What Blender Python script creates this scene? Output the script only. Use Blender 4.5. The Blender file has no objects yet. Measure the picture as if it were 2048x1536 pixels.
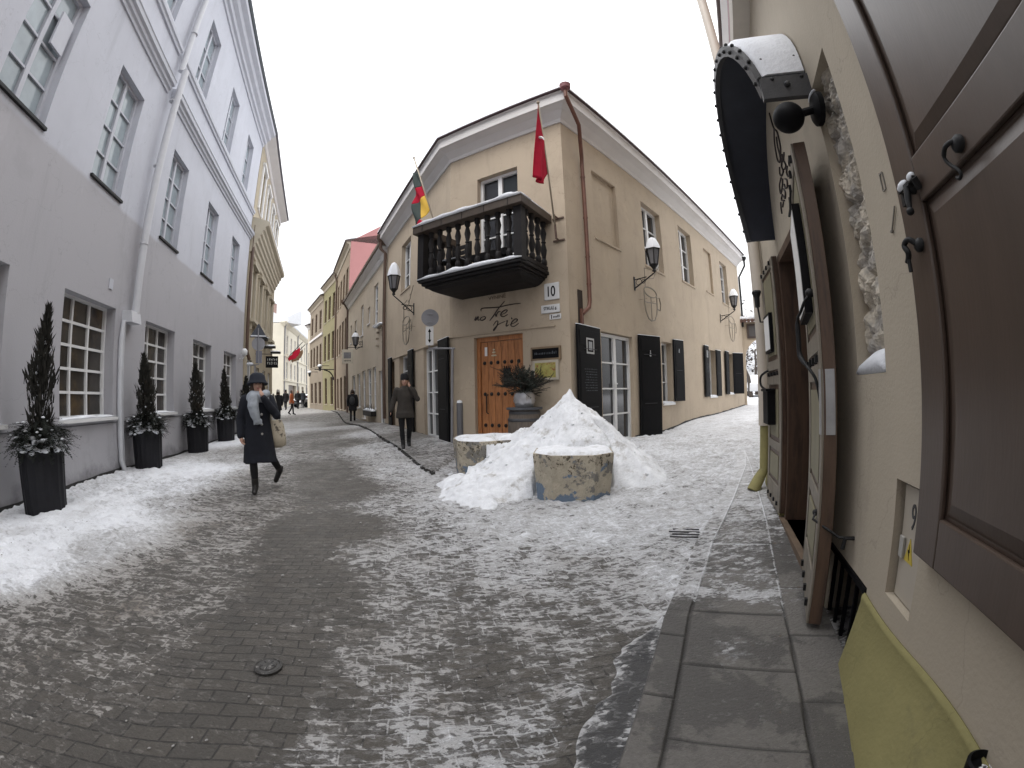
import bpy, bmesh, math, random
import numpy as np
from mathutils import Vector, Matrix, noise as mnoise
random.seed(7)
scene = bpy.context.scene
COL = scene.collection
V = Vector
# ------------------------------------------------------------------ camera model (fisheye action camera)
FPX, KD = 842.0, 0.0875                     # r(px of 2048) = FPX*(t + KD*t^3)
PITCH, ROLL = math.radians(1.565), math.radians(-1.106)
EYE = V((0, 0, 1.4))
_up = np.array([math.sin(ROLL)*math.cos(PITCH), math.cos(ROLL)*math.cos(PITCH), math.sin(PITCH)])
_fw = np.array([0, 0, 1.0]) - _up*_up[2]; _fw /= np.linalg.norm(_fw)
_rt = np.cross(_up, _fw)
def ray(px, py):
    x, y = px-1024.0, 768.0-py; r = math.hypot(x, y); t = r/FPX
    for _ in range(25): t -= (FPX*(t+KD*t**3)-r)/(FPX*(1+3*KD*t*t))
    s = math.sin(t)/max(r, 1e-6)
    c = np.array([x*s, y*s, math.cos(t)])
    return V((c@_rt, c@_fw, c@_up))
def project(P):
    v = P-EYE; c = [_rt[i]*v.x+_fw[i]*v.y+_up[i]*v.z for i in range(3)]
    h = math.hypot(c[0], c[1]); t = math.atan2(h, c[2]); r = FPX*(t+KD*t**3)
    return 1024+c[0]/h*r, 768-c[1]/h*r
def at_z(px, py, z=0.0):
    d = ray(px, py); return EYE+d*((z-EYE.z)/d.z)
def at_dist(px, py, D):
    d = ray(px, py); return EYE+d*(D/math.hypot(d.x, d.y))
def make_camera():
    cd = bpy.data.cameras.new('camera'); cam = bpy.data.objects.new('camera', cd); COL.objects.link(cam)
    X = V((_rt[0], _fw[0], _up[0])); Y = V((_rt[1], _fw[1], _up[1])); Z = -V((_rt[2], _fw[2], _up[2]))
    M = Matrix.Identity(4)
    for i in range(3): M[i][0], M[i][1], M[i][2] = X[i], Y[i], Z[i]
    M.translation = EYE; cam.matrix_world = M
    cd.type = 'PANO'; cd.sensor_width = 36; cd.sensor_height = 27; cd.sensor_fit = 'HORIZONTAL'
    t = np.linspace(0, 1.5, 400); r = FPX*(t+KD*t**3)*36/2048
    A = np.stack([r, r**2, r**3, r**4], 1); k = np.linalg.lstsq(A, t, rcond=None)[0]
    tgt = cd if hasattr(cd, 'panorama_type') else cd.cycles
    tgt.panorama_type = 'FISHEYE_LENS_POLYNOMIAL'
    tgt.fisheye_fov = math.radians(175)
    tgt.fisheye_polynomial_k0 = 0
    for i in range(4): setattr(tgt, 'fisheye_polynomial_k%d' % (i+1), -float(k[i]))
    cd.clip_start = .02; cd.clip_end = 500
    scene.camera = cam
make_camera()
# ------------------------------------------------------------------ materials
MATS = {}
def nd(nt, t, **kw):
    n = nt.nodes.new(t)
    for k, v in kw.items():
        if k in n.inputs: n.inputs[k].default_value = v
        else: setattr(n, k, v)
    return n
def mat(name, col, rough=.7, var=.12, scale=3.0, bump=.0, bscale=60, metal=0., spec=.5, col2=None, c2scale=1.2, c2lo=.5, c2hi=.62, stretch=None, coat=0., trans=0., emis=None, alpha=1.):
    if name in MATS: return MATS[name]
    m = bpy.data.materials.new(name); m.use_nodes = True; nt = m.node_tree; L = nt.links.new
    b = nt.nodes['Principled BSDF']
    b.inputs['Roughness'].default_value = rough; b.inputs['Metallic'].default_value = metal
    b.inputs['Specular IOR Level'].default_value = spec
    if coat: b.inputs['Coat Weight'].default_value = coat; b.inputs['Coat Roughness'].default_value = .25
    if trans: b.inputs['Transmission Weight'].default_value = trans
    tc = nd(nt, 'ShaderNodeTexCoord'); src = tc.outputs['Object']
    if stretch:
        mp = nd(nt, 'ShaderNodeMapping'); mp.inputs['Scale'].default_value = stretch; L(src, mp.inputs[0]); src = mp.outputs[0]
    n = nd(nt, 'ShaderNodeTexNoise', Scale=scale, Detail=6, Roughness=.62); L(src, n.inputs['Vector'])
    mr = nd(nt, 'ShaderNodeMapRange'); mr.inputs[1].default_value = .25; mr.inputs[2].default_value = .75
    mr.inputs[3].default_value = 1-var; mr.inputs[4].default_value = 1+var; L(n.outputs[0], mr.inputs[0])
    c = None
    if col2:
        n2 = nd(nt, 'ShaderNodeTexNoise', Scale=c2scale, Detail=8, Roughness=.68); L(src, n2.inputs['Vector'])
        r2 = nd(nt, 'ShaderNodeMapRange'); r2.interpolation_type = 'SMOOTHSTEP'
        r2.inputs[1].default_value = c2lo; r2.inputs[2].default_value = c2hi; L(n2.outputs[0], r2.inputs[0])
        mx = nd(nt, 'ShaderNodeMix', data_type='RGBA'); mx.inputs[6].default_value = (*col, 1); mx.inputs[7].default_value = (*col2, 1)
        L(r2.outputs[0], mx.inputs[0]); c = mx.outputs[2]
    vm = nd(nt, 'ShaderNodeVectorMath', operation='SCALE')
    if c is None: vm.inputs[0].default_value = col
    else: L(c, vm.inputs[0])
    L(mr.outputs[0], vm.inputs['Scale']); L(vm.outputs[0], b.inputs['Base Color'])
    if bump:
        bn = nd(nt, 'ShaderNodeTexNoise', Scale=bscale, Detail=5); L(src, bn.inputs['Vector'])
        bp = nd(nt, 'ShaderNodeBump', Strength=bump, Distance=.02); L(bn.outputs[0], bp.inputs['Height']); L(bp.outputs[0], b.inputs['Normal'])
    if emis:
        b.inputs['Emission Color'].default_value = (*emis[0], 1); b.inputs['Emission Strength'].default_value = emis[1]
    if alpha < 1: b.inputs['Alpha'].default_value = alpha
    m.diffuse_color = (*col, 1)
    MATS[name] = m; return m
def weather(m, amount=.12, patch=(.8, .78, .74), zs=.12):
    """rain streaks, patched paint and fine cracks on a rendered wall"""
    nt = m.node_tree; L = nt.links.new; b = nt.nodes['Principled BSDF']; src = b.inputs['Base Color'].links[0].from_socket
    tc = nd(nt, 'ShaderNodeTexCoord')
    def layer(src, scale, stretch, lo, hi, k, detail=6, invert=False):
        mp = nd(nt, 'ShaderNodeMapping'); mp.inputs['Scale'].default_value = stretch; L(tc.outputs['Object'], mp.inputs[0])
        n = nd(nt, 'ShaderNodeTexNoise', Scale=scale, Detail=detail, Roughness=.66); L(mp.outputs[0], n.inputs['Vector'])
        r = nd(nt, 'ShaderNodeMapRange'); r.interpolation_type = 'SMOOTHSTEP'
        for i, v in enumerate((lo, hi, 1, k)): r.inputs[i+1].default_value = v
        L(n.outputs[0], r.inputs[0]); v = nd(nt, 'ShaderNodeVectorMath', operation='SCALE'); L(src, v.inputs[0]); L(r.outputs[0], v.inputs['Scale']); return v.outputs[0]
    src = layer(src, 3.2, (1, 1, zs), .52, .74, 1-amount)
    src = layer(src, .55, (1, 1, 1), .56, .62, 1-amount*.55, 8)
    src = layer(src, 1.7, (1, 1, .6), .60, .66, 1+amount*.5, 8)
    vo = nd(nt, 'ShaderNodeTexVoronoi', feature='DISTANCE_TO_EDGE', Scale=.9); dn = nd(nt, 'ShaderNodeTexNoise', Scale=2.5, Detail=6); L(tc.outputs['Object'], dn.inputs['Vector'])
    av = nd(nt, 'ShaderNodeVectorMath', operation='MULTIPLY_ADD'); L(dn.outputs['Color'], av.inputs[0]); av.inputs[1].default_value = (.9, .9, .9); L(tc.outputs['Object'], av.inputs[2]); L(av.outputs[0], vo.inputs['Vector'])
    r = nd(nt, 'ShaderNodeMapRange'); r.inputs[1].default_value = .0; r.inputs[2].default_value = .006; r.inputs[3].default_value = 1-amount*1.6; r.inputs[4].default_value = 1; L(vo.outputs['Distance'], r.inputs[0])
    v = nd(nt, 'ShaderNodeVectorMath', operation='SCALE'); L(src, v.inputs[0]); L(r.outputs[0], v.inputs['Scale']); L(v.outputs[0], b.inputs['Base Color'])
# ------------------------------------------------------------------ mesh builder
class MB:
    def __init__(s): s.v = []; s.f = []
    def add(s, vs, fs):
        o = len(s.v); s.v += [V(p) for p in vs]; s.f += [tuple(o+i for i in f) for f in fs]; return s
    def quad(s, *p): return s.add(p, [tuple(range(len(p)))])
    def hexa(s, p):   # 8 corners: bottom 4, top 4
        return s.add(p, [(0,3,2,1),(4,5,6,7),(0,1,5,4),(1,2,6,5),(2,3,7,6),(3,0,4,7)])
    def box(s, c, h, R=None):
        R = R or Matrix.Identity(3); c = V(c)
        q = [(-1,-1,-1),(1,-1,-1),(1,1,-1),(-1,1,-1),(-1,-1,1),(1,-1,1),(1,1,1),(-1,1,1)]
        return s.hexa([c+R@V((a*h[0], b*h[1], e*h[2])) for a, b, e in q])
    def fbox(s, F, s0, s1, z0, z1, d0, d1):
        return s.hexa([F.P(s0,z0,d0),F.P(s1,z0,d0),F.P(s1,z0,d1),F.P(s0,z0,d1),F.P(s0,z1,d0),F.P(s1,z1,d0),F.P(s1,z1,d1),F.P(s0,z1,d1)])
    def prism(s, pts, off):
        n = len(pts); off = V(off); a = [V(p) for p in pts]; b = [p+off for p in a]
        return s.add(a+b, [tuple(range(n)), tuple(range(2*n-1, n-1, -1))]+[(i, (i+1) % n, n+(i+1) % n, n+i) for i in range(n)])
    def tube(s, pts, r, n=8, cap=True):
        pts = [V(p) for p in pts]; rs = r if isinstance(r, (list, tuple)) else [r]*len(pts)
        rings = []; prev = None
        for i, p in enumerate(pts):
            t = (pts[min(i+1, len(pts)-1)]-pts[max(i-1, 0)])
            t = t.normalized() if t.length > 1e-9 else V((0, 0, 1))
            if prev is None:
                a = t.cross(V((0, 0, 1)))
                if a.length < .1: a = t.cross(V((1, 0, 0)))
                a.normalize()
            else:
                a = prev-t*prev.dot(t); a.normalize()
            prev = a; b = t.cross(a)
            rings.append([p+(a*math.cos(2*math.pi*k/n)+b*math.sin(2*math.pi*k/n))*rs[i] for k in range(n)])
        return s.rings(rings, cap)
    def rings(s, rings, cap=True):
        n = len(rings[0]); vs = [p for q in rings for p in q]; fs = []
        for i in range(len(rings)-1):
            for k in range(n): fs.append((i*n+k, i*n+(k+1) % n, (i+1)*n+(k+1) % n, (i+1)*n+k))
        if cap: fs += [tuple(range(n-1, -1, -1)), tuple((len(rings)-1)*n+k for k in range(n))]
        return s.add(vs, fs)
    def lathe(s, c, prof, n=16, cap=True, R=None):
        c = V(c); R = R or Matrix.Identity(3)
        return s.rings([[c+R@V((r*math.cos(2*math.pi*k/n), r*math.sin(2*math.pi*k/n), z)) for k in range(n)] for r, z in prof], cap)
    def ell(s, c, r, n=10, m=7, R=None):
        if not isinstance(r, (tuple, list)): r = (r, r, r)
        R = R or Matrix.Identity(3); c = V(c); rings = []
        for i in range(1, m):
            t = math.pi*i/m
            rings.append([c+R@V((r[0]*math.sin(t)*math.cos(2*math.pi*k/n), r[1]*math.sin(t)*math.sin(2*math.pi*k/n), -r[2]*math.cos(t))) for k in range(n)])
        o = len(s.v); s.rings(rings, False)
        s.v += [c+R@V((0, 0, -r[2])), c+R@V((0, 0, r[2]))]; a = len(s.v)-2; q = len(rings)
        for k in range(n):
            s.f.append((a, o+(k+1) % n, o+k)); s.f.append((a+1, o+(q-1)*n+k, o+(q-1)*n+(k+1) % n))
        return s
    def limb(s, pts, rs, n=10):
        s.tube(pts, rs, n)
        for p, r in zip(pts, rs): s.ell(p, r*.99, n, 6)
        return s
    def pieces(s, name, m, parent, smooth=None, cap=100):
        par = list(range(len(s.v)))
        def root(i):
            while par[i] != i: par[i] = par[par[i]]; i = par[i]
            return i
        for f in s.f:
            for k in f[1:]: par[root(k)] = root(f[0])
        isl = {}
        for f in s.f: isl.setdefault(root(f[0]), []).append(f)
        groups = list(isl.values())
        out = []
        for q, fs in enumerate(groups):
            if q >= cap-1 and len(groups) > cap: fs = [f for g in groups[q:] for f in g]
            ids = sorted({k for f in fs for k in f}); mp = {k: i for i, k in enumerate(ids)}; b = MB(); b.v = [s.v[k] for k in ids]; b.f = [tuple(mp[k] for k in f) for f in fs]
            out.append(b.build(name, m, parent, smooth))
            if q >= cap-1 and len(groups) > cap: break
        return out
    def build(s, name, m, parent=None, smooth=None, bevel=0., remesh=0., solid=0., fix=True):
        me = bpy.data.meshes.new(name); me.from_pydata([tuple(p) for p in s.v], [], s.f); me.update()
        if fix:
            bm = bmesh.new(); bm.from_mesh(me); bmesh.ops.recalc_face_normals(bm, faces=bm.faces); bm.to_mesh(me); bm.free()
        if name in ('wall', 'passage'):
            bm = bmesh.new(); bm.from_mesh(me); bmesh.ops.remove_doubles(bm, verts=bm.verts, dist=1e-4); bmesh.ops.recalc_face_normals(bm, faces=bm.faces); bm.to_mesh(me); bm.free()
        me.materials.append(m)
        if smooth is not None:
            me.polygons.foreach_set('use_smooth', [True]*len(me.polygons))
            if smooth < 180: me.set_sharp_from_angle(angle=math.radians(smooth))
        o = bpy.data.objects.new(name, me); COL.objects.link(o)
        if parent: attach(o, parent)
        if solid:
            md = o.modifiers.new('solid', 'SOLIDIFY'); md.thickness = solid; md.offset = 0
        if remesh:
            md = o.modifiers.new('remesh', 'REMESH'); md.mode = 'VOXEL'; md.voxel_size = remesh; md.use_smooth_shade = True
            md = o.modifiers.new('smooth', 'SMOOTH'); md.iterations = 3; md.factor = .5
        if bevel:
            md = o.modifiers.new('bevel', 'BEVEL'); md.width = bevel; md.segments = 2; md.limit_method = 'ANGLE'; md.angle_limit = math.radians(40)
        return o
def attach(o, parent):
    o.parent = parent
    if parent.type == 'EMPTY': o.matrix_parent_inverse = Matrix.Translation(-parent.location)
def tag(o, label=None, cat=None, group=None, kind=None):
    if label: o['label'] = label
    if cat: o['category'] = cat
    if group: o['group'] = group
    if kind: o['kind'] = kind
    return o
def thing(name, label, cat, loc, group=None):
    o = bpy.data.objects.new(name, None); o.empty_display_size = .2; COL.objects.link(o); o.location = loc
    return tag(o, label, cat, group)
# ------------------------------------------------------------------ facade frames: s along the wall, z up, d out of the wall
def udir(az): a = math.radians(az); return V((math.sin(a), math.cos(a), 0))
class Frame:
    def __init__(s, A, az, flip):
        s.A = V((A[0], A[1], 0)); s.az = az; s.u = udir(az); s.n = V((-s.u.y, s.u.x, 0))*flip
    def P(s, a, z, d=0.0): q = s.A+s.u*a+s.n*d; q.z = z; return q
    def px(s, x, y, d=0.0):
        A = s.A+s.n*d; r = ray(x, y); t = (A-EYE).dot(s.n)/r.dot(s.n); p = EYE+r*t
        return (p-A).dot(s.u), p.z
    def out(s, a, x, y):      # depth d at which the wall position a is seen at pixel column x
        lo, hi = 0.0, 3.0; f0 = project(s.P(a, 2, 0))[0]-x
        best = min((abs(s.px(x, y, d)[0]-a), d) for d in [i*.02 for i in range(0, 125)])
        return best[1], s.px(x, y, best[1])[1]
    def R(s):
        M = Matrix.Identity(3)
        for i in range(3): M[i][0], M[i][1], M[i][2] = s.u[i], s.n[i], (0, 0, 1)[i]
        return M
C0 = V((1.17, 8.22, 0)); B0 = C0+udir(-58.1)*3.09
FL = Frame((-4.483, -1.718), -21, -1)       # grey building, left side of the street
FC = Frame(C0, -58.1, 1)                    # corner house, chamfered front
FR = Frame(C0, 43.4, -1)                    # corner house, alley side
FF = Frame(B0, -29.5, 1)                    # corner house, street side
_ur = udir(26); FW = Frame((.82*_ur.y, -.82*_ur.x), 26, 1)   # wall at the right, close by
def wall(F, s0, s1, z0, zt, holes, d=0.0, extra=()):
    """front sheet with openings and their reveals; zt is a height or f(s)"""
    top = zt if callable(zt) else (lambda a: zt)
    m = MB(); S = sorted({s0, s1, *extra, *[h[0] for h in holes], *[h[1] for h in holes]}); S = [a for a in S if s0-1e-6 <= a <= s1+1e-6]
    Z = sorted({z0, *[h[2] for h in holes], *[h[3] for h in holes]})
    zmax = 1e9
    for i in range(len(S)-1):
        a, b = S[i], S[i+1]
        for j in range(len(Z)):
            c = Z[j]; e = Z[j+1] if j+1 < len(Z) else None
            mid = ((a+b)/2, (c+(e if e is not None else c+.01))/2)
            if any(h[0]-1e-6 < mid[0] < h[1]+1e-6 and h[2]-1e-6 < mid[1] < h[3]+1e-6 for h in holes): continue
            if e is None: m.quad(F.P(a, c, d), F.P(b, c, d), F.P(b, top(b), d), F.P(a, top(a), d))
            else: m.quad(F.P(a, c, d), F.P(b, c, d), F.P(b, e, d), F.P(a, e, d))
    for h in holes:
        a, b, c, e = h[:4]; k = d-(h[4] if len(h) > 4 else .2)
        m.quad(F.P(a,c,d),F.P(a,e,d),F.P(a,e,k),F.P(a,c,k)); m.quad(F.P(b,c,d),F.P(b,e,d),F.P(b,e,k),F.P(b,c,k))
        m.quad(F.P(a,e,d),F.P(b,e,d),F.P(b,e,k),F.P(a,e,k)); m.quad(F.P(a,c,d),F.P(b,c,d),F.P(b,c,k),F.P(a,c,k))
        if len(h) > 5 and h[5] == 'blind': m.quad(F.P(a,c,k),F.P(b,c,k),F.P(b,e,k),F.P(a,e,k))
    return m
def body(m, F, s0, s1, z0, zt, dep, dtop=0.0):
    """remaining sides of a building volume behind its front sheet"""
    top = zt if callable(zt) else (lambda a: zt)
    for a in (s0, s1): m.quad(F.P(a, z0), F.P(a, top(a)), F.P(a, top(a), -dep), F.P(a, z0, -dep))
    m.quad(F.P(s0, z0, -dep), F.P(s1, z0, -dep), F.P(s1, top(s1), -dep), F.P(s0, top(s0), -dep))
    m.quad(F.P(s0, top(s0), -.02), F.P(s1, top(s1), -.02), F.P(s1, top(s1), -dep), F.P(s0, top(s0), -dep))
    return m
def window(F, parent, h, fm, gm, cols=2, rows=4, fw=.055, bar=.024, depth=.2, sill=None, sm=None, snow=False, mull=(), name='window'):
    a, b, c, e = h[:4]; d0, d1 = -depth, -depth+.06; m = MB()
    m.fbox(F,a,a+fw,c,e,d0,d1).fbox(F,b-fw,b,c,e,d0,d1).fbox(F,a+fw,b-fw,c,c+fw,d0,d1).fbox(F,a+fw,b-fw,e-fw,e,d0,d1)
    w = b-a-2*fw; hh = e-c-2*fw
    xs = [a+fw+w*i/cols for i in range(1, cols)]
    for i, x in enumerate(xs):
        q = (fw*.75 if (i+1) in mull else bar/2); m.fbox(F, x-q, x+q, c+fw, e-fw, d0+.004, d1-(.0 if (i+1) in mull else .012))
    for j in range(1, rows):
        z = c+fw+hh*j/rows; m.fbox(F, a+fw, b-fw, z-bar/2, z+bar/2, d0+.008, d1-.016)
    o = m.build(name, fm, parent)
    MB().fbox(F, a+fw*.5, b-fw*.5, c+fw*.5, e-fw*.5, d0-.012, d0+.002).build('pane', gm, o)
    if sill:
        MB().fbox(F, a-.03, b+.03, c-.055, c+.001, -depth+.03, sill).build('sill', sm, o, bevel=.006)
    if snow: snowcap(F, a-.02, b+.02, c+.002, .05, -depth+.06, (sill or .05)-.01).build('snow_layer', M_snow, o, smooth=180)
    return o
def snowcap(F, s0, s1, z, h, d0, d1, n=None):
    n = n or max(4, int((s1-s0)/.09)); m = MB(); rings = []
    for i in range(n+1):
        t = i/n; a = s0+(s1-s0)*t; k = h*(.55+.75*mnoise.noise(V((a*2.7, z*3.1, d1*5)))*.8+.25); k = max(.012, k)*(min(1, 6*t+.25)*min(1, 6*(1-t)+.25))
        rings.append([F.P(a, z, d0), F.P(a, z+k, d0), F.P(a, z+k, d0+(d1-d0)*.75), F.P(a, z+k*.55, d1+.012), F.P(a, z, d1)])
    return m.rings(rings)
def text(s, F, a, z, h, m, parent, d, name='lettering', bold=0., width=None, flip=1):
    cu = bpy.data.curves.new('t', 'FONT'); cu.body = s; cu.size = 1; cu.extrude = .02; cu.offset = bold
    ob = bpy.data.objects.new('t', cu); COL.objects.link(ob); dg = bpy.context.evaluated_depsgraph_get(); me = bpy.data.meshes.new_from_object(ob.evaluated_get(dg))
    xs = [v.co.x for v in me.vertices]; ys = [v.co.y for v in me.vertices]; x0, x1, y0, y1 = min(xs), max(xs), min(ys), max(ys)
    k = h/(y1-y0); kx = width/(x1-x0) if width else k
    for v in me.vertices: v.co = F.P(a+flip*(v.co.x-(x0+x1)/2)*kx, z+(v.co.y-(y0+y1)/2)*k, d+v.co.z*.1)
    bpy.data.objects.remove(ob); bpy.data.curves.remove(cu)
    me.materials.clear(); me.materials.append(m); o = bpy.data.objects.new(name, me); COL.objects.link(o); attach(o, parent); return o
def sweep(plan, prof, zoff=None):
    """profile (d,z) swept along plan corners [(point, outward normals of adjoining walls)] with mitres"""
    m = MB(); rings = []
    for i, (p, ns) in enumerate(plan):
        if len(ns) == 1: o = ns[0]
        else:
            o = (ns[0]+ns[1]); o = o/(1+ns[0].dot(ns[1]))
        zo = zoff[i] if zoff else 0
        rings.append([V((p.x+o.x*d, p.y+o.y*d, z+zo)) for d, z in prof])
    return m.rings(rings)
# palette
M_snow = mat('snow', (.74, .76, .80), .75, .07, 5, .35, 30)
M_snow_soft = mat('snow_soft', (.76, .78, .82), .75, .04, 5, .1, 30)
M_white = mat('white_paint', (.72, .72, .72), .45, .05, 4)
M_dark = mat('dark_iron', (.013, .013, .014), .55, .2, 20, .1, spec=.3)
M_glass = mat('window_glass', (.022, .023, .026), .06, .3, 1.5, spec=.6)
M_glass_pale = mat('window_glass_with_pale_curtain', (.30, .35, .38), .08, .25, 2.2, spec=.6)
M_glass_room = mat('window_glass_with_dim_room', (.05, .045, .04), .1, .6, 1.1, spec=.5, col2=(.13, .09, .05), c2scale=.9, c2lo=.5, c2hi=.75)
M_copper = mat('brown_copper', (.125, .052, .034), .5, .3, 4, .05, metal=.1)
M_black = mat('black_paint', (.005, .005, .006), .6, .25, 8, .05, 40, spec=.12)
# ------------------------------------------------------------------ ground heights and snow cover
def sheet_px(F, x, y): s, z = F.px(x, y); q = F.P(s, z); return (q.x, q.y, z)
GC = [sheet_px(FL, *p) for p in [(0,1030),(240,945),(350,915),(430,885)]]+[sheet_px(FR, *p) for p in [(1330,866),(1425,833),(1491,812)]]
GC += [(1.2, 8.2, .27), (-.75, 9.4, .30), (-1.5, 9.9, .27), (-2.4, 9.3, .2), (*FF.P(2, 0)[:2], .28), (*FF.P(6.5, 0)[:2], .34), (*FF.P(18, 0)[:2], .42), (-8.3, 21.2, .15), (*FL.P(18.3, 0)[:2], .02), (-11.5, 20, .05),
       (.8, 5.6, .02), (-1, 7.9, .08), (-3.8, 5.6, .02), (0, 0, -.05), (-2, 0, -.05), (-3.5, -4, -.05), (1, -4, -.05), (0, 2.5, -.05), (-1, 3.5, -.03), (1.2, 4, -.03), (*FW.P(5.6, 0, .5)[:2], .08), (*FW.P(10, 0, .2)[:2], .3), (*FW.P(14, 0, .2)[:2], .5),
       (-16, 32, .3), (-26, 52, .5), (-20, 55, .55), (-40, 60, .55), (-30, 90, .6), (20, 32, 1.0), (30, 45, 1.3), (60, 60, 1.5), (-60, 60, .6), (60, 0, .5), (-60, 0, 0), (-40, -40, 0), (40, -40, 0), (0, 110, 1), (60, 110, 1.6), (-60, 110, .8)]
_gp = np.array([g[:2] for g in GC]); _gz = np.array([g[2] for g in GC]); _n = len(GC)
def _tps(r2): return np.where(r2 > 1e-12, r2*np.log(np.maximum(r2, 1e-12)), 0)*.5
_K = _tps(((_gp[:, None]-_gp[None])**2).sum(-1))+np.eye(_n)*.6
_Pm = np.concatenate([np.ones((_n, 1)), _gp], 1)
_sol = np.linalg.solve(np.block([[_K, _Pm], [_Pm.T, np.zeros((3, 3))]]), np.concatenate([_gz, np.zeros(3)]))
def gz_np(x, y):
    q = np.stack([x, y], 1); r = np.zeros(len(q))
    for i in range(0, len(q), 20000):
        a = q[i:i+20000]; r[i:i+20000] = _tps(((a[:, None]-_gp[None])**2).sum(-1))@_sol[:_n]+_sol[_n]+a@_sol[_n+1:]
    return r
def gz(x, y): return float(gz_np(np.array([x]), np.array([y]))[0])
# ------------------------------------------------------------------ grey building on the left
M_grey = mat('grey_plaster_wall', (.50, .515, .57), .85, .06, 1.1, .12, 45)
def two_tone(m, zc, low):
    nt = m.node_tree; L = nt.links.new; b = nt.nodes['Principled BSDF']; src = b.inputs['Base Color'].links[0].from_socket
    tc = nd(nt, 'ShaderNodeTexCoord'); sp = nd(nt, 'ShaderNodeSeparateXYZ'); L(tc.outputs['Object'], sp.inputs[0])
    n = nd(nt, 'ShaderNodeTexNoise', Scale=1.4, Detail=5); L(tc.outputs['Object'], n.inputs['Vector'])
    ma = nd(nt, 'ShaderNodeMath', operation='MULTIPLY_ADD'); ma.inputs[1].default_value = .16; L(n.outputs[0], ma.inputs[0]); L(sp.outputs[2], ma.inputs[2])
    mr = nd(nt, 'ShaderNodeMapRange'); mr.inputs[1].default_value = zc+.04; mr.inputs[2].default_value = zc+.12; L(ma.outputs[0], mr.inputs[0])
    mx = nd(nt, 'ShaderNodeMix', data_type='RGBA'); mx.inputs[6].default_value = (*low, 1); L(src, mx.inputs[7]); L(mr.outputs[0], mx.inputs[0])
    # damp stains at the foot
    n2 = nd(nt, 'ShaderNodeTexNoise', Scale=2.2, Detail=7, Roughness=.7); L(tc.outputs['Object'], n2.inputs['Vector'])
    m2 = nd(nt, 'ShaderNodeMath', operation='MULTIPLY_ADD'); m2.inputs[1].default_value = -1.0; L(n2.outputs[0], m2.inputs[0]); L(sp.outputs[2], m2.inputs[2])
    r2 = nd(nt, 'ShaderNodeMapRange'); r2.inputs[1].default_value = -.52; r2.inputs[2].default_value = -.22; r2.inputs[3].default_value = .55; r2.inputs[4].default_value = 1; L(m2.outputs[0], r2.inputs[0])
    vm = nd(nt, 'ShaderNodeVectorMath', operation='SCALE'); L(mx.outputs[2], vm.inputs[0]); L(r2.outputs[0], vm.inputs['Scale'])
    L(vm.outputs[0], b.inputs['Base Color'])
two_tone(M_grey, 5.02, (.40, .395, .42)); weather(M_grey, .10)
M_grey_trim = mat('grey_trim', (.50, .515, .565), .7, .06, 3)
GW = [(6.66, 8.36), (9.70, 11.40), (12.76, 14.46), (15.88, 17.55)]
bd = thing('grey_building', 'pale grey plastered three storey building with tall windows above wide barred ground windows', 'building', FL.P(9, 0, 0))
holes = [(a, b, 1.10, 3.14, .30) for a, b in [(3.62, 5.33)]+GW]+[(a, a+1.13, 5.17, 7.46, .24) for a in (4.25, 6.84, 9.95, 13.0, 15.98)]+[(a, a+1.10, 9.72, 11.9, .24) for a in (7.0, 10.05, 13.15, 16.08)]
m = wall(FL, -4, 18.62, -.4, 13.0, holes); body(m, FL, -4, 18.62, -.4, 13.0, 9); m.build('wall', M_grey, bd)
for i, h in enumerate(holes):
    if i < 5: window(FL, bd, h, M_white, M_glass_room, 3, 5, .05, .045, .26, .10, M_white, snow=True)
    elif i < 10: window(FL, bd, h, M_grey_trim, M_glass_pale, 2, 4, .06, .035, .2, .05, M_dark, mull=(1,))
    else: window(FL, bd, h, M_grey_trim, M_glass_pale, 2, 3, .06, .035, .2, .05, M_grey_trim, mull=(1,))
# one casement of the nearest upper window stands ajar
MB().fbox(FL, 4.95, 5.28, 6.35, 6.95, -.1, -.06).build('open_vent', M_grey_trim, bd)
PC = [(-.02, 8.27), (.04, 8.27), (.05, 8.34), (.10, 8.36), (.11, 8.43), (.17, 8.45), (.18, 8.54), (.20, 8.56), (-.02, 8.60)]
for a, b in ((-4, 8.80), (9.06, 18.64)):
    for prof, nm in ((PC, 'cornice'), ([(-.02, 9.40), (.05, 9.40), (.06, 9.47), (.10, 9.49), (.11, 9.57), (-.02, 9.60)], 'string_course')):
        sweep([(FL.P(a, 0), [FL.n]), (FL.P(b, 0), [FL.n])], prof).build(nm, M_grey_trim, bd)
sweep([(FL.P(-4, 0), [FL.n]), (FL.P(18.64, 0), [FL.n])], [(-.1, 12.85), (.05, 12.85), (.07, 12.98), (.15, 13.0), (.17, 13.14), (.30, 13.2), (.34, 13.36), (.5, 13.42), (.52, 13.55), (-.1, 13.6)]).build('eaves_cornice', M_grey_trim, bd)
sweep([(FL.P(-4, 0), [FL.n]), (FL.P(18.7, 0), [FL.n])], [(.55, 13.56), (.60, 13.62), (.60, 13.68), (.5, 13.7), (-5, 16.2), (-5, 13.6)]).build('roof', mat('dark_green_roof_metal', (.06, .07, .08), .5), bd)
MB().fbox(FL, -4, 18.6, .985, 1.0, .004, .014).build('plinth_line', mat('plinth_line', (.12, .12, .13), .8), bd)
pm = mat('grey_pipe', (.52, .53, .56), .5, .08, 3)
m = MB().tube([FL.P(8.93, 13.2, .14), FL.P(8.93, 9.0, .14)], .075, 14).tube([FL.P(8.93, 9.0, .26), FL.P(8.93, 3.15, .13)], .082, 14)
for z in (4.6, 6.4, 8.1, 10.2): m.lathe(FL.P(8.93, z, .16), [(.095, 0), (.095, .03)], 14)
dp = m.build('drainpipe', pm, bd, smooth=40)
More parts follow.
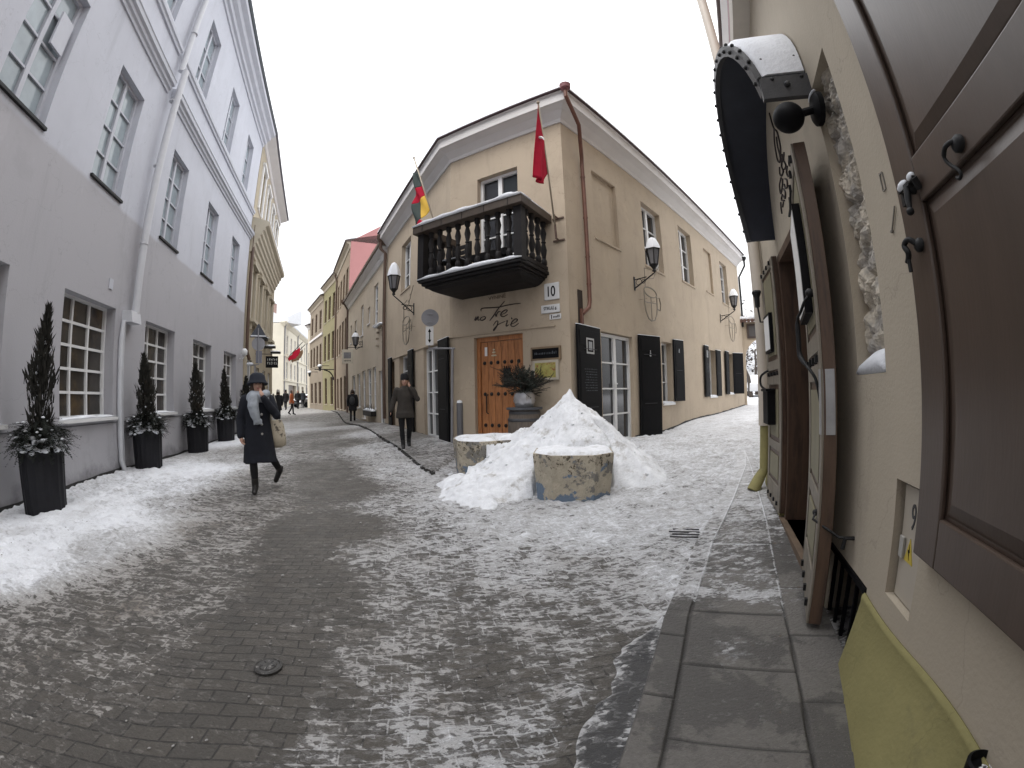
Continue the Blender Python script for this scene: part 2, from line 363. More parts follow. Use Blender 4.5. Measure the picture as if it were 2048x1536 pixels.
m = MB(); m.hexa([FL.P(8.62,2.93,.0),FL.P(9.02,2.93,.0),FL.P(9.02,2.93,.24),FL.P(8.62,2.93,.24),FL.P(8.62,3.16,.0),FL.P(9.02,3.16,.0),FL.P(9.02,3.16,.2),FL.P(8.62,3.16,.2)])
m.build('drain_box', pm, dp)
MB().tube([FL.P(8.62, 2.95, .05), FL.P(8.56, 2.6, .05), FL.P(8.52, .25, .05), FL.P(8.55, .02, .12)], .05, 10).tube([FL.P(8.74, 2.95, .03), FL.P(8.68, 2.6, .03), FL.P(8.66, .1, .03)], .03, 8).build('lower_pipe', pm, dp, smooth=40)
for s, z in ((4.95, 2.46), (8.0, 3.45)): MB().fbox(FL, s, s+.14, z, z+.2, 0.002, .02).build('vent_cover', M_grey_trim, bd, bevel=.004)
wl = thing('wall_lamp', 'small white wall lamp between the last ground window and the corner of the grey building', 'lamp', FL.P(18.05, 3.2, 0))
MB().tube([FL.P(18.05, 3.05, 0), FL.P(18.05, 3.0, .12), FL.P(18.05, 3.15, .2)], .025, 8).build('bracket', M_white, wl, smooth=180)
MB().lathe(FL.P(18.05, 3.15, .2), [(.03, 0), (.12, .05), (.13, .22), (.06, .3), (.0, .31)], 12).build('shade', M_white, wl, smooth=60)
# ------------------------------------------------------------------ corner house
M_beige = mat('beige_plaster', (.425, .35, .265), .88, .05, 1.3, .15, 50, col2=(.38, .312, .236), c2scale=.8, c2lo=.48, c2hi=.75)
M_beige2 = mat('cream_plaster', (.455, .39, .31), .88, .05, 1.3, .15, 50, col2=(.39, .338, .27), c2scale=.8, c2lo=.48, c2hi=.75)
weather(M_beige, .13); weather(M_beige2, .13)
M_corn = mat('eaves_plaster', (.58, .56, .55), .8, .05, 2)
ch = thing('corner_house', 'beige two storey corner house with a chamfered entrance front and dark shutters', 'building', V((1.2, 8.2, .27)))
L3 = 3.09
# chamfer
hc = [(1.13, 2.25, 4.0, 6.6, .24), (1.09, 2.37, .2, 2.72, .22)]
m = wall(FC, 0, L3, -.3, 7.9, hc)
# alley side
w1 = (3.72, 5.0, 4.9, 6.80, .28); w2 = (6.52, 7.75, 5.06, 7.0, .28); w3 = (11.4, 12.5, 5.15, 7.0, .28)
n1 = (1.14, 2.26, 4.93, 6.65, .09, 'blind'); n2 = (9.18, 10.14, 5.22, 6.95, .09, 'blind')
gd = (1.16, 2.66, .2, 2.78, .22); ga = (FR.px(1323, 745)[0]+.06, FR.px(1346, 745)[0], 1.08, 2.85, .28); gb = (FR.px(1418, 745)[0], FR.px(1432, 745)[0], 1.2, 2.95, .28); gc = (FR.px(1458, 745)[0], FR.px(1466, 745)[0], 1.28, 3.0, .28)
SR = 14.75
m2 = wall(FR, 0, SR, -.3, 7.9, [w1, w2, w3, n1, n2, gd, ga, gb, gc]); m.add(m2.v, m2.f)
# street side
fd = (.74, 2.06, .24, 2.76, .24); fw_ = (3.5, 4.82, .9, 2.78, .26); u1 = (3.5, 4.65, 4.95, 6.65, .26); u2 = (1.6, 2.5, 4.95, 6.3, .26)
SF = 6.95
m2 = wall(FF, 0, SF, -.3, 7.9, [fd, fw_, u1, u2, (5.5, 6.35, .1, 2.7, .3)]); m.add(m2.v, m2.f)
# hidden sides and back
e = FR.P(SR, 0); f = FF.P(SF, 0); bk = [e, e+V((-6, 6, 0)), f+V((5, 3, 0)), f]
for a, b in zip(bk[:-1], bk[1:]): m.quad((a.x, a.y, -.3), (b.x, b.y, -.3), (b.x, b.y, 7.9), (a.x, a.y, 7.9))
m.build('wall', M_beige, ch)
plan = [(FF.P(SF, 0), [FF.n]), (B0, [FF.n, FC.n]), (C0, [FC.n, FR.n]), (FR.P(SR, 0), [FR.n])]
plan = [(V((p.x, p.y, 0)), n) for p, n in plan]; zo = [.0, .0, .02, .15]
sweep(plan, [(-.02, 7.36), (.03, 7.36), (.05, 7.44), (.11, 7.50), (.19, 7.58), (.30, 7.64), (.36, 7.66), (.36, 7.88), (.40, 7.90), (-.02, 7.95)], zo).build('cornice', M_corn, ch)
sweep(plan, [(.38, 7.90), (.43, 7.90), (.45, 7.92), (.45, 7.945), (.43, 7.95), (.40, 7.93)], zo).build('gutter', mat('dark_red_gutter', (.065, .042, .045), .6, .2, 4, spec=.2), ch)
sweep(plan, [(.40, 7.945), (-3.2, 9.0), (-3.2, 7.9), (.3, 7.92)], zo).build('roof', mat('dark_red_roof', (.17, .07, .075), .6, .2, 3), ch)
sweep(plan, [(.445, 7.952), (.43, 8.02), (.37, 8.06), (-3.1, 9.12), (-3.2, 9.02), (.40, 7.955)], zo).build('roof_snow', M_snow, ch)
# ledge above the entrance and pilaster line
MB().fbox(FC, .32, L3, 2.78, 2.80, .0, .03).build('ledge', M_beige, ch)
MB().fbox(FF, 0, 6.3, 2.78, 2.80, .0, .025).build('ledge', M_beige, ch)
# dark strip where the walls meet the ground
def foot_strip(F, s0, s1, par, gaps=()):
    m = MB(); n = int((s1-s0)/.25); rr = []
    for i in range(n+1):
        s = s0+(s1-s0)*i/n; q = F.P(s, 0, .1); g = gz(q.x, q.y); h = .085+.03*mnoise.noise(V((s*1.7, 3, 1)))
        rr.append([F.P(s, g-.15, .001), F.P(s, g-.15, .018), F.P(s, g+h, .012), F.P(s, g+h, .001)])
    m.rings(rr).build('foot_strip', mat('dark_foot', (.025, .024, .023), .8, .3, 6), par)
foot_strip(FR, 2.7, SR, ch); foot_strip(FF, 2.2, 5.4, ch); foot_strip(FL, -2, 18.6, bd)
# balcony window + entrance door
window(FC, ch, hc[0], M_white, M_glass, 2, 5, .07, .03, .2, mull=(1,))
M_wood = mat('orange_brown_oak', (.40, .165, .062), .5, .35, 5, .12, 60, col2=(.21, .08, .03), c2scale=3.0, c2lo=.5, c2hi=.7, stretch=(6, 6, .7))
a, b, c, e_ = hc[1][:4]
fr = MB().fbox(FC, a, a+.09, c, e_, -.2, -.10).fbox(FC, b-.09, b, c, e_, -.2, -.10).fbox(FC, a+.09, b-.09, e_-.10, e_, -.2, -.10).build('door_frame', M_wood, ch)
m = MB(); n = 6; w = (b-a-.2)/n
for i in range(n): m.fbox(FC, a+.10+w*i+.004, a+.10+w*(i+1)-.004, c+.12, e_-.11, -.19, -.135)
door = m.build('door', M_wood, ch, bevel=.006)
m = MB()
for z in (.62, 1.32, 2.02):
    for i in range(n): m.lathe(FC.P(a+.10+w*(i+.5), z+.12, -.135), [(.045, -.0), (.035, .02), (.0, .035)], 8, R=Matrix(((FC.u.x, 0, FC.n.x), (FC.u.y, 0, FC.n.y), (0, 1, 0))))
m.pieces('stud', M_dark, door)
m = MB().fbox(FC, 1.48, 1.66, 1.62, 2.0, -.134, -.11)
for i in range(3): m.fbox(FC, 1.5+i*.06, 1.52+i*.06, 1.6, 2.05, -.11, -.09)
m.fbox(FC, 1.43, 1.7, 1.84, 1.86, -.09, -.075); m.build('grille', M_dark, door)
MB().tube([FC.P(2.10, 1.0, -.13), FC.P(2.10, 1.03, -.07), FC.P(2.10, 1.4, -.07), FC.P(2.10, 1.43, -.13)], .014).build('handle', M_dark, door)
m = MB(); 
for (ss, zz, r) in ((1.92, 2.30, .075), (1.92, 2.37, .05), (1.92, 2.43, .03)): m.ell(FC.P(ss, zz, -.13), (r, .008, .02), R=FC.R())
m.build('emblem', mat('pale_gold', (.55, .5, .36), .5), door)
MB().fbox(FC, 2.10, 2.17, 2.3, 2.5, -.134, -.128).build('sticker', M_white, door)
MB().fbox(FC, a, b, .2, c+.12, -.2, .02).build('door_step', mat('dark_stone', (.09, .085, .08), .8, .2, 8), ch)
# glazed doors
def french(F, h, par):
    a, b, c, e = h[:4]; mid = (a+b)/2
    return window(F, par, (a, b, c+.06, e-.02), M_white, M_glass, 2, 4, .07, .035, .15, mull=(1,), name='glazed_door')
fdw = french(FR, gd, ch); french(FF, (fd[0]+.3, fd[1], fd[2], fd[3]), ch)
MB().fbox(FF, fd[0], fd[0]+.3, fd[2], fd[3], -.24, -.15).build('door_post', M_beige, ch)
MB().tube([FR.P(1.86, 1.5, -.09), FR.P(1.86, 1.62, -.06), FR.P(1.93, 1.62, -.05)], .014).build('handle', M_white, fdw)
for h, cr in ((w1, 3), (w2, 3), (w3, 3)): window(FR, ch, h, M_white, M_glass, 2, cr, .07, .03, .22, .03, M_beige, mull=(1,))
for h in (ga, gb, gc): window(FR, ch, h, M_white, M_glass, 2, 3, .06, .03, .25, .05, M_white, snow=True, mull=(1,))
for h in (u1, u2): window(FF, ch, h, M_white, M_glass, 2, 3, .06, .03, .2, .03, M_beige, mull=(1,))
window(FF, ch, fw_, M_white, M_glass, 2, 4, .06, .03, .2, .04, M_beige, mull=(1,))
for h in (n1, n2): MB().fbox(FR, h[0]-.03, h[1]+.03, h[2]-.04, h[2]+.001, -.08, .03).build('sill', M_beige, ch)
m = MB().quad(*[FF.P(s, z, -.29) for s, z in ((5.5, .1), (6.35, .1), (6.35, 2.7), (5.5, 2.7))]); m.build('passage_door', M_wood, ch)
# shutters (one leaf each, swung open)
def shutter(F, hinge, wd, z0, z1, ang, d=.03, label=None, deco=None):
    a = math.radians(ang); dirv = F.u*math.cos(a)+F.n*math.sin(a); nn = (-F.u*math.sin(a)+F.n*math.cos(a)); 
    if ang > 90: nn = -nn
    o = F.P(hinge, 0, d); m = MB()
    G = type('G', (), {})(); G.P = lambda s, z, e=0.0: V(((o+dirv*s+nn*e).x, (o+dirv*s+nn*e).y, z))
    m.fbox(G, 0, wd, z0, z1, 0, .045); H = z1-z0
    for q0, q1 in ((.05, .30), (.36, .78), (.84, .96)) if H > 2.2 else ((.06, .46), (.54, .94)):
        m.fbox(G, .07, wd-.07, z0+H*q0, z0+H*q1, .045, .053)
    sh = m.build('shutter', M_black, ch, bevel=.004)
    if label: sh['label'] = label
    m = MB()
    for q in ((.33, .81) if H > 2.2 else (.5,)): m.fbox(G, .2*wd, .75*wd, z0+H*q-.006, z0+H*q+.006, .0465, .062)
    m.pieces('batten', mat('worn_edge', (.055, .055, .06), .7, spec=.2), sh)
    rr = [[G.P(wd*t, z1, -.003), G.P(wd*t, z1+.012+.012*mnoise.noise(V((t*9, z1*7, hinge))), .0), G.P(wd*t, z1+.012, .05), G.P(wd*t, z1-.002, .05)] for t in [i/8 for i in range(9)]]
    MB().rings(rr).build('snow_layer', M_snow, sh, smooth=180)
    if deco == 'paper':
        MB().fbox(G, .33*wd, .66*wd, z0+H*.77, z0+H*.9, .0545, .058).build('notice', mat('pale_paper', (.5, .5, .5), .6), sh)
        MB().fbox(G, .37*wd, .62*wd, z0+H*.785, z0+H*.885, .0585, .060).build('notice_print', M_black, sh)
        MB().fbox(G, .42*wd, .57*wd, z0+H*.80, z0+H*.87, .0605, .0615).build('notice_mark', mat('pale_print', (.33, .34, .36), .6), sh)
    if deco == 'mark':
        mk = MB()
        for r, zz in ((.06, .80), (.045, .825), (.025, .845)): mk.ell(G.P(wd*.5, z0+H*zz, .053), (r, .006, .022), R=F.R())
        mk.build('emblem', mat('pale_print', (.33, .34, .36), .6), sh)
    if deco == 'chalk' or deco == 'paper':
        ck = MB()
        for k in range(9):
            x = .22*wd
            while x < .72*wd:
                ln = random.uniform(.02, .06); zz = z0+H*(.64-.022*k)
                ck.fbox(G, x, x+ln, zz, zz+random.uniform(.008, .02), .0535, .0548); x += ln+random.uniform(.012, .03)
        ck.build('lettering', mat('chalk', (.07, .078, .09), .9), sh)
    return sh
def leaf(F, hx, fx, wd, z0, z1, y=740, label=None, deco=None, rev=False):
    hs, _ = F.px(hx, y, .03); best = None
    for an in range(2, 179):
        a = math.radians(an); q = F.P(hs, 0, .03)+(F.u*math.cos(a)+F.n*math.sin(a))*wd; q.z = 1.5; e = abs(project(q)[0]-fx)
        if (an > 90) == rev and (best is None or e < best[0]): best = (e, an)
    return shutter(F, hs, wd, z0, z1, best[1], .03, label, deco)
leaf(FR, 1200, 1152, .92, .30, 2.80, 760, 'tall black shutter with chalk writing and a framed notice', 'paper', True)
leaf(FR, 1278, 1321, .82, .27, 2.86, 760, 'tall black shutter with a small pale emblem', 'mark')
leaf(FR, 1347, 1368, .56, 1.12, 2.96, 740, None, 'mark')
leaf(FR, 1417, 1402, .56, 1.2, 3.04, 740, None, 'paper', True)
leaf(FR, 1432, 1441, .56, 1.2, 2.98, 740)
leaf(FR, 1457, 1444, .60, 1.25, 3.04, 740, None, None, True)
leaf(FR, 1466, 1487, .62, 1.25, 3.05, 740)
leaf(FF, 879, 906, .76, .26, 2.80, 780, None, None, True)
leaf(FF, 818, 836, .62, .34, 2.84, 780, None, None, True)
leaf(FF, 778, 791, .60, .38, 2.84, 780, None, None, True)
# balcony
SB0, SB1, DB = .42, 3.02, 1.15
M_bwood = mat('black_brown_wood', (.012, .0105, .011), .6, .35, 5, .2, 40, spec=.25)
bal = MB().fbox(FC, SB0, SB1, 3.86, 3.93, 0, DB).fbox(FC, SB0+.05, SB1-.05, 3.80, 3.86, 0, DB-.05).fbox(FC, SB0+.10, SB1-.10, 3.755, 3.80, 0, DB-.11)
rg_ = lambda i, z, d: [FC.P(SB0+i, z, 0), FC.P(SB1-i, z, 0), FC.P(SB1-i, z, d), FC.P(SB0+i, z, d)]
bal.rings([rg_(.13, 3.755, DB-.16), rg_(.18, 3.71, DB-.26), rg_(.26, 3.67, DB-.46), rg_(.34, 3.65, DB-.66)])
bal = bal.build('balcony', M_bwood, ch, bevel=.012)
rail = MB().fbox(FC, SB0-.10, SB1+.10, 4.98, 5.15, DB-.18, DB+.10).fbox(FC, SB0-.10, SB0+.16, 4.98, 5.15, 0, DB-.18).fbox(FC, SB1-.16, SB1+.10, 4.98, 5.15, 0, DB-.18)
rail.build('handrail', mat('brown_rail_wood', (.060, .043, .032), .6, .3, 5, .1), bal, bevel=.012)
m = MB()
for s in (SB0+.06, SB1-.06): m.fbox(FC, s-.085, s+.085, 3.9, 4.99, DB-.17, DB)
m.pieces('corner_post', M_bwood, bal)
m = MB().fbox(FC, SB0+.1, SB1-.1, 3.94, 4.02, DB-.12, DB-.04).fbox(FC, SB0, SB0+.08, 3.94, 4.02, .05, DB-.1).fbox(FC, SB1-.08, SB1, 3.94, 4.02, .05, DB-.1); m.build('lower_rail', M_bwood, bal)
prof = [(.035, 0), (.05, .03), (.05, .12), (.03, .16), (.055, .34), (.03, .5), (.045, .52), (.03, .56), (.055, .72), (.03, .86), (.05, .9), (.05, 1.0)]
def baluster(p): MB().lathe(p, [(r*1.22, z*.97) for r, z in prof], 8).build('baluster', M_bwood, bal, smooth=35)
for i in range(9): baluster(FC.P(SB0+.30+i*(SB1-SB0-.6)/8, 4.02, DB-.09))
for i in range(4):
    for s in (SB0+.04, SB1-.04): baluster(FC.P(s, 4.02, .14+i*.25))
snowcap(FC, SB0-.11, SB1+.11, 5.148, .13, DB-.26, DB+.125).build('snow_layer', M_snow, bal, smooth=180)
snowcap(FC, SB0-.10, SB0+.14, 5.148, .11, .02, DB-.2).build('snow_layer', M_snow, bal, smooth=180)
snowcap(FC, SB0-.02, SB1+.02, 3.932, .10, DB-.14, DB+.02).build('snow_layer', M_snow, bal, smooth=180)
m = MB()
for k in range(5): m.fbox(FC, SB0+.2+.55*k, SB0+.212+.55*k, 4.99, 5.14, DB+.095, DB+.104)
m.pieces('rail_seam', M_black, bal)
# things standing on the balcony
tb = thing('folded_chair', 'dark slatted wooden folding chair standing behind the balcony balusters', 'chair', FC.P(2.45, 3.9, .5))
MB().fbox(FC, 2.2, 2.75, 4.35, 4.39, .3, .75).build('seat', M_bwood, tb)
m = MB()
for k in range(3): m.fbox(FC, 2.2, 2.75, 4.5+k*.13, 4.59+k*.13, .28, .31)
m.build('backrest', M_bwood, tb)
for s in (2.22, 2.72):
    for d in (.3, .72): MB().fbox(FC, s-.02, s+.02, 3.9, 4.35 if d > .5 else 4.9, d-.02, d+.02).build('leg', M_bwood, tb)
snowcap(FC, 2.2, 2.75, 4.39, .06, .32, .75).build('snow_layer', M_snow, tb, smooth=180)
tb = thing('flower_box', 'long dark wooden flower box standing on the balcony in front of its white door', 'flower box', FC.P(1.3, 3.9, .75))
MB().fbox(FC, .9, 1.75, 4.16, 4.30, .7, .9).fbox(FC, 1.0, 1.06, 3.9, 4.2, .72, .88).fbox(FC, 1.6, 1.66, 3.9, 4.2, .72, .88).build('box', M_bwood, tb)
# copper drainpipe on the corner
K0 = C0+(FC.n+FR.n)/(1+FC.n.dot(FR.n))*.47; kz = lambda z: V((K0.x, K0.y, z))
cp = MB().tube([kz(7.84), kz(7.66), FR.P(.20, 7.25, .36), FR.P(.62, 6.70, .10), FR.P(.64, 6.5, .08), FR.P(.64, 3.35, .08), FR.P(.60, 3.2, .08), FR.P(.42, 3.05, .03)], .045, 12)
for z in (6.2, 5.2, 4.3, 3.7): cp.lathe(FR.P(.64, z, .08), [(.054, 0), (.054, .03)], 12)
cp.build('drainpipe', M_copper, ch, smooth=40)
MB().lathe(kz(7.80), [(.05, 0), (.11, .05), (.125, .15), (.10, .17)], 12).build('rainwater_hopper', mat('hopper_red', (.19, .07, .075), .6), ch, smooth=40)
MB().fbox(FR, .30, .46, 2.82, 3.55, .002, .02).build('drain_slot', mat('slot_shadow_brown', (.03, .02, .015), .8), ch)
MB().fbox(FR, .34, .42, 2.82, 3.15, .02, .06).build('lower_pipe', M_copper, ch)
m = MB().lathe(FF.P(6.9, 7.55, .3), [(.07, 0), (.17, .14), (.17, .3), (.1, .32)], 10).tube([FF.P(6.9, 7.6, .3), FF.P(6.9, 7.3, .3), FF.P(6.85, 7.1, .1), FF.P(6.85, .6, .1)], .065, 10)
m.build('drainpipe', mat('dull_brown_pipe', (.10, .06, .042), .5, .2, 4), ch, smooth=40)
m = MB().lathe(FR.P(SR-.1, 7.75, .42), [(.05, 0), (.12, .1), (.12, .2)], 10).tube([FR.P(SR-.1, 7.8, .42), FR.P(SR-.1, 7.5, .42), FR.P(SR+.05, 7.0, .05), FR.P(SR+.05, 4.5, .05)], .05, 8); m.build('drainpipe', M_dark, ch, smooth=40)
MB().fbox(FF, 2.2, 6.6, 4.9, 4.93, 0, .02).build('ledge', M_beige, ch) if False else None
# ------------------------------------------------------------------ writing on the corner house
M_ink = mat('black_lettering', (.03, .02, .018), .6)
M_plate = mat('white_enamel', (.62, .62, .62), .35, .05, 6)
def crop_path(pts, F, ox, oy, k, d=.012):
    r = []
    for x, y in pts: s, z = F.px(ox+x/k, oy+y/k, d); r.append(F.P(s, z, d))
    return r
def smooth_path(p, n=5):
    o = []
    for i in range(len(p)-1):
        a, b, c, d = p[max(i-1, 0)], p[i], p[i+1], p[min(i+2, len(p)-1)]
        for k in range(n):
            t = k/n; o.append(.5*((2*b)+(c-a)*t+(2*a-5*b+4*c-d)*t*t+(3*b-a-3*c+d)*t**3))
    return o+[p[-1]]
sg = thing('wall_lettering', 'dark handwritten wine shop lettering reading notre vie on the beige wall above the oak door', 'lettering', FC.P(1.7, 3.2, .01))
m = MB()
ST = [[(205,345),(222,312),(216,345),(240,310),(238,342),(258,334)], [(292,312),(268,318),(258,336),(275,343),(300,328),(297,312),(285,312)],
      [(465,180),(430,222),(398,262),(366,310),(338,346)], [(268,264),(262,254),(278,240),(340,236),(410,232),(480,216),(545,204),(602,198)],
      [(368,310),(384,288),(392,310),(402,285),(418,268),(432,272)], [(428,298),(470,280),(488,258),(468,256),(440,278),(432,302),(455,312),(492,292)],
      [(368,388),(392,352),(408,352),(400,390),(375,428),(372,420),(410,380),(470,352)], [(478,352),(490,345),(478,385),(484,392),(502,380)], [(524,318),(528,334)],
      [(512,380),(560,358),(576,336),(556,332),(528,358),(520,388),(548,394),(586,368)]]
for p in ST: q = smooth_path(crop_path(p, FC, 900, 560, 4.267)); m.tube(q, [.006+.0065*math.sin(math.pi*i/len(q)) for i in range(len(q))], 6)
m.build('script_words', M_ink, sg)
text('VYNINĖ', FC, 1.72, 3.585, .10, mat('brown_lettering', (.12, .08, .055), .6), sg, .008, 'small_word', width=.46, flip=-1)
hs = thing('house_number_plate', 'square white enamel plate with the black number 10 beside the balcony', 'house number', FC.P(.37, 3.5, 0))
MB().fbox(FC, .20, .54, 3.33, 3.68, .002, .03).build('plate', M_plate, hs, bevel=.01)
text('10', FC, .37, 3.505, .22, M_black, hs, .034, 'digits', .012, .17, -1)
hs = thing('street_name_plate', 'white enamel street name plate reading Stikliu g. under the number 10', 'street sign', FC.P(.42, 3.15, 0))
MB().fbox(FC, .20, .62, 3.06, 3.23, .002, .03).build('plate', M_plate, hs, bevel=.008)
text('STIKLIŲ g.', FC, .41, 3.15, .085, M_black, hs, .034, 'letters', .008, .30, -1)
hs = thing('small_address_plate', 'smallest white address plate, below the street name plate', 'sign', FC.P(.33, 2.97, 0))
MB().fbox(FC, .18, .44, 2.92, 3.03, .002, .02).build('plate', M_plate, hs, bevel=.006)
m = MB().fbox(FC, .38, .40, 2.935, 3.015, .021, .024)
for k in range(5): m.fbox(FC, .21+.03*k, .23+.03*k, 2.95, 2.985+.02*(k < 2), .021, .024)
m.build('small_print', M_ink, hs)
hs = thing('hanging_board', 'narrow black chalk board in a brown wooden frame beside the oak door', 'board', FC.P(.55, 2.25, 0))
MB().fbox(FC, .20, .88, 2.10, 2.38, .002, .05).build('frame', mat('tan_frame', (.20, .14, .085), .6, .2, 6), hs, bevel=.006)
MB().fbox(FC, .24, .84, 2.14, 2.34, .0505, .053).build('panel', M_black, hs)
m = MB()
for k in range(14): m.fbox(FC, .29+.037*k, .29+.037*k+random.uniform(.012, .028), 2.22, 2.22+random.uniform(.03, .06), .0535, .0545)
m.build('lettering', mat('chalk', (.07, .078, .09), .9), hs)
hs = thing('menu_case', 'pale framed menu case with a yellow and red picture beside the oak door', 'menu case', FC.P(.55, 1.9, 0))
MB().fbox(FC, .25, .84, 1.70, 2.10, .002, .06).build('frame', mat('pale_frame', (.42, .38, .31), .6, .1, 6), hs, bevel=.006)
MB().fbox(FC, .31, .78, 1.745, 2.05, .0605, .063).build('picture', mat('menu_picture', (.34, .31, .10), .25, .3, 9, col2=(.25, .09, .05), c2scale=7, c2lo=.48, c2hi=.6), hs)
# ------------------------------------------------------------------ wall lanterns, wire ornaments, flags
M_lglass = mat('lantern_glass', (.16, .16, .17), .15, .3, 3, spec=.6)
def lantern(P, par, k=1.0, snow=1.0):
    """lantern hanging point P = bottom of the glass body"""
    r0, r1, H = .095*k, .16*k, .36*k; hexr = lambda r, z: [P+V((r*math.cos(math.pi/3*i+.3), r*math.sin(math.pi/3*i+.3), z)) for i in range(6)]
    fr = MB()
    A, Bq = hexr(r0, 0), hexr(r1, H)
    for i in range(6):
        fr.tube([A[i], Bq[i]], .013*k, 5); fr.tube([A[i], A[(i+1) % 6]], .014*k, 5); fr.tube([Bq[i], Bq[(i+1) % 6]], .016*k, 5)
    fr.lathe(P, [(.03*k, -.16*k), (.05*k, -.14*k), (.03*k, -.1*k), (.07*k, -.04*k), (r0*1.05, .0)], 10)
    fr.rings([hexr(r1*1.12, H), hexr(r1*1.05, H+.03*k), hexr(.07*k, H+.2*k)]); fr.lathe(P, [(.05*k, H+.2*k), (.06*k, H+.25*k), (.02*k, H+.3*k)], 8)
    fr.build('lantern_frame', M_dark, par)
    MB().rings([hexr(r0*.93, .005), hexr(r1*.93, H-.005)]).build('lantern_glass', M_lglass, par)
    if snow: MB().rings([hexr(r1*1.16, H+.005), hexr(r1*1.13, H+.045*k), hexr(r1*.98, H+.11*k*snow), hexr(.115*k, H+.20*k*snow), hexr(.07*k, H+.265*k*snow), hexr(.02*k, H+.29*k*snow)]).build('snow_cap', M_snow_soft, par, smooth=50)
def wall_lamp(F, wx, wy, lx, ly, label, k=1.0, snow=1.0):
    s, z = F.px(wx, wy); d, zl = F.out(s, lx, ly)
    t = thing('wall_lantern', label, 'wall lantern', F.P(s, z, 0), 'wall lanterns with snow caps')
    m = MB(); dd = d-.03
    m.tube([F.P(s, z-.22, .02), F.P(s, zl-.20*k, dd)], .018, 6).tube([F.P(s, z, .02), F.P(s, z+.02, dd*.65)], .014, 6).fbox(F, s-.03, s+.03, z-.28, z+.08, 0, .02)
    for c, r in ((.25, .085), (.48, .055)):
        m.tube([F.P(s, z-.08+r*math.sin(a*.52)*.9, dd*c+r*math.cos(a*.52)) for a in range(13)], .009, 5)
    m.tube([F.P(s, zl-.2*k, dd), F.P(s, zl-.17*k, d+.02), F.P(s, zl-.1*k, d)], .016, 6)
    m.build('bracket', M_dark, t, smooth=60)
    lantern(F.P(s, zl, d), t, k, snow); return s, z, d
def cup_wire(F, cx, cy, w, label, d=.22, flip=1):
    s, z = F.px(cx, cy, d); wm = mat('pale_light_wire', (.20, .175, .135), .6)
    t = thing('wire_ornament', label, 'wire ornament', F.P(s, z, d), 'cup shaped wire ornaments'); m = MB(); h = w*1.15
    E = lambda a, b: F.P(s+a*w*flip, z+b*h, d)
    m.tube([E(.5*math.cos(a*math.pi/10), .33+.14*math.sin(a*math.pi/10)) for a in range(21)], .017, 5)
    m.tube([E(-.5, .3), E(-.5, -.05), E(-.42, -.3), E(-.25, -.47), E(0, -.52), E(.25, -.47), E(.42, -.3), E(.5, -.05), E(.5, .3)], .018, 5)
    m.tube([E(-.52, -.02), E(.55, .06)], .014, 5).tube([E(.02, .2), E(.02, -.52)], .014, 5)
    m.tube([E(.5, .22), E(.7, .28), E(.82, .1), E(.75, -.12), E(.52, -.1)], .016, 5)
    m.tube([E(-.38, .42), E(-.36, 1.0), E(.1, 1.05)], .012, 4)
    for q in range(3): m.tube([E(.0+.25*q, .75+.2*q), E(.35+.2*q, .82+.18*q), E(.5+.25*q, 1.0+.2*q)], .011, 4)
    for a in (-.3, .3): m.tube([F.P(s+a*w, z+.1*h, d), F.P(s+a*w, z+.1*h, 0)], .005, 4)
    m.build('wire', wm, t)
s, z, d = wall_lamp(FR, 1268, 560, 1308, 530, 'black iron wall lantern before the alley wall window next to the copper drainpipe', 1.12)
wall_lamp(FR, 1440, 632, 1468, 612, 'black iron wall lantern at the far end of the alley wall above the closed shutters', 1.1)
wall_lamp(FF, 828, 612, 788, 578, 'black iron wall lantern with the tallest snow cap, beside the corner house balcony', 1.12, 1.35)
cup_wire(FR, 1302, 607, .78, 'cup shaped wire ornament under the lantern next to the copper drainpipe')
cup_wire(FR, 1464, 657, .95, 'cup shaped wire ornament hanging under the lantern at the far end of the alley wall')
cup_wire(FF, 812, 660, .75, 'cup shaped wire ornament on the street wall beside the brown drainpipe', .22, -1)
# tree shaped and scroll wires further along the alley wall
def cloth(fn, nu, nv, name, m, par):
    mb = MB(); o = [fn(i/nu, j/nv) for j in range(nv+1) for i in range(nu+1)]; fs = [(j*(nu+1)+i, j*(nu+1)+i+1, (j+1)*(nu+1)+i+1, (j+1)*(nu+1)+i) for j in range(nv) for i in range(nu)]
    mb.add(o, fs); return mb.build(name, m, par, smooth=180, solid=.006, fix=False)
# red flag with crescent (right of the balcony)
s, z = FC.px(1117, 445)
fl = thing('flag', 'limp red flag with a white crescent on a tilted pole beside the balcony', 'flag', FC.P(s, z, 0), 'flags on the corner house')
base = FC.P(s, z-.12, .18); tip = None
best = None
for dd in [i*.05 for i in range(4, 40)]:
    q = FC.px(1076, 205, dd); P = FC.P(q[0], q[1], dd)
    e_ = abs((P-base).length-2.35)+.6*abs(q[0]-(s+.05))
    if best is None or e_ < best[0]: best = (e_, P)
tip = best[1]
MB().tube([base-(tip-base)*.04, tip], .018, 8).ell(tip, .035).build('pole', mat('pole_wood', (.32, .27, .2), .6), fl, smooth=180)
m = MB().fbox(FC, s-.13, s+.13, z+.07, z+.1, 0, .03).fbox(FC, s-.13, s+.13, z-.42, z-.39, 0, .03)
m.tube([FC.P(s, z+.08, .02), FC.P(s, z+.08, .2)], .02).tube([FC.P(s, z-.4, .02), FC.P(s, z-.4, .16)], .02).tube([FC.P(s, z-.4, .14), FC.P(s, z+.1, .2)], .024)
m.build('bracket', mat('rusty_iron', (.10, .06, .045), .7, .3, 9), fl)
M_red = mat('red_cloth', (.36, .014, .035), .9, .1, 6, spec=.1)
dirp = (base-tip); rtv = FC.u
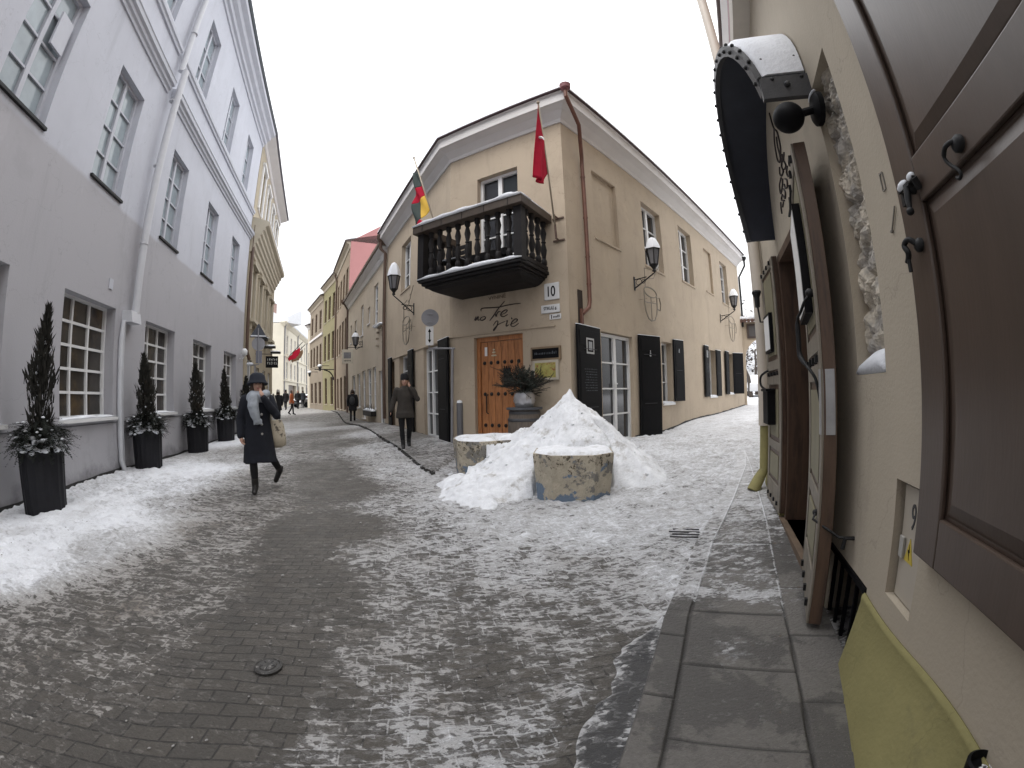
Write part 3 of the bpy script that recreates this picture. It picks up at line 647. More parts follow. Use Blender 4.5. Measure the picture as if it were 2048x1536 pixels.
def redf(u, v):
    at = tip+dirp*(.02+.56*u); L = 1.75*(1-.35*u)
    fold = .075*math.sin(u*9+v*2)+.03*math.sin(u*21); 
    x = -.05*v+.22*v*(1-u)*.35+.10*(u-.3)*(1-v)
    q = tip+dirp*(.02+.56*u*(1-.55*v)); q = V(q); q += rtv*(.11*v*(1-.3*u)+fold*(.3+v)*.5)+FC.n*(.05*math.sin(u*12+1)*(.3+v)); q.z -= v*1.62*(1-.35*u); return q
cloth(redf, 26, 22, 'cloth', M_red, fl)
m = MB(); q = redf(.33, .32)
m.tube([q+FC.n*.09+rtv*(.10*math.cos(a))+V((0, 0, .10*math.sin(a))) for a in [math.radians(20+t*11) for t in range(15)]], [.006+.022*math.sin(math.pi*i/14) for i in range(15)], 6).build('crescent', M_white, fl)
# tricolour left of the balcony
s, z = FC.px(868, 440, .3)
fl = thing('flag', 'limp green, red and yellow flag on a tilted pole above the balcony rail', 'flag', FC.P(s, z, .1), 'flags on the corner house')
q_ = FC.px(867, 440, 1.0); base = FC.P(q_[0], q_[1], 1.0); best = None
for dd in [i*.05 for i in range(4, 44)]:
    q = FC.px(828, 316, dd); P = FC.P(q[0], q[1], dd); e_ = abs((P-base).length-2.1)+.4*abs(dd-1.5)
    if best is None or e_ < best[0]: best = (e_, P)
tip = best[1]; dirp = base-tip
MB().tube([base, tip], .018, 8).ell(tip, .03).build('pole', mat('pole_wood', (.32, .27, .2), .6), fl, smooth=180)
M_fg = mat('dark_green_cloth', (.03, .045, .042), .85, .1); M_fy = mat('yellow_cloth', (.58, .36, .045), .85, .1)
vv = V((tip.x-EYE.x, tip.y-EYE.y, 0)).normalized(); rvv = V((vv.y, -vv.x, 0))
def patch(u0, u1, v0, v1):
    def f(a, b):
        u, w = u0+(u1-u0)*a, v0+(v1-v0)*b; t = .24+.62*u; q = V(tip+dirp*t)
        q -= rvv*(.42*t*w+.02*math.sin(u*14+w*5)*w); q.z -= (.06+.34*u)*w; q += FC.n*(.05*math.sin(u*9+w*8)*(.2+w)); return q
    return f
for pt, mm in (((0, .36, 0, 1), M_fg), ((.36, .62, 0, 1), M_red), ((.62, 1, 0, .55), M_fy), ((.62, 1, .55, 1), M_fg)): cloth(patch(*pt), 12, 10, 'cloth', mm, fl)
cloth(lambda a, b: patch(1, 1.12, .6-.2*a, 1-.1*a)(a, b), 6, 6, 'cloth', M_red, fl)
# ------------------------------------------------------------------ signpost by the chamfer, bollard
s, z0 = FF.px(905, 893); d_ = .12
sp = thing('sign_post', 'thin galvanised post with the back of a round sign and an arrow plate', 'signpost', FF.P(-.12, .3, .3))
Q = at_dist(904, 893, 9.7); Q.z = .26; M_galv = mat('galvanised', (.28, .28, .30), .5, .12, 6, metal=.3)
T = at_dist(905, 697, 9.7); J = at_dist(858, 697, 9.95)
MB().tube([Q, T], .03, 10).tube([T+V((.05, 0, 0)), J, J+V((0, 0, .1)), at_dist(860, 622, 9.95)], .022, 8).build('post', M_galv, sp, smooth=60)
R0 = at_dist(860, 636, 9.9); vd = (R0-EYE); vd.z = 0; vd.normalize(); rv = V((vd.y, -vd.x, 0)); 
RM = Matrix(((rv.x, 0, -vd.x), (rv.y, 0, -vd.y), (0, 1, 0)))
MB().lathe(R0-vd*.03, [(.0, 0), (.205, 0), (.205, .015), (0, .015)], 28, R=RM).build('round_sign', mat('grey_sign_back', (.25, .25, .27), .5, .1, 3), sp)
m = MB()
for zz in (.1, -.1): m.box(R0-vd*.05+V((0, 0, zz)), (.06, .012, .018), Matrix(((rv.x, vd.x, 0), (rv.y, vd.y, 0), (0, 0, 1))))
m.pieces('clamp', M_galv, sp)
RB = Matrix(((rv.x, vd.x, 0), (rv.y, vd.y, 0), (0, 0, 1))); R1 = at_dist(859, 672, 9.9)
MB().box(R1-vd*.03, (.09, .008, .22), RB).build('arrow_plate', M_white, sp)
m = MB().box(R1-vd*.042, (.012, .003, .11), RB)
for sg_ in (1, -1): m.prism([R1-vd*.042+V((0, 0, sg_*.17)), R1-vd*.042+rv*.04+V((0, 0, sg_*.09)), R1-vd*.042-rv*.04+V((0, 0, sg_*.09))], -vd*.003)
m.build('arrow', M_black, sp)
bo = thing('bollard', 'grey steel bollard beside the signpost at the house corner', 'bollard', at_dist(921, 892, 9.75))
Q = at_dist(921, 892, 9.75); Q.z = .2
MB().lathe(Q, [(.075, 0), (.075, 1.02), (.05, 1.07), (0, 1.08)], 16).build('tube', mat('grey_bollard_paint', (.12, .12, .13), .5, .1, 5), bo, smooth=40)
MB().lathe(Q, [(.072, 1.05), (.06, 1.1), (0, 1.12)], 12).build('snow_cap', M_snow, bo, smooth=60)
# ------------------------------------------------------------------ wall at the right, close to the camera
M_rw = mat('right_wall_plaster', (.43, .375, .295), .88, .05, 1.6, .12, 60, col2=(.39, .34, .27), c2scale=1.1, c2lo=.45, c2hi=.75)
M_olive = mat('olive_plinth_paint', (.25, .225, .10), .85, .14, 2.5, .2, 50, col2=(.19, .17, .085), c2scale=3, c2lo=.55, c2hi=.72, spec=.25); weather(M_olive, .09, zs=.5); weather(M_rw, .10)
rb = thing('near_house', 'beige house with an olive plinth, a rough stone niche and a canopied doorway', 'building', FW.P(3, 0, 0))
ni = (2.03, 2.42, 1.46, 3.14, .14); bx = (1.63, 1.90, .52, 1.02, .06); op = (3.3, 4.55, -.2, 2.74, .45); cel = (2.12, 2.82, -.25, .44, .3)
m = wall(FW, -3, 5.95, -.4, 4.75, [ni, bx, op, cel]); body(m, FW, -3, 5.95, -.4, 4.75, 5); m.build('wall', M_rw, rb)
m = MB().fbox(FW, -3, 6.05, 4.751, 4.9, -3, .16); m.build('eaves', mat('eaves_board', (.40, .36, .31), .7), rb)
sweep([(FW.P(-3, 0), [FW.n]), (FW.P(6.05, 0), [FW.n])], [(.16, 4.9), (.16, 5.0), (-3, 7.0), (-3, 4.9)]).build('roof', mat('dark_red_roof', (.17, .07, .075)), rb)
MB().fbox(FW, -3, 5.9, 5.0, 13.5, -9, -3.05).build('added_shade_storey', M_rw, rb)  # unseen block added above the eaves to shade the corner house's alley side
# plinth with a rolled, slightly wavy cap
def capz(s): return .435+.03*math.sin((s-1.0)*3.9+1.2) if s < 2.2 else .46
def plinth(s0, s1):
    n = max(2, int((s1-s0)/.06)); rr = []
    for i in range(n+1):
        s = s0+(s1-s0)*i/n; z = capz(s)
        B_ = max(.06, .10+(1.95-s)*.115); f = lambda t: FW.P(s, (z-.045)*(1-t)+.0*t, .022+(B_-.022)*t)
        rr.append([FW.P(s, -.4, .002), FW.P(s, -.4, B_+.05), f(1), f(.75), f(.5), f(.25), f(0), FW.P(s, z-.022, .0225), FW.P(s, z-.010, .021), FW.P(s, z-.003, .013), FW.P(s, z+.003, .008), FW.P(s, z, .002)])
    return MB().rings(rr)
m = plinth(-3, 2.12); q = plinth(4.62, 5.95); m.add(q.v, q.f); m.pieces('plinth', M_olive, rb, 50)
# rough stone seen in the niche
M_stone = mat('rough_limestone', (.52, .465, .38), .9, .3, 9, .5, 25, col2=(.36, .335, .30), c2scale=5, c2lo=.45, c2hi=.6)
m = MB(); NS, NZ = 26, 100; vs = []
for j in range(NZ+1):
    for i in range(NS+1):
        s = ni[0]+(ni[1]-ni[0])*i/NS; z = ni[2]+(ni[3]-ni[2])*j/NZ; p = V((s*6, z*6, 3))
        c = mnoise.voronoi(V((s*5.2+.3*mnoise.noise(p), z*5.5, 1)))[0]
        e_ = min(1, (c[1]-c[0])*4)
        dd = -.085+.035*e_+.028*mnoise.noise(V((s*9, z*7, 0)))+.020*mnoise.noise(V((s*26, z*22, 5)))+.012*mnoise.noise(V((s*60, z*55, 9)))
        vs.append(FW.P(s, z, min(-.012, dd)))
m.add(vs, [(j*(NS+1)+i, j*(NS+1)+i+1, (j+1)*(NS+1)+i+1, (j+1)*(NS+1)+i) for j in range(NZ) for i in range(NS)])
st = m.build('stone_niche', M_stone, rb)
snowcap(FW, ni[0]+.005, ni[1]-.005, ni[2]+.002, .10, -.12, .0, 14).build('snow_layer', M_snow, st, smooth=180)
# house opening: dark passage with an inner door standing open
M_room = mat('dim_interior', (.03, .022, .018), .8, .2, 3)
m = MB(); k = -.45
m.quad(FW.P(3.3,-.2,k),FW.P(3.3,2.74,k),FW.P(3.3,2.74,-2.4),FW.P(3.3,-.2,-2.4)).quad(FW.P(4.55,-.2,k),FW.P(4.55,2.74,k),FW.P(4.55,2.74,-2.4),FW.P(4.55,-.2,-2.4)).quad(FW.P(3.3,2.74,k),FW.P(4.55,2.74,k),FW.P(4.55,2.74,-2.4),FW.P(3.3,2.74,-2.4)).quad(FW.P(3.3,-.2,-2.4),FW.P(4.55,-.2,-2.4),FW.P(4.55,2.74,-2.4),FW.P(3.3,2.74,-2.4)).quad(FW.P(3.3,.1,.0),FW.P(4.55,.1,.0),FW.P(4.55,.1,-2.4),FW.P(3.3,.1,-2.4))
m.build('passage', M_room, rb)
M_dw = mat('brown_door_wood', (.085, .05, .032), .5, .3, 4, .1, 50, col2=(.055, .032, .022), c2scale=3, stretch=(5, 5, .6))
M_dgrey = mat('greyed_door_paint', (.20, .175, .14), .6, .12, 4, .08, 40, col2=(.15, .13, .105), c2scale=3, stretch=(4, 4, .6))
m = MB().fbox(FW, 3.3, 3.37, 0, 2.74, -.3, .012).fbox(FW, 4.48, 4.55, 0, 2.74, -.3, .012).fbox(FW, 3.37, 4.48, 2.66, 2.74, -.3, .012).build('door_frame', M_dw, rb)
MB().fbox(FW, 4.40, 4.475, .12, 2.62, -1.0, -.25).build('inner_door', mat('dark_red_brown_door', (.05, .022, .015), .35, .25, 4, stretch=(5, 5, .6)), rb)
MB().fbox(FW, 3.25, 4.6, -.15, .1, -.35, .06).build('threshold', mat('threshold_wood', (.13, .09, .06), .7, .3, 8), rb)
def door_leaf(hinge, s_free, d_free, z0, z1, label, d0=-.02, T=.07):
    h0 = FW.P(hinge, 0, d0); f0 = FW.P(s_free, 0, d_free); dv = (f0-h0); wd = dv.length; dv.normalize(); nn = V((-dv.y, dv.x, 0))
    if nn.dot(FW.n) < 0: nn = -nn
    G = type('G', (), {})(); G.P = lambda s, z, e=0.0: V(((h0+dv*s+nn*e).x, (h0+dv*s+nn*e).y, z))
    H = z1-z0; lf = MB().fbox(G, 0, wd, z0, z1, 0, T).build('door_leaf', M_dw, rb, bevel=.004); lf['label'] = label
    # frame members and panels on the street face
    fm = MB()
    zs = [(0, .10), (.235, .27), (.50, .535), (.56, .60), (.97, 1.0)]
    fm.fbox(G, .0, .10, z0, z1, T+.001, T+.014).fbox(G, wd-.10, wd-.002, z0, z1, T+.001, T+.014)
    for a, b in zs: fm.fbox(G, .10, wd-.10, z0+H*a, z0+H*b, T+.001, T+.014)
    fm.build('face_frame', M_dgrey, lf, bevel=.003)
    pn = MB()
    for (a, b) in ((.10, .235), (.27, .50), (.60, .97)): pn.fbox(G, .16, wd-.16, z0+H*a+.05, z0+H*b-.05, T+.001, T+.012)
    pn.pieces('panel', mat('olive_grey_panel', (.19, .172, .11), .6, .15, 4), lf)
    bl = MB()
    for zz in (.03, .545, .985):
        for i in range(4): bl.box(G.P(.12+(wd-.24)*i/3, z0+H*zz, T+.016), (.016, .016, .02), Matrix(((dv.x, nn.x, 0), (dv.y, nn.y, 0), (0, 0, 1))))
    bl.pieces('stud', M_dark, lf)
    return lf, G, wd, T, H
lf, G, wd, T, H = door_leaf(3.32, 2.45, .11, .06, 2.82, 'near door leaf folded back with a white notice and a long iron handle')
MB().fbox(G, wd-.052, wd-.004, 1.15, 1.50, T-.05, T+.022).build('lock_plate', mat('worn_steel', (.35, .35, .36), .4, .2, 9, metal=.6), lf)
MB().fbox(G, wd+.001, wd+.006, 1.15, 1.50, .01, .06).build('lock_strip', mat('worn_steel', (.35, .35, .36)), lf)
hp = [G.P(wd-.13, 1.95, T+.01), G.P(wd-.12, 1.90, T+.06), G.P(wd-.16, 1.84, T+.09), G.P(wd-.21, 1.80, T+.11), G.P(wd-.215, 1.68, T+.11), G.P(wd-.21, 1.60, T+.11), G.P(wd-.17, 1.55, T+.09), G.P(wd-.11, 1.50, T+.06), G.P(wd-.09, 1.44, T+.03), G.P(wd-.09, 1.32, T+.01)]
MB().tube(smooth_path(hp, 4), [.009]*13+[.015]*12+[.009]*12, 8).ell(G.P(wd-.125, 1.94, T+.03), .028).build('handle', M_dark, lf, smooth=180)
wb = thing('notice_board', 'white notice board in a black frame on the near door leaf', 'notice board', G.P(wd*.6, 2.2, T))
MB().fbox(G, .16, wd-.20, 1.84, 2.52, T+.014, T+.06).build('frame', M_black, wb)
MB().fbox(G, .19, wd-.23, 1.87, 2.49, T+.0605, T+.064).build('sheet', mat('white_sheet', (.75, .75, .74), .5, .03, 5), wb)
MB().tube([G.P(.30, 2.78, T+.02), G.P(.27, 2.66, T+.04), G.P(.32, 2.58, T+.06), G.P(.40, 2.60, T+.05), G.P(.41, 2.68, T+.04)], .009, 6).build('hook', M_dark, wb)
ck = thing('door_hook', 'thin twisted iron hook holding the near door leaf to the wall', 'hook', FW.P(2.4, .6, 0))
MB().tube([G.P(wd-.1, .70, T+.02), G.P(wd-.03, .68, T+.04), FW.P(2.44, .63, .13), FW.P(2.42, .60, .08), FW.P(2.40, .60, .02)], .008, 6).tube([FW.P(2.40, .60, 0), FW.P(2.40, .60, .05), FW.P(2.40, .54, .06)], .012, 6).ell(G.P(wd-.1, .7, T+.02), .02).build('iron', M_dark, ck)
lf2, G2, wd2, T2, H2 = door_leaf(4.56, 5.36, .035, .14, 2.76, 'far door leaf folded back with a white notice and a black letter box', .012, .045)
hp = [G2.P(wd2-.1, 1.62, T2+.01), G2.P(wd2-.1, 1.60, T2+.05), G2.P(wd2-.06, 1.55, T2+.1), G2.P(wd2-.06, 1.45, T2+.1), G2.P(wd2-.1, 1.40, T2+.05), G2.P(wd2-.12, 1.39, T2+.01)]
MB().tube(smooth_path(hp, 3), .013, 8).build('handle', M_dark, lf2, smooth=180)
lb = thing('letter_box', 'black letter box on the far door leaf', 'letter box', G2.P(.4, 1.2, T2))
MB().fbox(G2, .3, .62, 1.02, 1.40, T2+.014, T2+.10).fbox(G2, .28, .64, 1.38, 1.41, T2+.014, T2+.12).build('box', M_black, lb, bevel=.01)
wb = thing('notice_board', 'narrow white notice in a black frame on the far door leaf', 'notice board', G2.P(.4, 2, T2))
MB().fbox(G2, .26, .62, 1.80, 2.22, T2+.014, T2+.05).build('frame', M_black, wb); MB().fbox(G2, .29, .59, 1.83, 2.19, T2+.0505, T2+.054).build('sheet', mat('white_sheet', (.75, .75, .74)), wb)
# swan neck lamp over the far leaf
wl = thing('wall_torch', 'small black iron wall torch above the far door leaf', 'lamp', FW.P(5.3, 2.5, 0))
MB().tube([FW.P(5.35, 2.2, .02), FW.P(5.35, 2.2, .14), FW.P(5.35, 2.4, .16)], .012).lathe(FW.P(5.35, 2.38, .16), [(.03, 0), (.035, .12), (.06, .18), (.05, .2)], 8).build('iron', M_dark, wl)
# cellar opening with a dark grate
m = MB().quad(*[FW.P(s, z, -.29) for s, z in ((2.12, -.25), (2.82, -.25), (2.82, .44), (2.12, .44))]); m.build('cellar_opening', M_black, rb)
cg = MB()
for i in range(5): cg.fbox(FW, 2.18+i*.15, 2.2+i*.15, -.2, .44, -.04, -.02)
cg.fbox(FW, 2.12, 2.82, .40, .435, -.1, .01).build('cellar_grate', M_black, rb)
# big brown shutter folded against the wall
M_bs = mat('dark_brown_shutter', (.068, .047, .036), .36, .18, 2.5, .04, 30, stretch=(3, 3, .5), spec=.5)
sz0, sz1, sA, sB = .82, 3.35, .30, 1.572
bs = MB().fbox(FW, sA, sB, sz0, sz1, .012, .035).build('large_shutter', M_bs, rb, bevel=.004); bs['label'] = 'large dark brown panelled shutter folded open against the wall'
m = MB().fbox(FW, sA, sA+.17, sz0, sz1, .036, .058).fbox(FW, sB-.165, sB-.001, sz0, sz1, .036, .058).fbox(FW, sA+.17, sB-.165, sz0, sz0+.165, .036, .058).fbox(FW, sA+.17, sB-.165, 1.975, 2.13, .036, .058).fbox(FW, sA+.17, sB-.165, sz1-.165, sz1, .036, .058)
m.build('shutter_frame', M_bs, bs, bevel=.006)
m = MB()
for z0, z1 in ((.985, 1.975), (2.13, 3.185)):
    a, b = sA+.17, sB-.165; e1, e2 = .018, .06
    ring = lambda i, d: [FW.P(a+i, z0+i, d), FW.P(b-i, z0+i, d), FW.P(b-i, z1-i, d), FW.P(a+i, z1-i, d)]
    m.rings([ring(.012, .0365), ring(.02, .040), ring(e2, .052), ring(e2+.004, .052)], False); m.quad(*ring(e2+.004, .052))
m.build('shutter_panel', M_bs, bs)
# wrought iron fittings on it
def hook_s(s, z, k, name, label):
    k *= .62; t = MB().lathe(FW.P(s, z, .078), [(.045*k, 0), (.045*k, .012), (.03*k, .02), (0, .022)], 14, R=Matrix(((FW.u.x, 0, FW.n.x), (FW.u.y, 0, FW.n.y), (0, 1, 0))))
    return t
def shifted(s0, z0, x, y, k=.7, d=.08):
    s1, z1 = FW.px(x, y, d); H_ = FW; G = type('G', (), {})(); G.P = lambda s, z, e=0.0: H_.P((s-s0)*k+s1, (z-z0)*k+z1, .058+(e-.078)*k); G.u, G.n, G.R = FW.u, FW.n, FW.R; return G
_FW = FW; _sh = shifted
def shifted(*a):
    global FW
    FW = _FW; return _sh(*a)
FW = shifted(1.30, 2.08, 1906, 287, .52); FW.px = _FW.px
m = hook_s(1.30, 2.08, .9, '', '')
m.tube(smooth_path([FW.P(1.30, 2.08, .09), FW.P(1.31, 2.095, .12), FW.P(1.36, 2.09, .135), FW.P(1.395, 2.05, .135), FW.P(1.375, 2.0, .125), FW.P(1.335, 1.955, .115), FW.P(1.32, 1.925, .11), FW.P(1.34, 1.905, .11), FW.P(1.362, 1.92, .112)], 4), [.0075]*12+[.0055]*21, 8); m.build('hook', M_dark, bs, smooth=50)
FW = shifted(1.51, 1.965, 1818, 380, .8); FW.px = _FW.px
m = hook_s(1.51, 1.965, .55, '', ''); m.fbox(FW, 1.445, 1.60, 1.985, 2.0, .10, .112).tube([FW.P(1.51, 1.965, .08), FW.P(1.50, 1.99, .106)], .012).tube([FW.P(1.52, 1.99, .105), FW.P(1.51, 1.92, .12), FW.P(1.50, 1.875, .125)], [.014, .012, .008]).ell(FW.P(1.50, 1.868, .125), .014).tube([FW.P(1.46, 1.95, .08), FW.P(1.445, 1.99, .106)], .012).fbox(FW, 1.585, 1.61, 1.93, 1.985, .06, .1)
m.build('latch', M_dark, bs, smooth=50)
MB().ell(FW.P(1.47, 2.006, .106), (.022, .012, .014), R=FW.R()).ell(FW.P(1.56, 2.006, .106), (.035, .014, .017), R=FW.R()).build('snow_cap', M_snow, bs, smooth=180)
FW = shifted(1.51, 1.77, 1830, 490, .8); FW.px = _FW.px
m = hook_s(1.51, 1.77, .85, '', ''); m.tube(smooth_path([FW.P(1.51, 1.77, .09), FW.P(1.53, 1.80, .12), FW.P(1.56, 1.785, .13), FW.P(1.545, 1.75, .125), FW.P(1.56, 1.73, .12), FW.P(1.575, 1.715, .12)], 4), .010, 8).tube([FW.P(1.56, 1.74, .12), FW.P(1.555, 1.67, .12)], .007); m.build('ring_latch', M_dark, bs, smooth=50)
FW = _FW
# electric box
eb = MB().fbox(FW, 1.64, 1.885, .525, 1.0, -.055, -.035).build('meter_door', mat('meter_box_paint', (.43, .385, .32), .5, .04, 3), rb, bevel=.003)
s9, z9 = FW.px(1828, 1035, -.034); text('9', FW, s9, z9, .105, mat('grey_black_print', (.05, .05, .055), .6), eb, -.034, 'digit', .0, .04, -1)
s9, z9 = FW.px(1819, 1102, -.034); m = MB().prism([FW.P(s9-.042, z9-.05, -.0345), FW.P(s9+.042, z9-.05, -.0345), FW.P(s9, z9+.05, -.0345)], FW.n*.002); ws = m.build('warning_triangle', mat('warning_yellow', (.55, .42, .05), .5, .05), eb)
m = MB().prism([FW.P(s9+a_, z9+b_, -.032) for a_, b_ in ((.003, .027), (-.01, -.006), (0, -.006), (-.007, -.038), (.012, .002), (.001, .002))], FW.n*.001); m.build('lightning_mark', M_black, ws)
s9, z9 = FW.px(1805, 1093, -.03); MB().fbox(FW, s9-.02, s9+.02, z9-.045, z9+.045, -.034, -.022).build('lock', mat('lock_grey', (.4, .39, .36), .4), eb, bevel=.003)
m = MB().fbox(FW, 1.77, 1.80, 2.185, 2.19, .0, .006).fbox(FW, 1.77, 1.775, 2.19, 2.26, 0, .006).fbox(FW, 1.80, 1.805, 2.19, 2.27, 0, .006).fbox(FW, 1.775, 1.80, 2.26, 2.265, 0, .006).tube([FW.P(1.72, 2.09, .006), FW.P(1.79, 2.01, .006)], .004, 5).ell(FW.P(1.79, 2.01, .006), .008); m.pieces('fixing', mat('old_fixing', (.25, .23, .2), .7), rb)
# downpipe at the far end of the wall
MB().tube([FW.P(5.72, 8.5, .09), FW.P(5.72, .95, .09)], .075, 12).tube([FW.P(5.72, 4.0, .09), FW.P(5.72, 4.04, .09)], .085, 12).build('drainpipe', mat('beige_pipe', (.46, .41, .35), .5, .06, 3), rb, smooth=40)
MB().tube([FW.P(5.72, 1.0, .09), FW.P(5.72, .40, .09), FW.P(5.66, .28, .16), FW.P(5.60, .14, .24)], [.06, .06, .075, .08], 10).build('pipe_shoe', M_olive, rb, smooth=40)
# script lettering on the wall by the door
sg = thing('wall_script', 'black hand drawn feather and slanting script on the wall under the dark canopy', 'lettering', FW.P(3.4, 2.9, 0)); m = MB()
for p in ([(120,40),(150,150),(180,240),(215,275),(240,360),(262,480),(262,590)], [(180,240),(185,400),(205,540),(225,640),(250,670),(262,620)], [(210,340),(225,460),(250,560),(280,700)],
          [(280,560),(285,640),(275,720),(300,780),(285,820)], [(308,545),(300,640),(330,700),(318,760)], [(370,625),(372,700),(400,722),(420,730)], [(250,730),(255,820),(280,840),(300,760)],
          [(270,870),(250,960),(265,1070),(285,980),(290,880)], [(350,720),(340,800),(365,850),(380,780)], [(320,880),(345,900),(350,980),(325,1000),(310,950)], [(300,1010),(325,1060),(320,1130),(300,1100)], [(285,1080),(275,1150),(310,1160)], [(265,1180),(270,1260),(280,1325)], [(300,1180),(290,1240)]):
    m.tube(smooth_path(crop_path(p, FW, 1520, 220, 6.4, .006), 4), .0085, 5)
m.build('strokes', M_ink, sg)
# canopy: dark barrel vault over the doorway
M_can = mat('canopy_underside', (.022, .026, .040), .55, .2, 3, .05, 30); M_canm = mat('canopy_metal', (.03, .03, .034), .5, .25, 12, .1)
can = thing('door_canopy', 'dark barrel shaped metal canopy with bolted rim and snow on top over the doorway', 'canopy', FW.P(3.5, 3.2, 0))
def arch(t, d=0.0, g=0.0):      # t 0..1 from the near springing to the far one
    a = math.pi*t; s = 3.50-(1.06+g)*math.cos(a); z = 3.16-.22*t+(.98+g)*math.sin(a)**.9; return s, z
def can_d(t): return CAN_D0+CAN_DK*math.sin(math.pi*t)
CAN_D0, CAN_DK = .27, .17
N = 24; T_ = [i/N for i in range(N+1)]
shell = MB(); rr = []
for t in T_:
    a, b = arch(t), arch(t, 0, .03); D = can_d(t); rr.append([FW.P(a[0], a[1], .0), FW.P(a[0], a[1], D), FW.P(b[0], b[1], D+.005), FW.P(b[0], b[1], .0)])
shell.rings(rr).build('vault', M_can, can, smooth=40)
rr = []
for t in T_:
    a, b = arch(t, 0, -.035), arch(t, 0, .04); D = can_d(t); rr.append([FW.P(a[0], a[1], D-.01), FW.P(b[0], b[1], D-.01), FW.P(b[0], b[1], D+.03), FW.P(a[0], a[1], D+.03)])
rim = MB().rings(rr).build('rim', M_canm, can, smooth=40)
m = MB()
for i in range(19):
    t = (i+.5)/19; a = arch(t, 0, .0); b = arch(t, 0, .045); D = can_d(t)
    m.ell(FW.P(a[0], a[1], D+.033), .016, 7, 5).ell(FW.P(b[0], b[1], D+.012), .015, 7, 5)
m.pieces('bolt', M_dark, rim)
s_, z_ = arch(0); MB().fbox(FW, s_-.05, s_-.01, z_-.06, z_+.10, .0, can_d(0)+.03).ell(FW.P(s_-.055, z_+.03, .14), .02).build('eaves_board', M_canm, can)
rr = []
for t in [i/30 for i in range(1, 26)]:
    q = .035*min(1, t*9)*min(1, (.86-t)*6 if t < .85 else .05)+.004
    b, c = arch(t, 0, .032), arch(t, 0, .034+q); D = can_d(t); rr.append([FW.P(b[0], b[1], .01), FW.P(c[0], c[1], .01), FW.P(c[0], c[1], D-.05), FW.P(b[0], b[1], D-.015)])
MB().rings(rr).build('snow_layer', M_snow, can, smooth=60)
m = MB()
for i in range(8):
    t = .02+i*.055; b = arch(t, 0, .05); m.ell(FW.P(b[0], b[1], .04), .014, 7, 5).ell(FW.P(b[0], b[1], can_d(t)-.06), .014, 7, 5)
m.pieces('bolt', M_dark, can)
# black globe spotlight under the canopy
gl = thing('spotlight', 'black ball shaped spotlight on a round wall plate under the near end of the canopy', 'spotlight', FW.P(2.36, 2.95, 0))
RW = Matrix(((FW.u.x, 0, FW.n.x), (FW.u.y, 0, FW.n.y), (0, 1, 0)))
MB().lathe(FW.P(2.34, 2.96, 0), [(.10, 0), (.10, .03), (.08, .045), (0, .05)], 18, R=RW).tube([FW.P(2.34, 2.96, .03), FW.P(2.34, 2.94, .12)], .025).build('wall_plate', M_black, gl, smooth=40)
MB().ell(FW.P(2.35, 2.925, .195), .092, 20, 14).build('ball', M_black, gl, smooth=180)
MB().ell(FW.P(2.34, 3.05, .03), (.07, .02, .01), R=FW.R()).build('snow_cap', M_snow, gl, smooth=180)
# round black pot by the plinth
pt = thing('wall_ashtray', 'round black wall ashtray holding a few pale scraps on the olive plinth', 'ashtray', FW.P(.92, .3, .12))
s, z = FW.px(1948, 1530, .06); Q = FW.P(s, z-.12, .02)
MB().lathe(Q, [(.035, 0), (.05, .02), (.055, .12), (.047, .125), (.042, .1), (0, .09)], 22).build('pot', M_black, pt, smooth=40)
m = MB()
for i in range(5): m.box(Q+V((random.uniform(-.02, .02), random.uniform(-.02, .02), .1)), (.003, .02, .002), Matrix.Rotation(random.uniform(0, 3), 3, 'Z'))
m.pieces('scrap', M_white, pt)
# ------------------------------------------------------------------ street beyond: right row
def simple_house(nm, label, F, s0, s1, ze, wins, wm, trim, depth=8, wd=.9, z0=-.4, frame=None, roofm=None, snow=True, ov=.3, glass=None, slope=.3, ends=True):
    b = thing(nm, label, 'building', F.P((s0+s1)/2, 0, 0))
    m = wall(F, s0, s1, z0, ze, [w if len(w) > 4 else (*w, .18) for w in wins]); body(m, F, s0, s1, z0, ze, depth); m.build('wall', wm, b)
    for w in wins: window(F, b, w, frame or M_white, glass or M_glass, 2, 3, .06, .03, .14, .05, trim, snow=False)
    sweep([(F.P(s0, 0), [F.n]), (F.P(s1, 0), [F.n])], [(-.02, ze-.45), (.06, ze-.42), (.1, ze-.2), (ov, ze-.05), (ov, ze+.06), (-.02, ze+.1)]).build('cornice', trim, b)
    sweep([(F.P(s0-.05, 0), [F.n]), (F.P(s1+.05, 0), [F.n])], [(ov+.08, ze+.02), (ov+.1, ze+.1), (-depth*.5, ze+depth*.5*slope), (-depth, ze+.1), (-depth, ze)]).build('roof', roofm or mat('dark_brown_roof', (.07, .05, .045), .7), b)
    if snow: sweep([(F.P(s0, 0), [F.n]), (F.P(s1, 0), [F.n])], [(ov, ze+.12), (ov-.05, ze+.2), (-depth*.5, ze+depth*.5*slope+.15), (-depth*.5, ze+depth*.5*slope+.02)]).build('roof_snow', M_snow, b)
    return b
M_tan = mat('tan_trim', (.36, .31, .245), .8, .08, 2)
cw = [(8.6, 9.5, 4.6, 6.4), (10.4, 11.0, 4.9, 5.7), (12.3, 13.1, 4.6, 6.2), (14.6, 15.3, 4.7, 5.8), (16.4, 17.0, 4.7, 5.8)]
sh = [(8.9, 9.7, .9, 2.75), (10.0, 11.1, .9, 2.75), (11.6, 12.6, .4, 2.75), (13.2, 14.2, .9, 2.7), (15.0, 16.2, .3, 2.7), (7.3, 8.3, .3, 2.5, .35)]
cb = simple_house('cream_house', 'low cream two storey house with shop windows adjoining the corner house at its brown drainpipe', FF, 6.95, 18.2, 7.45, cw+sh, M_beige2, M_corn, roofm=mat('grey_brown_roof', (.2, .16, .13), .7))
m = MB()
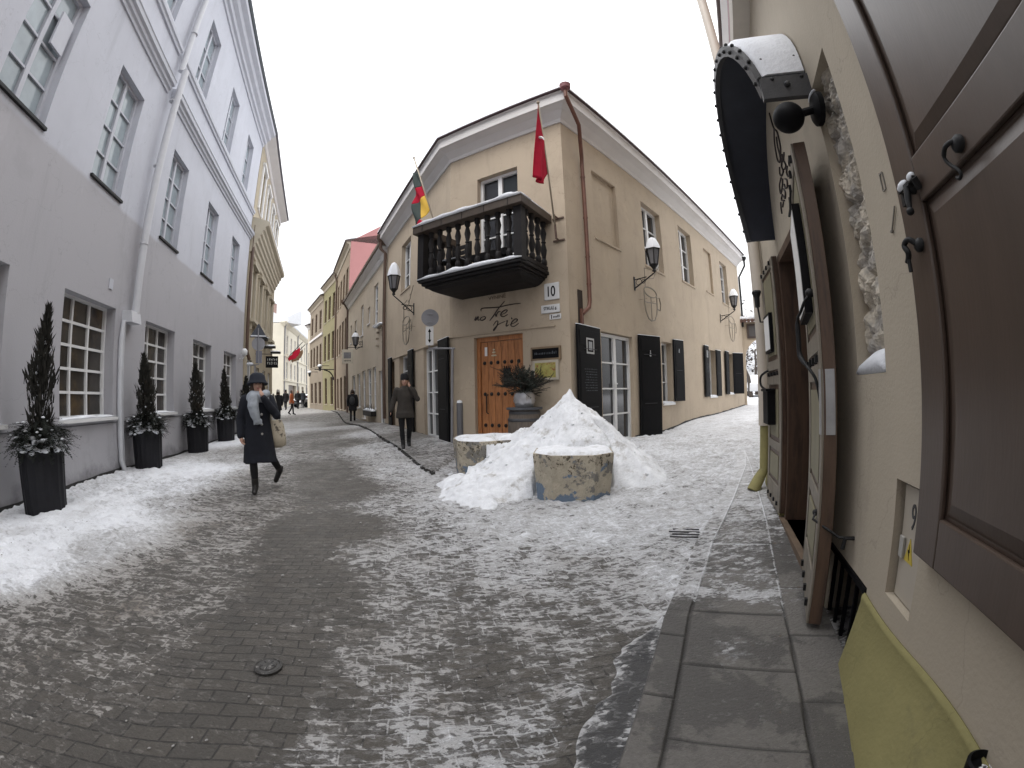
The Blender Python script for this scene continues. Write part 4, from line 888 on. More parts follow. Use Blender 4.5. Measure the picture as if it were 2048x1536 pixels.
for i in range(9): 
    a = math.pi*i/8; m.fbox(FF, 7.8-.62*math.cos(a)-.08, 7.8-.62*math.cos(a)+.08, 3.55+.75*math.sin(a), 3.62+.75*math.sin(a), 0, .12)
m.pieces('arch_moulding', M_tan, cb); snowcap(FF, 7.2, 8.4, 4.32, .12, 0, .2).build('snow_layer', M_snow, cb, smooth=180)
MB().tube([FF.P(18.0, 7.4, .3), FF.P(18.0, 7.0, .08), FF.P(18.0, .5, .08)], .06, 8).lathe(FF.P(18.0, 7.35, .35), [(.06, 0), (.16, .12), (.16, .3)], 8).build('drainpipe', mat('dull_brown_pipe', (.10, .06, .042)), cb)
snowcap(FF, 7.1, 18.2, 7.5, .1, .1, .36, 40).build('snow_layer', M_snow, cb, smooth=180)
wall_lamp(FF, 725, 684, 711, 690, 'black iron wall lantern with a wide snow cap on the cream house', 1.1, .8)
ps = thing('hanging_sign', 'square cream framed picture sign hanging from the cream house', 'sign', at_dist(695, 714, 20.0))
Q = at_dist(695, 713, 20.0); MB().box(Q, (.26, .03, .32), RB).build('frame', mat('cream_sign_frame', (.5, .45, .36), .6, .06), ps, bevel=.01)
Q2 = Q-vd*.036+V((0, 0, .05)); MB().box(Q2, (.17, .004, .14), RB).build('picture', mat('grey_sign_picture', (.16, .155, .16), .5, .4, 6), ps)
m = MB(); 
for i in range(6): m.box(Q-vd*.036+rv*(-.14+.055*i)+V((0, 0, -.2)), (.018, .003, .02+.01*(i % 2)), RB)
m.build('letters', M_ink, ps); MB().tube([Q+V((0, 0, .32)), Q+V((0, 0, .42)), Q+rv*.7+V((0, 0, .42))], .015).build('bracket', M_dark, ps)
fb = thing('window_flower_box', 'snowy planting box under the shop windows of the cream house', 'flower box', FF.P(10.2, .8, .2))
MB().fbox(FF, 8.9, 11.0, .6, .82, .02, .25).build('box', M_bwood, fb); snowcap(FF, 8.9, 11.0, .82, .12, .02, .25).build('snow_layer', M_snow, fb, smooth=180)
m = MB()
for k in range(60): p = FF.P(random.uniform(8.9, 11), .85, random.uniform(.05, .25)); m.tube([p, p+V((random.uniform(-.1, .1), random.uniform(-.1, .1), random.uniform(.05, .3)))], [.008, .003], 3)
m.build('twigs', mat('dark_foliage', (.022, .026, .017), .8, .3, 8), fb)
# pink house (taller, its pink side shows above the cream roof)
M_ochre = mat('ochre_brown_plaster', (.21, .162, .112), .9, .1, 1.2); M_pink = mat('pink_plaster', (.40, .19, .185), .9, .06, .8); M_olw = mat('olive_yellow_plaster', (.19, .168, .085), .9, .1, 1); M_brown_fr = mat('brown_window_frame', (.11, .065, .04), .6)
def wrow(s0, s1, n, z0, z1, w): return [(s0+(s1-s0)*(i+.5)/n-w/2, s0+(s1-s0)*(i+.5)/n+w/2, z0, z1) for i in range(n)]
pk = simple_house('pink_house', 'tall ochre fronted house with a plain pink side wall rising behind the cream house', FF, 18.25, 25.6, 11.7, wrow(18.6, 25.3, 4, 8.2, 10.2, 1.0)+wrow(18.6, 25.3, 4, 4.6, 6.8, 1.0)+wrow(18.6, 25.3, 3, .6, 2.9, 1.1), M_ochre, M_tan, frame=M_brown_fr)
g = MB(); p = [FF.P(18.2, z, d) for z, d in ((7.0, -.0), (11.75, -.0), (14.4, -4.0), (11.75, -8), (7.0, -8))]; g.prism(p, FF.u*.12).build('side_wall', M_pink, pk)
MB().tube([FF.P(25.5, 11.4, .25), FF.P(25.5, 10.9, .08), FF.P(25.5, .5, .08)], .07, 8).build('drainpipe', mat('dull_brown_pipe', (.10, .06, .042)), pk)
F2 = Frame(FF.P(25.7, 0), -36, 1)
simple_house('olive_house', 'olive yellow three storey house with brown window frames beside the ochre brown house', F2, 0, 5.6, 11.6, wrow(.3, 5.4, 3, 8.2, 10.3, .95)+wrow(.3, 5.4, 3, 4.7, 7.0, .95)+wrow(.3, 5.4, 2, .9, 3.2, 1.0), M_olw, M_tan, frame=M_brown_fr)
simple_house('brown_house', 'ochre brown house with a pale band under its top windows at the street bend', F2, 5.65, 13.2, 11.0, wrow(5.9, 13, 3, 8.0, 9.9, 1.1)+wrow(5.9, 13, 4, 4.6, 6.6, 1.0)+wrow(5.9, 13, 3, .9, 3.0, 1.3), mat('warm_brown_plaster', (.21, .17, .125), .9, .1, 1), M_tan, frame=M_brown_fr)
b2 = [o for o in COL.objects if o.name.startswith('brown_house')][0]
MB().fbox(F2, 5.65, 13.2, 7.35, 7.55, .0, .12).build('string_course', M_corn, b2)
for s, z in ((2.6, 4.1), (8.2, 3.9)):
    t = thing('snowy_lamp', 'small lamp with a snow cap on the olive house' if s < 5 else 'small lamp with a snow cap on the brown house at the bend', 'lamp', F2.P(s, z, 0)); MB().tube([F2.P(s, z+.1, 0), F2.P(s, z+.1, .8)], .025, 6).lathe(F2.P(s, z-.35, .8), [(.08, 0), (.16, .35), (.05, .45)], 8).build('lantern', M_dark, t); MB().ell(F2.P(s, z+.08, .8), (.2, .2, .14)).build('snow_cap', M_snow, t, smooth=180)
t = thing('iron_sign_bracket', 'curved dark iron sign bracket on the olive house', 'bracket', F2.P(1.2, 3.6, 0))
MB().tube([F2.P(.6, 3.75, 0), F2.P(.6, 3.75, 1.6)], .04, 6).tube([F2.P(.6, 2.9, .05)]+[F2.P(.6, 2.9+.8*math.sin(a*.17), .05+.8*(1-math.cos(a*.17))) for a in range(10)], .05, 6).build('iron', M_dark, t)
FH = Frame(FW.P(0, 0, -1.15), 26, 1)
simple_house('added_shade_house', 'tall beige house set back along the alley behind the canopied doorway house', FH, 6.2, 13.0, 11.5, wrow(6.5, 12.8, 3, 7.6, 9.4, 1.0)+wrow(6.5, 12.8, 3, 4.4, 6.4, 1.0)+wrow(6.5, 12.8, 3, 1.2, 3.0, 1.0), M_rw, M_corn, depth=6)  # unseen house, added to keep sky light off the alley wall opposite
# ------------------------------------------------------------------ yellow house on the left, beyond the grey one
FY = Frame(FL.P(18.7, 0), -25.1, -1)
M_yel = mat('pale_yellow_plaster', (.37, .32, .235), .88, .08, 1.2); M_ytr = mat('cream_mouldings', (.44, .395, .31), .8, .08, 2)
yw = [(1.0, 2.0, 5.0, 7.3), (3.3, 4.3, 5.0, 7.3), (5.6, 6.6, 5.0, 7.3), (8.0, 9.0, 5.0, 7.3)]; yw2 = [(a, b, 10.2, 12.3) for a, b, _, _ in yw]; yw3 = [(.9, 2.2, .2, 3.2), (3.4, 4.6, .6, 3.0), (5.8, 7.0, .2, 3.0), (8.1, 9.3, .6, 3.0)]
yh = simple_house('yellow_house', 'pale yellow house with heavy stepped mouldings beyond the grey building', FY, 0, 10.4, 13.55, yw+yw2+yw3, M_yel, M_corn, frame=M_white, ov=.5, roofm=mat('dark_roof_sheet', (.09, .085, .10), .6))
prof = [(-.02, 7.75)]
for i in range(6): prof += [(.08+.10*i, 7.8+.2*i), (.10+.10*i, 7.94+.2*i)]
prof += [(.75, 9.0), (.78, 9.12), (.72, 9.2), (-.02, 9.4)]
sweep([(FY.P(.05, 0), [FY.n]), (FY.P(8.6, 0), [FY.n])], prof).build('stepped_cornice', M_ytr, yh)
snowcap(FY, .1, 8.6, 9.2, .12, .2, .76, 50).build('snow_layer', M_snow, yh, smooth=180)
for a, b, c, e in yw:
    MB().fbox(FY, a-.2, b+.2, c-.18, c-.02, .0, .28).fbox(FY, a-.1, a, c-.5, c-.18, 0, .16).fbox(FY, b, b+.1, c-.5, c-.18, 0, .16).build('sill_bracket', M_ytr, yh); MB().fbox(FY, a-.18, a-.02, c, e+.1, 0, .08).fbox(FY, b+.02, b+.18, c, e+.1, 0, .08).fbox(FY, a-.25, b+.25, e+.1, e+.25, 0, .2).build('surround', M_ytr, yh)
for a, b, c, e in yw2: MB().fbox(FY, a-.18, a-.02, c, e+.1, 0, .08).fbox(FY, b+.02, b+.18, c, e+.1, 0, .08).fbox(FY, a-.25, b+.25, e+.1, e+.22, 0, .14).build('surround', M_white, yh)
for a in (3.0, 6.4, 9.4): MB().fbox(FY, a, a+.5, 4.3, 4.4, 0, .6).build('window_canopy', M_dark, yh); snowcap(FY, a, a+.5, 4.4, .1, 0, .6).build('snow_layer', M_snow, yh, smooth=180)
MB().tube([FY.P(.12, 9, .12), FY.P(.12, 5, .12), FY.P(.12, 3.4, .12), FY.P(.3, 3.1, .2)], .075, 10).build('drainpipe', mat('dull_brown_pipe', (.10, .06, .042)), yh)
# traffic sign and hanging shop sign in front of the yellow house
tp = thing('traffic_sign', 'backs of a triangular and a round road sign in front of the yellow house', 'road sign', at_dist(517, 690, 17.6))
def plate(c, pts, th=.012): return MB().prism([c+rv2*x+V((0, 0, z)) for x, z in pts], vd2*th)
Q = at_dist(517, 690, 17.6); vd2 = V((Q.x, Q.y, 0)).normalized(); rv2 = V((vd2.y, -vd2.x, 0))
P0 = at_dist(517, 672, 17.6); plate(P0, [(-.34, -.06), (.34, -.06), (0, .50)]).build('triangle_sign', mat('dark_sign_back', (.055, .06, .075), .6, .2, 5), tp)
m = MB(); m.box(P0+V((0, 0, .0))-vd2*.02, (.30, .012, .022), Matrix(((rv2.x, vd2.x, 0), (rv2.y, vd2.y, 0), (0, 0, 1)))); m.build('snow_layer', M_snow, tp)
R2 = Matrix(((rv2.x, 0, -vd2.x), (rv2.y, 0, -vd2.y), (0, 1, 0)))
MB().lathe(at_dist(517, 688, 17.62), [(0, 0), (.26, 0), (.26, .015), (0, .015)], 24, R=R2).build('round_sign', mat('grey_sign_back', (.25, .25, .27)), tp)
MB().box(at_dist(518, 714, 17.6), (.12, .01, .24), Matrix(((rv2.x, vd2.x, 0), (rv2.y, vd2.y, 0), (0, 0, 1)))).build('plate', mat('blue_grey_plate', (.17, .175, .21), .5), tp)
a = at_dist(518, 729, 17.55); MB().tube([at_dist(517, 656, 17.56), at_dist(517, 700, 17.56), a, at_dist(500, 731, 17.9)], .025, 8).tube([at_dist(510, 731, 17.7), V((*at_dist(510, 731, 17.7)[:2], 0))], .03, 8).build('post', M_galv, tp)
MB().ell(at_dist(500, 728, 17.9), (.16, .1, .06)).build('snow_cap', M_snow, tp, smooth=180)
hb = thing('hanging_shop_sign', 'black hanging shop sign with two lines of white letters on the yellow house', 'sign', at_dist(545, 725, 22))
Q = at_dist(544, 724, 22); RR = Matrix(((rv2.x, vd2.x, 0), (rv2.y, vd2.y, 0), (0, 0, 1))); MB().box(Q, (.30, .03, .28), RR).build('board', M_black, hb)
m = MB()
for j in range(2):
    for i in range(6):
        c = Q-vd2*.034+rv2*(-.21+.085*i)+V((0, 0, .11-.17*j)); m.box(c, (.008, .003, .055), RR)
        if (i+j) % 2: m.box(c+rv2*.018+V((0, 0, .045)), (.02, .003, .01), RR)
        if i % 3: m.box(c+rv2*.018+V((0, 0, -.045 if j else 0)), (.02, .003, .01), RR)
m.build('letters', mat('off_white_letters', (.6, .6, .58), .6), hb); MB().tube([Q+V((0, 0, .28)), Q+V((0, 0, .38)), Q-rv2*.8+V((0, 0, .38))], .02, 6).build('bracket', M_dark, hb)
# ------------------------------------------------------------------ white building closing the street
P1 = at_dist(567, 797, 54); P2 = at_dist(622, 797, 76); P0_ = at_dist(530, 797, 58)
azr = math.degrees(math.atan2((P2-P1).x, (P2-P1).y)); FE = Frame((P1.x, P1.y), azr, -1); azl = math.degrees(math.atan2((P0_-P1).x, (P0_-P1).y)); FE2 = Frame((P1.x, P1.y), azl, 1)
M_wh = mat('white_plaster', (.68, .64, .54), .88, .06, 1); wt = thing('white_building', 'cream white building with snowy roofs and flags closing the far end of the street', 'building', (P1.x, P1.y, .4)); EH = 10.6; LE = (P2-P1).length
hw = wrow(.8, LE, 8, 7.0, 9.3, 1.0)+wrow(.8, LE, 8, 3.9, 6.0, 1.0); gs = [(3.2, 8.6, .6, 3.2, .4), (9.6, 11.2, .6, 3.2, .4), (13, 15, .6, 3.2, .3), (17, 20, .6, 3.2, .3)]
m = wall(FE, 0, LE, 0, EH, [(*w, .2) for w in hw]+gs); LE2 = (P0_-P1).length; hl = [(1.6, 2.8, 6.6, 9.2), (.9, 3.0, .6, 3.0, .3), (1.5, 2.6, 4.0, 5.6)]; q = wall(FE2, 0, LE2, 0, EH, [w if len(w) > 4 else (*w, .2) for w in hl]); m.add(q.v, q.f); body(m, FE, 0, LE, 0, EH, 9); m.build('wall', M_wh, wt)
for w in hw: window(FE, wt, w, M_white, mat('window_glass_far', (.16, .16, .16), .2, .2, 1), 2, 3, .08, .05, .14, .06, M_wh)
for w in hl: window(FE2, wt, w, M_white, mat('window_glass_far', (.16, .16, .16)), 2, 3, .08, .05, .14)
for w in gs: MB().fbox(FE, w[0], w[1], w[2], w[3], -.4, -.3).build('shop_window', mat('brown_shop_window', (.09, .06, .045), .3, .5, 1.5), wt)
for z in (3.6, 6.6): MB().fbox(FE, 0, LE, z, z+.15, 0, .12).build('string_course', M_wh, wt); MB().fbox(FE2, 0, LE2, z, z+.15, 0, .12).build('string_course', M_wh, wt)
pl = [(FE2.P(LE2, 0), [FE2.n]), (V((P1.x, P1.y, 0)), [FE2.n, FE.n]), (FE.P(LE, 0), [FE.n])]
sweep(pl, [(-.02, EH-.5), (.1, EH-.4), (.4, EH), (.4, EH+.15), (-.02, EH+.2)]).build('cornice', M_wh, wt); sweep(pl[1:], [(.45, EH+.1), (.46, EH+.3), (-5, EH+3.2), (-5, EH)]) and sweep([(pl[1][0], [FE.n]), pl[2]], [(.45, EH+.1), (.46, EH+.3), (-4, EH+2.7), (-4, EH)]).build('roof_snow', M_snow, wt); sweep([pl[0], (pl[1][0], [FE2.n])], [(.45, EH+.1), (.46, EH+.3), (-2.5, EH+1.9), (-2.5, EH)]).build('roof_snow', M_snow, wt); 
for s in (.0, 9.0, 17): MB().tube([FE.P(s+.2, EH, .3), FE.P(s+.2, EH-.5, .1), FE.P(s+.2, .3, .1)], .08, 6).build('drainpipe', M_galv, wt)
MB().fbox(FE2, 1.3, 3.1, 6.3, 6.4, 0, .7).build('balcony', M_dark, wt)
m = MB()
for i in range(9): m.fbox(FE2, 1.3+.22*i, 1.33+.22*i, 6.4, 7.4, .66, .69)
m.fbox(FE2, 1.3, 3.1, 7.36, 7.42, .65, .7).build('balcony_railing', M_dark, wt)
for i, s in enumerate((2.5, 6.5)):
    c_ = FE.P(s, EH+2.6, -3.2); MB().box(c_, (.5, .5, 1.2)).build('chimney', mat('chimney_brick', (.3, .2, .17), .9), wt); MB().box(c_+V((0, 0, 1.24)), (.55, .55, .08)).build('snow_cap', M_snow, wt)
for q, (mm, nm) in enumerate(((M_red, 'faded red and white flag hanging from the white building'), (mat('brown_cloth', (.16, .09, .05), .9), 'brown flag hanging from the white building'))):
    f_ = thing('flag', nm, 'flag', FE.P(2.6+q*2.2, 8, 0)); s = 2.6+q*2.2; MB().tube([FE.P(s, 6.6, 0), FE.P(s+.4, 8.6, 1.8)], .05, 6).build('pole', M_dark, f_)
    cloth(lambda u, v, s=s: FE.P(s+.3*(1-u)-.2*v, 6.8+1.2*(1-u)-1.2*v*(1-.4*u), .2+1.2*(1-u)+.15*math.sin(9*u+4*v)), 8, 8, 'cloth', mm, f_)
# building that shows past the bend
F3 = Frame(F2.P(13.3, 0), -44, 1); simple_house('end_house', 'sliver of a pale lower house just past the ochre brown house at the bend', F3, 0, .8, 9.4, [(.2, .6, 4.6, 6.4)], mat('pale_beige_plaster', (.46, .41, .33), .9), M_corn)
# ------------------------------------------------------------------ arch, trees and cars at the end of the alley
E1 = FR.P(SR-.05, 0, -.3); FA = Frame((E1.x, E1.y), 112, 1); FA = FA if FA.n.y < 0 else Frame((E1.x, E1.y), 112, -1)
ar = thing('arch_wall', 'beige wall with an arched passage and a snowy tiled coping closing the alley', 'wall', FA.P(2, 0, .7))
m = MB(); ax, aw, az0 = 2.15, 1.72, 3.55
pts = [FA.P(.0, .2), FA.P(.0, 4.75), FA.P(6, 4.75), FA.P(6, .2), FA.P(ax+aw, .2)]+[FA.P(ax+aw*math.cos(math.pi*i/14), az0-.55+1.15*math.sin(math.pi*i/14)) for i in range(15)]+[FA.P(ax-aw, .2)]
m.prism(pts, -FA.n*.5).build('wall', M_beige, ar)
m = MB()
for i in range(34): m.tube([FA.P(-.1+.18*i, 4.74, .32), FA.P(-.1+.18*i, 5.0, -.1)], .085, 8)
m.pieces('coping_tile', mat('brown_tiles', (.12, .065, .05), .7), ar); snowcap(FA, -.25, 6, 4.83, .3, -.4, .30, 40).build('snow_layer', M_snow, ar, smooth=180)
sb = thing('passage_sign', 'dark brown framed board over the arched passage', 'sign', FA.P(1.6, 4.3, 0)); MB().fbox(FA, .55, 2.6, 3.92, 4.62, .01, .07).build('board', mat('dark_brown_board', (.045, .03, .026), .6), sb); MB().fbox(FA, .65, 2.5, 4.02, 4.52, .0705, .074).build('panel', mat('dark_grey_panel', (.06, .055, .055), .6), sb)
m = MB()
for i in range(5): m.fbox(FA, .95+.26*i, 1.05+.26*i, 4.27, 4.31, .075, .078)
m.build('lettering', mat('chalk', (.10, .11, .13)), sb)
M_bark = mat('bark', (.045, .036, .03), .9, .3, 12); M_needles = mat('dark_needles', (.022, .03, .02), .85, .35, 6)
def bare_tree(P, h, label, seed, r=.16, snowy=True):
    rnd = random.Random(seed); t = thing('bare_tree', label, 'tree', P, 'snowy trees beyond the arch'); tr = MB(); cr = MB(); sn = MB()
    def grow(p, d, ln, rad, lev):
        pts = [p]; rs = [rad]; q = p; dd = d
        for k in range(4):
            dd = (dd+V((rnd.uniform(-.22, .22), rnd.uniform(-.22, .22), rnd.uniform(-.05, .2)))).normalized(); q = q+dd*ln/4; pts.append(q); rs.append(rad*(1-.16*(k+1)))
        (tr if lev < 1 else cr).tube(pts, rs, 6 if lev < 2 else 4)
        if snowy and lev >= 1 and abs(dd.z) < .8: sn.tube([a+V((0, 0, b*1.1+.012)) for a, b in zip(pts, rs)], [b*.9+.015 for b in rs], 4)
        if lev < 4:
            for k in range(rnd.randint(2, 4)):
                a = rnd.uniform(0, 6.28); f = rnd.uniform(.45, 1); i = min(3, int(f*4)); b = pts[i].lerp(pts[i+1], f*4-i)
                grow(b, (dd*.7+V((math.cos(a), math.sin(a), rnd.uniform(-.1, .5)))*.8).normalized(), ln*rnd.uniform(.5, .75), rs[i]*.55, lev+1)
    grow(P, V((0, 0, 1)), h*.4, r, 0)
    tr.build('trunk', M_bark, t); cr.build('crown', M_bark, t); sn.build('snow_layer', M_snow_soft, t)
for i, (x, y, D, h) in enumerate([(1502, 775, 31, 7), (1513, 775, 36, 9), (1528, 775, 40, 9), (1542, 775, 34, 8)]):
    P = at_dist(x, y, D); P.z = gz(P.x, P.y)
    bare_tree(P, h, ['low snow laden bare tree just behind the arched passage, with a leaning trunk', 'taller snowy bare tree behind the parked cars', 'thin snowy bare tree rising beside the dark snow covered car', 'snowy bare tree mostly hidden by the near house wall'][i], i+3)
wd_ = MB(); wsn = MB(); rnd = random.Random(5)
for k in range(2600):
    a = rnd.uniform(1440, 1640); D = rnd.uniform(46, 60); P = at_dist(a, 770, D); z = rnd.uniform(.5, 9.5); z = z if rnd.random() < .9 else z+2
    s = rnd.uniform(.25, .7); d = V((rnd.uniform(-1, 1), rnd.uniform(-1, 1), rnd.uniform(-.7, .1))).normalized()*s; e_ = V((-d.y, d.x, .1))*.4
    p = V((P.x, P.y, z)); (wsn if rnd.random() < .42 else wd_).quad(p-e_, p+d, p+e_, p-d*.4)
tag(wd_.build('wood', mat('wood_branches', (.07, .058, .048), .9, .4, 2)), kind='stuff'); tag(wsn.build('wood_snow', M_snow_soft), kind='stuff')
def car(P, yaw, label, colm, L=4.3, W=1.72):
    t = thing('parked_car', label, 'car', P, 'cars parked beyond the arch'); R = Matrix.Rotation(yaw, 3, 'Z'); T = lambda x, y, z: P+R@V((x, y, z))
    prof = [(-L/2, .35), (-L/2, .72), (-L/2+.12, .88), (-L*.2, .96), (-L*.06, 1.36), (L*.24, 1.38), (L*.4, 1.0), (L/2-.05, .92), (L/2, .6), (L/2, .35)]
    rr = []
    for f, w in ((-1, .0), (-.98, 1), (.98, 1), (1, 0)):
        rr.append([T(x, f*W/2*(1 if z < 1 else .86)-(0), z) for x, z in prof])
    m = MB(); n = len(prof); m.rings([rr[1], rr[2]]); m.build('body', colm, t, bevel=.05)
    g = MB(); g.quad(T(-L*.19, -.62, .99), T(-L*.07, -.58, 1.33), T(-L*.07, .58, 1.33), T(-L*.19, .62, .99)); [v.__iadd__(R@V((-.02, 0, .01))) for v in g.v]; g.build('windscreen', M_glass, t)
    for x in (-L*.31, L*.31):
        for y in (-W/2+.05, W/2-.05): MB().lathe(T(x, y, .31), [(.0, -.1), (.31, -.1), (.31, .1), (0, .1)], 16, R=R@Matrix.Rotation(math.pi/2, 3, 'X')).build('wheel', M_black, t)
    for y in (-.58, .58): MB().ell(T(-L/2, y, .66), (.06, .18, .09), R=R).build('headlight', M_white, t)
    MB().box(T(-L/2-.01, 0, .66), (.02, .38, .08), R).build('grille', M_black, t); MB().box(T(-L/2-.02, 0, .42), (.03, W*.46, .06), R).build('bumper', M_black, t)
    rr = [[T(x, y, 1.38+k) for y in (-.66, -.6, .6, .66)] for x, k in ((-.3, .0), (-.2, .1), (.9, .1), (1.0, .0))]; MB().rings([[p for p in q] for q in rr], False).build('snow_layer', M_snow, t, solid=.05)
    rr = [[T(x, y, z) for y in (-.8, -.7, .7, .8)] for x, z in ((-L/2+.15, .90), (-L*.34, .98), (-L*.21, 1.0))]; MB().rings(rr, False).build('snow_layer', M_snow, t, solid=.05)
P = at_dist(1519, 783, 33); P.z = gz(P.x, P.y)+.05; car(P, math.radians(-118), 'pale car with a snowy bonnet facing the alley beyond the arch', mat('pale_car_paint', (.45, .46, .48), .3, .03, coat=.5))
P = at_dist(1503, 781, 40); P.z = gz(P.x, P.y)+.1; car(P, math.radians(-60), 'dark snow covered car parked behind the pale car', mat('dark_car_paint', (.03, .03, .035), .3, .03, coat=.5))
# ------------------------------------------------------------------ planters along the grey building
M_pot = mat('charcoal_planter', (.013, .013, .016), .6, .2, 6, .08, 30, spec=.25); M_con = mat('dark_conifer_needles', (.032, .031, .027), .85, .6, 9, spec=.15, col2=(.055, .045, .034), c2scale=3, c2lo=.55, c2hi=.65); M_bough = mat('spruce_bough_needles', (.022, .025, .021), .85, .5, 9, spec=.15)
def planter(i, px_, py_, label, label2, H=.80, hc_=1.75):
    P = FL.P(px_, 0, py_); P.z = gz(P.x, P.y)-.01; rnd = random.Random(40+i)
    t = thing('tall_planter', label, 'planter', P, 'charcoal planters along the grey building'); n = 36
    rings = []
    for z, r in ((0, .262), (.03, .27), (H-.05, .295), (H, .30)):
        rings.append([P+V(((r+(.007 if k % 2 else -.004))*math.cos(2*math.pi*k/n), (r+(.007 if k % 2 else -.004))*math.sin(2*math.pi*k/n), z)) for k in range(n)])
    MB().rings(rings).build('pot', M_pot, t)
    lean = V((rnd.uniform(-.06, .06), rnd.uniform(-.06, .06), 0)); wk = rnd.uniform(.85, 1.2); gap = [rnd.uniform(0, 6.28) for _ in range(5)]
    b = thing('potted_conifer', label2, 'shrub', P+V((0, 0, H-.05)), 'conifers standing in the charcoal planters'); top = P+V((0, 0, H))
    m = MB(); 
    m.tube([top-V((0, 0, .2)), top+V((0, 0, hc_*.8))], [.03, .008], 6); m.build('trunk', M_bark, b); m = MB()
    for k in range(2300):
        f = rnd.random()**.9; z = .1+f*(hc_-.1); r = .185*min(1, (1-f)*1.9)**.9*(.75+.25*min(1, f*6))*rnd.uniform(.15, 1.12); a = rnd.uniform(0, 6.283)
        r *= wk*(1+.28*math.sin(a*2+z*5+gap[0])*math.sin(z*9+gap[1]))
        if math.sin(a*3+gap[2])+math.sin(z*8+gap[3])+math.sin(a*5-z*11+gap[4]) < -1.25: continue
        p = top+lean*f*f*2+V((r*math.cos(a), r*math.sin(a), z)); o = V((math.cos(a), math.sin(a), 0)); l = rnd.uniform(.06, .17)
        dv = (V((0, 0, 1))+o*rnd.uniform(-.05, .5)+V((rnd.uniform(-.2, .2), rnd.uniform(-.2, .2), 0))).normalized()*l; w = dv.cross(V((rnd.uniform(-1, 1), rnd.uniform(-1, 1), .2))).normalized()*rnd.uniform(.004, .011)
        m.quad(p-w, p+dv*.5-w*1.3, p+dv, p+dv*.5+w*1.3, p+w)
    m.build('crown', M_con, b, fix=False); m = MB(); sn = MB()
    for k in range(16):
        f = rnd.uniform(.1, .8); a = rnd.uniform(0, 6.28); r = .17*(1-f)*rnd.uniform(.5, 1); s_ = rnd.uniform(.012, .028); sn.ell(top+lean*f*f*2+V((r*math.cos(a), r*math.sin(a), .1+f*(hc_-.1))), (s_, s_*.7, s_*.8), 6, 4)
    for k in range(560):
        a = rnd.uniform(0, 6.283); r0 = rnd.uniform(.05, .33); z0 = rnd.uniform(-.06, .34)*(1.25-r0*2); l = rnd.uniform(.14, .27); o = V((math.cos(a), math.sin(a), rnd.uniform(-1.1, .5))).normalized()
        p = top+V((r0*math.cos(a), r0*math.sin(a), z0+.05)); sd = o.cross(V((0, 0, 1))).normalized()
        for q in range(9):
            c = p+o*l*(q/9)+V((0, 0, -.05*(q/9)**2)); k_ = .062*(1-q/12)
            for sg_ in (1, -1):
                e_ = c+(sd*sg_+o*.8+V((0, 0, rnd.uniform(-.3, .4)))).normalized()*k_; m.quad(c-o*.011, c+o*.011, e_)
        if rnd.random() < .10 and z0 > .0: sn.ell(p+o*l*.4+V((0, 0, .016)), (rnd.uniform(.02, .045), rnd.uniform(.015, .03), .013), 6, 4, Matrix.Rotation(a, 3, 'Z'))
    vdv = (EYE-top); vdv.z = 0; vdv.normalize()
    for k in range(46): 
        a = rnd.uniform(-1.2, 1.2); o = Matrix.Rotation(a, 3, 'Z')@vdv; q_ = rnd.random(); sn.ell(top+o*(.20+.16*q_)+V((0, 0, .17-.20*q_+rnd.uniform(-.02, .02))), (rnd.uniform(.025, .07), rnd.uniform(.025, .06), rnd.uniform(.014, .032)), 7, 5, Matrix.Rotation(a, 3, 'Z'))
    m.build('boughs', M_bough, b, fix=False); sn.build('snow_clumps', M_snow, b, smooth=180)
pd = ['second ground window', 'grey drainpipe', 'third ground window', 'fourth ground window']
planter(0, 5.42, .58, 'charcoal ribbed planter before the first wide barred window, largest of its row', 'slim dark conifer before the first wide barred window, tallest of its row')
planter(1, 8.98, .42, 'charcoal ribbed planter just past the grey drainpipe', 'slim dark conifer just past the grey drainpipe with snowy boughs at its foot', .78, 1.45)
planter(2, 12.05, .40, 'charcoal ribbed planter standing before the third barred window', 'slim dark conifer standing before the third barred window', .78, 1.55)
planter(3, 14.75, .40, 'charcoal ribbed planter standing before the fourth barred window', 'slim dark conifer standing before the fourth barred window', .80, 1.5)
planter(4, 17.6, .40, 'charcoal ribbed planter at the far corner of the grey building', 'dark conifer at the far corner of the grey building', .8, 1.4)
